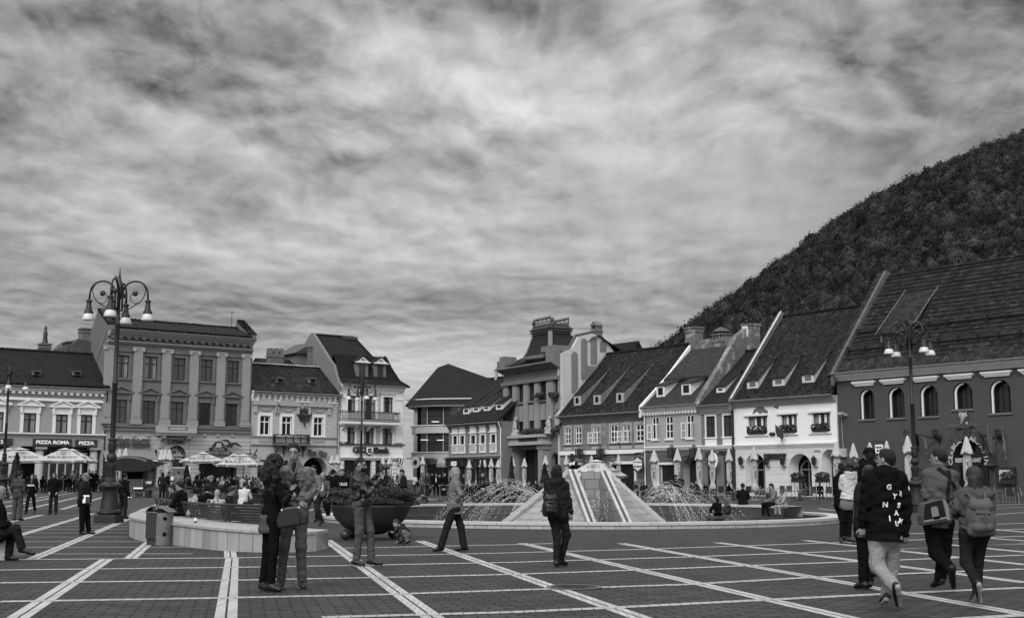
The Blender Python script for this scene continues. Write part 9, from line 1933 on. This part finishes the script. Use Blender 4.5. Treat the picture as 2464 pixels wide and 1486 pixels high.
for(cx,cy,D,an,st,h,kd,lab,sd)in((1648,590,35.5,-65,dict(jm='charcoal',tm='black',hem=.1,hair='short',hood=True),1.66,'sit2','hooded youth in profile at the left end of the curved bench',41),(1778,560,31.9,-100,dict(jm='black',tm='black',hem=.1,hair='short',b=1.08),1.80,'sit','dark haired young man looking down on the curved bench',42),(1850,620,31.0,150,dict(jm='pattern',tm='dark',hem=.1,hair='bun'),1.55,'sit','small person in a patterned top beside the dark haired young man',43),(2000,590,30.9,165,dict(jm='black',tm='dark',hem=.1,hair='bun',hood=True,b=1.08),1.70,'sit2','person in a black fur hooded coat on the curved bench',44),(2068,640,29.6,175,dict(jm='pattern',tm='dark',hem=.1,hair='bald',b=1.05),1.62,'sit','bent over woman in a black and white patterned top on the curved bench',45),(2160,640,31.2,100,dict(jm='charcoal',tm='dark',hem=.1,hair='short'),1.66,'sit','short haired person right of the patterned top',46),(2025,500,47,0,dict(jm='charcoal',tm='dark',hem=.1,hair='beanie',capm='grey',b=1.05),1.72,'sit2','bearded man in a striped beanie facing us',47),(2330,560,46,160,dict(jm='white',tm='dark',hem=.1,hair='cap',capm='dark',b=1.15),1.74,'sit','broad man in a pale shirt and dark cap seen from behind',48)):
 x,y=kk('a',cx,cy);g=yline(x,D);s2=dict(st);s2['s']=h/1.75;hz_=CH+(1153-y)/pxm(D);zb=hz_-1.22*h/1.72;bt=max(g.z,min(zb,.5))
 person(lab,pose(kd,random.Random(sd),h),s2,base=Vector((g.x,g.y,bt-.0)),rz=R(an),res=.016,seed=sd)
 # ---------------- crowd on the terraces: a few modelled figures, copied and re-dressed
PR={}
CROWD='people on the cafe terraces'
for i,(kd,st)in enumerate((('sit',dict(hem=.08,hair='short')),('sit2',dict(hem=.08,hair='long',hl=.6,b=.95)),('sit3',dict(hem=.08,hair='short',b=1.08)),('sit',dict(hem=.1,hair='bob',b=.95)),('stand',dict(hem=.12,hair='short',b=1.05)),('walk',dict(hem=.12,hair='long',hl=.6)),('pocket',dict(hem=.1,hair='cap',b=1.08)))):
 st['s']=.97;PR[i]=person('x',pose(kd,random.Random(i),1.70),st,base=(0,0,0),res=.024,group=CROWD,seed=60+i)
used=set();tones=['black','charcoal','dark','mid','black','black','charcoal','dark','grey','charcoal','black','light']
def crowd(proto,x,D,an,jm,tm,lab,hm=None,yoff=0,sc=1.0):
 o=PR[proto]if proto not in used else copy_tree(PR[proto]);used.add(proto);p=yline(x,D);o.location=p;o.rotation_euler.z=R(an);o['label']=lab;o['group']=CROWD;o.scale=(sc,sc,sc)
 for c in o.children:
  nm=c.name.split('.')[0];m=CM[jm]if nm in('jacket',)else(CM[tm]if nm=='trousers' else(HAIRM[hm]if nm=='hair' and hm else None))
  if m:c.material_slots[0].link='OBJECT';c.material_slots[0].material=m
 return o
rg=random.Random(17);WORD={'black':'black','charcoal':'charcoal','dark':'dark','mid':'mid grey','grey':'grey','light':'light','white':'white'}
ZONES=[(20,130,96,106,9,'by the big conifer and left parasols','s'),(132,245,97,110,16,'on the pizzeria terrace','s'),(150,235,108,116,5,'standing near the pizzeria shopfront','t'),(252,300,92,108,4,'left of the popcorn cart','s'),(445,540,84,104,16,'on the burger house terrace','s'),(540,640,78,106,18,'on the terrace left of the couple','s'),(640,700,90,110,3,'behind the couple','t'),(735,800,58,96,6,'between the couple and the gateway','t'),(800,860,70,110,6,'near the pizza gateway','t'),(905,975,70,110,4,'outside the bank','t'),(1010,1120,95,125,8,'in front of the modern block','t'),(1112,1150,68,84,6,'left of the man with clasped hands','s'),(1150,1240,66,84,12,'on benches behind the left water jets','s'),(1245,1330,78,98,7,'behind the left water jets near the brasserie','s'),(1500,1620,80,98,8,'behind the right water jets','s'),(1625,1700,82,92,6,'on the chairs near the forward parasol','s'),(1740,1760,84,88,1,'alone at a table by the black drainpipe','s'),(1930,1990,84,90,2,'at the restaurant corner','s'),(2290,2330,70,76,1,'behind the rucksack woman','t')]
kno={}
for x0,x1,D0,D1,n,where,kd in ZONES:
 for i in range(n):
  x=x0+(x1-x0)*(i+rg.uniform(.15,.85))/n;D=rg.uniform(D0,D1);pr=rg.choice([0,1,2,3]if kd=='s' else[4,5,6]);jm=rg.choice(tones);tm=rg.choice(['black','charcoal','jeans_dark','jeans','dark','grey'])
  side=['leftmost','second from left','third from left','fourth from left','fifth from left','sixth from left','seventh from left','eighth from left','ninth from left','tenth from left','eleventh from left','twelfth from left','thirteenth from left','fourteenth from left','fifteenth from left','sixteenth from left','seventeenth from left','rightmost'][min(i,17)if i<n-1 else 17]if n>1 else 'single'
  crowd(pr,x,D,rg.uniform(0,360)if kd=='t' else rg.choice([0,40,-40,90,-90,150,180]),jm,tm,'%s %s person in %s %s'%(side,'seated' if kd=='s' else 'standing',WORD[jm],where),rg.choice(['dark','dark','brown','light','grey','brown']),sc=rg.uniform(.93,1.06))
  # ==== popcorn cart
def cart():
 p=at(*kk('q',760,1475));t=thing('popcorn_cart','dark wooden snack cart with arched roof and drooping awning, right of the big lamp','food cart',p,R(4));s=1/pxm(p.y)
 X=lambda cx:(K('q',cx,0)[0]-1232)*s*1.0-p.x;Z=lambda cy:1.43+(1153-K('q',0,cy)[1])*s-p.z
 x0,x1=X(450),X(935);wd=M('cart_wood',.03,.5,.3,wave=(6,.8,'Z'),nz=(2,.4))
 mb=MB();mb.box(x0,x1,-.5,.6,.25,Z(1125));mb.build('body',wd,t)
 for a,b in((545,740),(740,935)):mb=MB();q0,q1=X(a)+.03,X(b)-.03;z0,z1=.3,Z(1135);mb.box(q0,q1,-.53,-.5,z0,z0+.05);mb.box(q0,q1,-.53,-.5,z1-.05,z1);mb.box(q0,q0+.05,-.53,-.5,z0+.05,z1-.05);mb.box(q1-.05,q1,-.53,-.5,z0+.05,z1-.05);mb.build('door_panel_frame',M('cart_trim',.07,.5,.3),t)
 mb=MB();mb.box(X(545),X(735),-.62,-.5,Z(1470),Z(1455));mb.box(X(765),X(935),-.7,-.5,Z(1308),Z(1280));mb.build('step_board',MATS['letter_white'],t)
 mb=MB()
 for x in(x0,X(555),X(930)):mb.box(x-.03,x+.03,-.5,-.44,Z(1125),Z(980))
 mb.box(x0,x1,.5,.55,Z(1125),Z(980));mb.build('roof_posts',MATS['wood_dark'],t)
 rd=M('cart_roof',.012,.7,.2,nz=(2,.3));L,Rr=X(340),X(1010);cz0=Z(790);top=Z(690);n=14
 arc=[(L+(Rr-L)*k/n,cz0+(top-cz0)*sin(pi*(.12+.80*k/n)))for k in range(n+1)];mb=MB();mb.prism(arc+[(x,z-.06)for x,z in arc[::-1]],-1.0,.8);rf=mb.build('roof',rd,t)
 mb=MB();inner=[(x,z-.12)for x,z in arc];mb.prism([(x,z-.02)for x,z in arc]+[(x,z-.16)for x,z in arc[::-1]],-1.03,-1.0);mb.build('roof_arch_rim',M('cart_rim',.09,.5,.3),rf)
 mb=MB();fr=[(L,Z(800)),(X(380),Z(960)),(X(620),Z(990)),(X(900),Z(985)),(X(1100),Z(935)),(X(1390),Z(830)),(X(1150),Z(790)),(Rr,Z(780))]+[(x,z-.14)for x,z in arc[::-1][1:-1]]
 mb.prism(fr,-1.0,-.97);mb.add([(L,-1,Z(800)),(L,.8,Z(800)),(X(380),.8,Z(960)),(X(380),-1,Z(960))],[(0,1,2,3)]);mb.build('awning',rd,t)
 mb=MB();mb.add([(Rr,-.97,Z(780)),(X(1390),-.4,Z(830)),(Rr,.8,Z(780))],[(0,1,2)]);mb.build('side_awning',rd,t)
 mb=MB();mb.box(x0+.1,x1-.1,.2,.5,Z(1125),Z(1000));mb.build('dark_interior',MATS['black_void'],t)
 for x in(x0+.3,x1-.3):mb=MB();mb.lathe([(.05,-.05),(.24,-.05),(.24,.05),(.05,.05)],18,M4=Matrix.Translation((x,-.3,.24))@Matrix.Rotation(R(90),4,'X'));mb.build('wheel',MATS['metal_black'],t)
 q=thing('popcorn_machine','glass popcorn machine on a dark stand at the right of the snack cart','popcorn machine',p+Vector((X(1040),-.3,0)));a,b=X(965)-X(1040),X(1110)-X(1040)
 mb=MB();mb.box(a,b,-.2,.2,Z(1010),Z(972));mb.box(a,b,-.2,.2,Z(1245),Z(1215))
 for x in(a+.02,b-.02):
  for y in(-.18,.18):mb.box(x-.02,x+.02,y-.02,y+.02,Z(1215),Z(1010))
 mb.build('case_frame',MATS['metal_black'],q);mb=MB();mb.box(a+.04,b-.04,.12,.14,Z(1215),Z(1010));mb.build('glass_back',MATS['glass_mid'],q);mb=MB()
 for k in range(40):mb.ball((random.uniform(a+.06,b-.06),random.uniform(-.12,.1),Z(1215)+random.uniform(.02,.16)),.035,5,4)
 mb.build('popcorn',MATS['letter_white'],q);mb=MB();mb.box((a+b)/2-.05,(a+b)/2+.05,-.05,.05,0,Z(1245));mb.box(a,b,-.2,.2,0,.05);mb.build('stand',MATS['metal_black'],q)
 mb=MB();mb.ball(((a+b)/2,-.25,Z(1400)),.3,12,8,(1,.5,1));mb.build('snack_bag',M('plastic_bag',.12,.3,.5,nz=(6,.5)),q)
 bn=thing('waste_bin','small dark round bin under the popcorn machine','bin',p+Vector((X(1060),-.7,0)));mb=MB();mb.lathe([(.001,0),(.2,0),(.25,.5),(.23,.5),(.19,.05)],16);mb.build('bin_body',MATS['metal_black'],bn,angle=40);mb=MB();mb.lathe([(.26,.48),(.27,.52),(.24,.53)],16);mb.build('bin_rim',MATS['metal_grey'],bn)
cart()
# --- white van behind the folded parasols
def van():
 p=yline(K('q',1470,0)[0],99);t=thing('van','white van seen between the folded parasols and the gallery arch','van',p,R(-70));prof=[(-2.3,.3),(2.3,.3),(2.35,.9),(1.9,1.25),(1.35,1.95),(-2.2,2.0),(-2.35,1.0)]
 mb=MB();mb.prism(prof,-.9,.9);mb.build('body',M('van_white',.45,.3,.5),t,bevel=.08)
 for y in(-.92,.9):mb=MB();mb.prism([(1.75,1.25),(1.28,1.8),(.3,1.8),(.3,1.25)],y,y+.02);mb.build('side_window',MATS['glass_dark'],t)
 mb=MB();mb.add([(1.92,-.75,1.27),(1.92,.75,1.27),(1.40,.7,1.92),(1.40,-.7,1.92)],[(0,1,2,3)]);mb.build('windscreen',MATS['glass_dark'],t)
 for x in(-1.5,1.5):
  for y in(-.85,.85):mb=MB();mb.lathe([(.01,-.1),(.33,-.1),(.33,.1),(.01,.1)],18,M4=Matrix.Translation((x,y,.33))@Matrix.Rotation(R(90),4,'X'));mb.build('wheel',MATS['metal_black'],t)
 for y in(-.65,.65):mb=MB();mb.box(2.33,2.37,y-.15,y+.15,.75,.9);mb.build('headlight',MATS['letter_white'],t)
van()
# --- ride-on toy, pushchair, suitcase
def quad():
 p=at(*kk('t',530,1253));t=thing('ride_on_quad','small electric ride-on quad bike parked behind the fountain wall','ride-on quad',p,R(-6));s=1.0
 for x in(-.38,.42):
  for y in(-.22,.22):
   mb=MB();mb.lathe([(.07,-.07),(.15,-.08),(.17,0),(.15,.08),(.07,.07)],18,M4=Matrix.Translation((x,y,.17))@Matrix.Rotation(R(90),4,'X'));w=mb.build('wheel',MATS['metal_black'],t,angle=40);mb=MB();mb.lathe([(.001,-.075),(.07,-.07)],12,M4=Matrix.Translation((x,y,.17))@Matrix.Rotation(R(90),4,'X'));mb.build('rim',MATS['trim_grey'],w)
 mb=MB();mb.prism([(-.5,.2),(.5,.2),(.6,.32),(.3,.5),(.0,.45),(-.05,.36),(-.45,.42),(-.6,.4)],-.15,.15);mb.build('body',M('toy_grey',.12,.4,.4),t,bevel=.03)
 for x in(-.4,.42):mb=MB();mb.prism([(x-.2,.34),(x-.1,.42),(x+.1,.42),(x+.2,.32),(x+.1,.39),(x-.1,.39)],-.32,.32);mb.build('mudguard',MATS['metal_black'],t)
 mb=MB();mb.box(-.45,-.05,-.12,.12,.42,.5);mb.box(-.55,-.45,-.14,.14,.45,.95);mb.build('seat',MATS['metal_black'],t,bevel=.02);mb=MB();mb.tube([(.2,0,.45),(.1,0,.68)],.02,6);mb.tube([(.08,-.22,.7),(.1,0,.68),(.08,.22,.7)],.02,6);mb.build('handlebar',MATS['metal_black'],t)
quad()
def stroller():
 p=at(*kk('t',1030,1215));t=thing('pushchair','black pushchair with pale liner facing us behind the fountain wall','pushchair',p,R(10));mb=MB()
 for sg in(-1,1):mb.tube([(sg*.25,-.3,.08),(sg*.22,.1,.5),(sg*.22,.4,1.0)],.015,6);mb.tube([(sg*.25,.3,.08),(sg*.22,0,.45)],.015,6)
 mb.tube([(-.22,.4,1.0),(.22,.4,1.0)],.018,6);mb.build('frame',MATS['metal_grey'],t)
 for x in(-.26,.26):
  for y in(-.32,.32):mb=MB();mb.lathe([(.01,-.02),(.09,-.02),(.09,.02),(.01,.02)],14,M4=Matrix.Translation((x,y,.09))@Matrix.Rotation(R(90),4,'Y'));mb.build('wheel',MATS['metal_black'],t)
 mb=MB();mb.prism([(-.1,.35),(.15,.4),(.3,.8),(.2,.82),(.05,.52),(-.1,.48)],-.2,.2,axis='x');mb.build('seat',CM['black'],t,bevel=.03);mb=MB();mb.lathe([(.24,0),(.23,.08),(.15,.16),(.01,.2)],14,(0,.15,.82));mb.build('hood',CM['black'],t,smooth=True);mb=MB();mb.ball((0,.0,.78),.14,10,8,(1,.6,1));mb.build('liner',CM['light'],t,smooth=True)
stroller()
p=at(*kk('t',705,1118));t=thing('suitcase','dark wheeled suitcase trailing behind the woman in grey','suitcase',p,R(20));mb=MB();M4=Matrix.Rotation(R(25),4,'Y');mb.box(-.12,.12,-.2,.2,.05,.6,M4);mb.build('case',CM['charcoal'],t,bevel=.03);mb=MB();mb.tube([M4@Vector(q)for q in((0,-.1,.6),(0,-.1,.95),(0,.1,.95),(0,.1,.6))],.01,5);mb.build('handle',MATS['metal_grey'],t)
# --- manhole cover
p=G(1381,1413.5);t=thing('manhole_cover','round cast iron manhole cover let into the paving, right foreground','manhole cover',(p.x,p.y,.006));mb=MB();mb.lathe([(.001,.006),(.31,.006)],40);c_=mb.build('cover',M('iron_cover',.02,.5,.4,nz=(12,.6),bump=(40,1,.01)),t);mb=MB()
for k in range(4):mb.lathe([(.07+.07*k,.007),(.07+.07*k,.012),(.085+.07*k,.012),(.085+.07*k,.007)],36)
mb.build('raised_rings',MATS['metal_black'],c_);mb=MB();mb.lathe([(.32,.004),(.32,.012),(.37,.012),(.37,.004)],40);mb.build('rim',MATS['metal_grey'],t)
# --- terrace furniture
MT=M('alu',.28,.35,.5,metal=.6);MESH=M('chair_mesh',.03,.7,.2);WH=M('table_top',.12,.4,.4)
def chair_proto():
 t=thing('cafe_chair','x','chair',(0,0,0),0,'metal cafe chairs on the right terrace')
 for sg in(-1,1):mb=MB();mb.tube([(sg*.25,-.28,0),(sg*.26,-.25,.62),(sg*.26,.2,.64),(sg*.25,.22,.4)],.016,6);mb.build('arm_frame',MT,t);mb=MB();mb.tube([(sg*.25,.36,0),(sg*.24,.2,.42),(sg*.23,.33,.95)],.016,6);mb.build('rear_leg',MT,t)
 mb=MB();mb.box(-.23,.23,-.25,.22,.42,.44);mb.build('seat',MESH,t);mb=MB();mb.add([(-.22,.22,.46),(.22,.22,.46),(.22,.33,.94),(-.22,.33,.94),(-.22,.24,.46),(.22,.24,.46),(.22,.35,.94),(-.22,.35,.94)],[(0,1,2,3),(7,6,5,4),(0,4,5,1),(1,5,6,2),(2,6,7,3),(3,7,4,0)]);mb.build('backrest',MESH,t);return t
CP=chair_proto();tb=thing('cafe_table','x','table',(0,0,0),0,'small cafe tables on the right terrace');mb=MB();mb.box(-.38,.38,-.38,.38,.72,.75);mb.build('table_top',WH,tb)
for sx in(-1,1):
 for sy in(-1,1):mb=MB();mb.tube([(sx*.34,sy*.34,0),(sx*.33,sy*.33,.72)],.018,6);mb.build('leg',MT,tb)
CH_=[(620,720,200,'chair at the left end of the terrace row'),(670,720,150,'chair beside the forward folded parasol'),(795,705,10,'chair turned away under the round letter sign'),(910,700,190,'chair left of the black drainpipe'),(1005,715,20,'pale framed chair turned towards us by the black drainpipe'),(1040,700,100,'chair left of the person in a black cap'),(1190,700,170,'chair right of the person in a black cap'),(1270,700,10,'chair before the left restaurant arch'),(1330,695,60,'chair behind the man in the pale sweatshirt, left'),(1420,695,10,'chair behind the man in the pale sweatshirt, right'),(1520,690,5,'chair behind the child in the knitted hat'),(1565,690,-30,'chair left of the restaurant door'),(1690,705,80,'chair beside the left flower stand'),(1830,710,20,'chair between the two flower stands'),(1960,712,-10,'chair right of the flower stands')]
for i,(cx,cy,an,lab)in enumerate(CH_):o=CP if i==0 else copy_tree(CP);o.location=at(*kk('d',cx,cy));o.rotation_euler.z=R(an);o['label']='metal cafe '+lab
for i,(cx,cy,c_,lab)in enumerate(((730,708,'d','right of the forward folded parasol'),(850,700,'d','under the round letter sign'),(1100,698,'d','behind the person in a black cap'),(1230,692,'d','before the left restaurant arch'),(1370,690,'d','behind the man in the pale sweatshirt'),(1470,688,'d','behind the child in the knitted hat'),(1760,705,'d','between the two flower stands'))):o=tb if i==0 else copy_tree(tb);o.location=at(*kk(c_,cx,cy));o['label']='small square cafe table '+lab;o.rotation_euler.z=R(-52+7*i)
for i,(c_,cx,cy,an,lab)in enumerate((('r',2120,1270,30,'far right chair before the dark restaurant'),('r',2300,1275,-20,'chair under the framed picture'),('r',2420,1280,10,'chair at the right edge'))):o=copy_tree(CP);o.location=at(*kk(c_,cx,cy));o.rotation_euler.z=R(an);o['label']='metal cafe '+lab
o=copy_tree(tb);o.location=at(*kk('r',2190,1270));o['label']='small square cafe table before the framed picture'
def flower_stand(c_,cx,cy,lab,seed):
 t=thing('flower_stand',lab,'flower stand',at(*kk(c_,cx,cy)),R(-52),'iron flower stands on the right terrace');mb=MB()
 for sx in(-1,1):
  for sy in(-1,1):mb.tube([(sx*.42,sy*.16,0),(sx*.4,sy*.14,1.25)],.018,5)
 for z in(.25,.7,1.25):mb.tube([(-.41,-.15,z),(.41,-.15,z),(.41,.15,z),(-.41,.15,z),(-.41,-.15,z)],.015,5)
 mb.build('frame',MATS['metal_black'],t);mb=MB();mb.box(-.45,.45,-.15,.15,1.27,1.48);mb.build('flower_box',MATS['wood_dark'],t);leaves((0,0,1.65),(.55,.28,.25),600,seed,(.04,.08),mat=MATS['foliage_dark'],parent=t);leaves((0,0,1.75),(.5,.25,.2),60,seed+1,(.03,.05),mat=MATS['flower'],name='blossoms',parent=t)
flower_stand('d',1665,738,'iron stand with flower box before the restaurant door, left of two',1);flower_stand('d',1900,745,'iron stand with flower box right of the restaurant door',2);flower_stand('r',2285,1278,'iron stand with plants below the framed picture',3)
# --- wall flags, wrought bracket, bird emblem: each hangs on a house but would lift away
def flag(B,c_,x0,y0,x1,y1,fx,fy,lab,m_='cloth_mid',w=.9,h=1.3):
 a=B.kuz(c_,x0,y0,-.05);b=B.kuz(c_,x1,y1,-1.6);R4=Matrix.Translation(B.P0)@Matrix.Rotation(B.rz,4,'Z');A=R4@Vector((b[0],-1.6,b[1]));Bs=R4@Vector((a[0],-.05,a[1]))
 t=thing('flag',lab,'flag',Bs,0,'flags on the house fronts');mb=MB();mb.tube([(0,0,0),A-Bs],.03,6);mb.build('flagpole',MATS['metal_grey'],t);d=(A-Bs);q=MB();n=8
 for i in range(n):
  for j in(0,1):pass
 vs=[]
 for i in range(n+1):
  pt=d*(1-.62*i/n);dr=h*(.85+.15*cos(i));vs+=[tuple(pt),tuple(pt+Vector((.06*sin(i*1.7),.05*cos(i*2.1),-dr*.5))),tuple(pt*.96+Vector((.12*sin(i*1.3+1),.06,-dr)))]
 q.add(vs,[(3*i+k,3*i+k+1,3*i+k+4,3*i+k+3)for i in range(n)for k in(0,1)]);q.add([(x,y+.01,z)for x,y,z in vs],[(3*i+k+3,3*i+k+4,3*i+k+1,3*i+k)for i in range(n)for k in(0,1)]);q.build('flag_cloth',MATS[m_],t,smooth=True)
flag(BW_,'d',1560,100,1440,-5,0,0,'drooping flag on a pole under the middle window of the white house',h=1.0)
flag(BD,'r',1190,490,1100,375,0,0,'dark flag left of the right street lamp on the dark house','cloth_charcoal');flag(BD,'r',1290,590,1230,420,0,0,'pale narrow flag beside the left wall lantern of the dark house','cloth_light',h=1.0);flag(BD,'r',2010,560,1890,355,0,0,'small flag just left of the big tricolour by the portal','cloth_mid',h=.9)
flag(BD,'r',2150,640,2005,310,0,0,'large tricolour flag right of the restaurant portal','cloth_grey',h=1.8);flag(BD,'r',2255,600,2195,350,0,0,'pale flag at the far right of the portal flags','cloth_light',h=1.5)
def place_on(B,c_,x,y,off=-.5):u,z=B.kuz(c_,x,y,off);return(Matrix.Translation(B.P0)@Matrix.Rotation(B.rz,4,'Z'))@Vector((u,off,z))
PAL=[o for o in COL.objects if o.name=='palace'][0]
class _W:pass
def facade_of(obj):
 b=Bld.__new__(Bld);b.P0=obj.location.copy();b.rz=obj.rotation_euler.z;b.d=Vector((cos(b.rz),sin(b.rz),0));b.n=Vector((-b.d.y,b.d.x,0));b.root=obj;return b
pf=facade_of(PAL);t=thing('bird_emblem','dark flying bird figure mounted beside the burger sign','wall figure',place_on(pf,'s',780,110),pf.rz);k_=1/pxm(130)*.1255*1.25
mb=MB();pts=[(605,60),(700,42),(750,60),(775,100),(810,95),(880,90),(965,150),(945,160),(870,125),(820,130),(805,170),(730,172),(680,135),(745,130),(740,95),(700,75)]
mb.prism([((x-780)*k_,(110-y)*k_)for x,y in pts],-.05,.05);mb.build('wings_and_body',MATS['letter_dark'],t,bevel=.01)
FRI=[o for o in COL.objects if o.get('label','').startswith('weathered pale house')][0];ff=facade_of(FRI);t=thing('wrought_bracket','black wrought iron sign bracket with a round clasp on the frieze house','wall bracket',place_on(ff,'s',1180,310,-.6),ff.rz);k_=1/pxm(136)*.1255*1.2;mb=MB();Q=lambda x,y,yy=0:((x-1180)*k_,yy,(310-y)*k_)
mb.tube([Q(1080,305),Q(1210,305)],.05,6);mb.tube([Q(1145,230),Q(1160,270),Q(1145,345)],.045,6);mb.tube([Q(1240,345),Q(1235,310),Q(1275,230)],.07,6);mb.tube([Q(1240+28*cos(a),345+28*sin(a))for a in[2*pi*j/12 for j in range(13)]],.05,5);mb.tube([Q(1225,385),Q(1170,470)],[.05,.09],6);mb.tube([Q(1180,305),(0,.6,0)],.04,5);mb.build('ironwork',MATS['metal_black'],t)
p=at(*kk('d',1507,640));t=thing('lamp_post','short garden lamp standing behind the terrace chairs','lamp',p);mb=MB();mb.tube([(0,0,0),(0,0,1.5)],.04,8);mb.build('post',MATS['metal_black'],t);mb=MB();mb.lathe([(.05,1.5),(.13,1.6),(.11,1.85),(.03,1.95)],12);mb.build('lamp_shade',MATS['shade_white'],t,smooth=True)
for i,(c_,cx,cy,lab)in enumerate((('t',2280,1345,'pigeon standing on the inner ledge of the fountain'),)):
 x,y=kk(c_,cx,cy);p=G(x,y,.05);t=thing('pigeon',lab,'pigeon',(p.x,p.y,.045));sdf_obj('body',[('e',(0,0,.12),np.eye(3),(.12,.06,.06),.03),('c',(.08,0,.15),(.12,0,.22),.03,.025),('e',(.13,0,.24),np.eye(3),(.03,.025,.025),.02),('c',(-.08,0,.12),(-.2,0,.10),.035,.012),('c',(.01,.02,.08),(.01,.02,.0),.008,.008),('c',(.01,-.02,.08),(.01,-.02,.0),.008,.008)],CM['charcoal'],t,.01,.02)
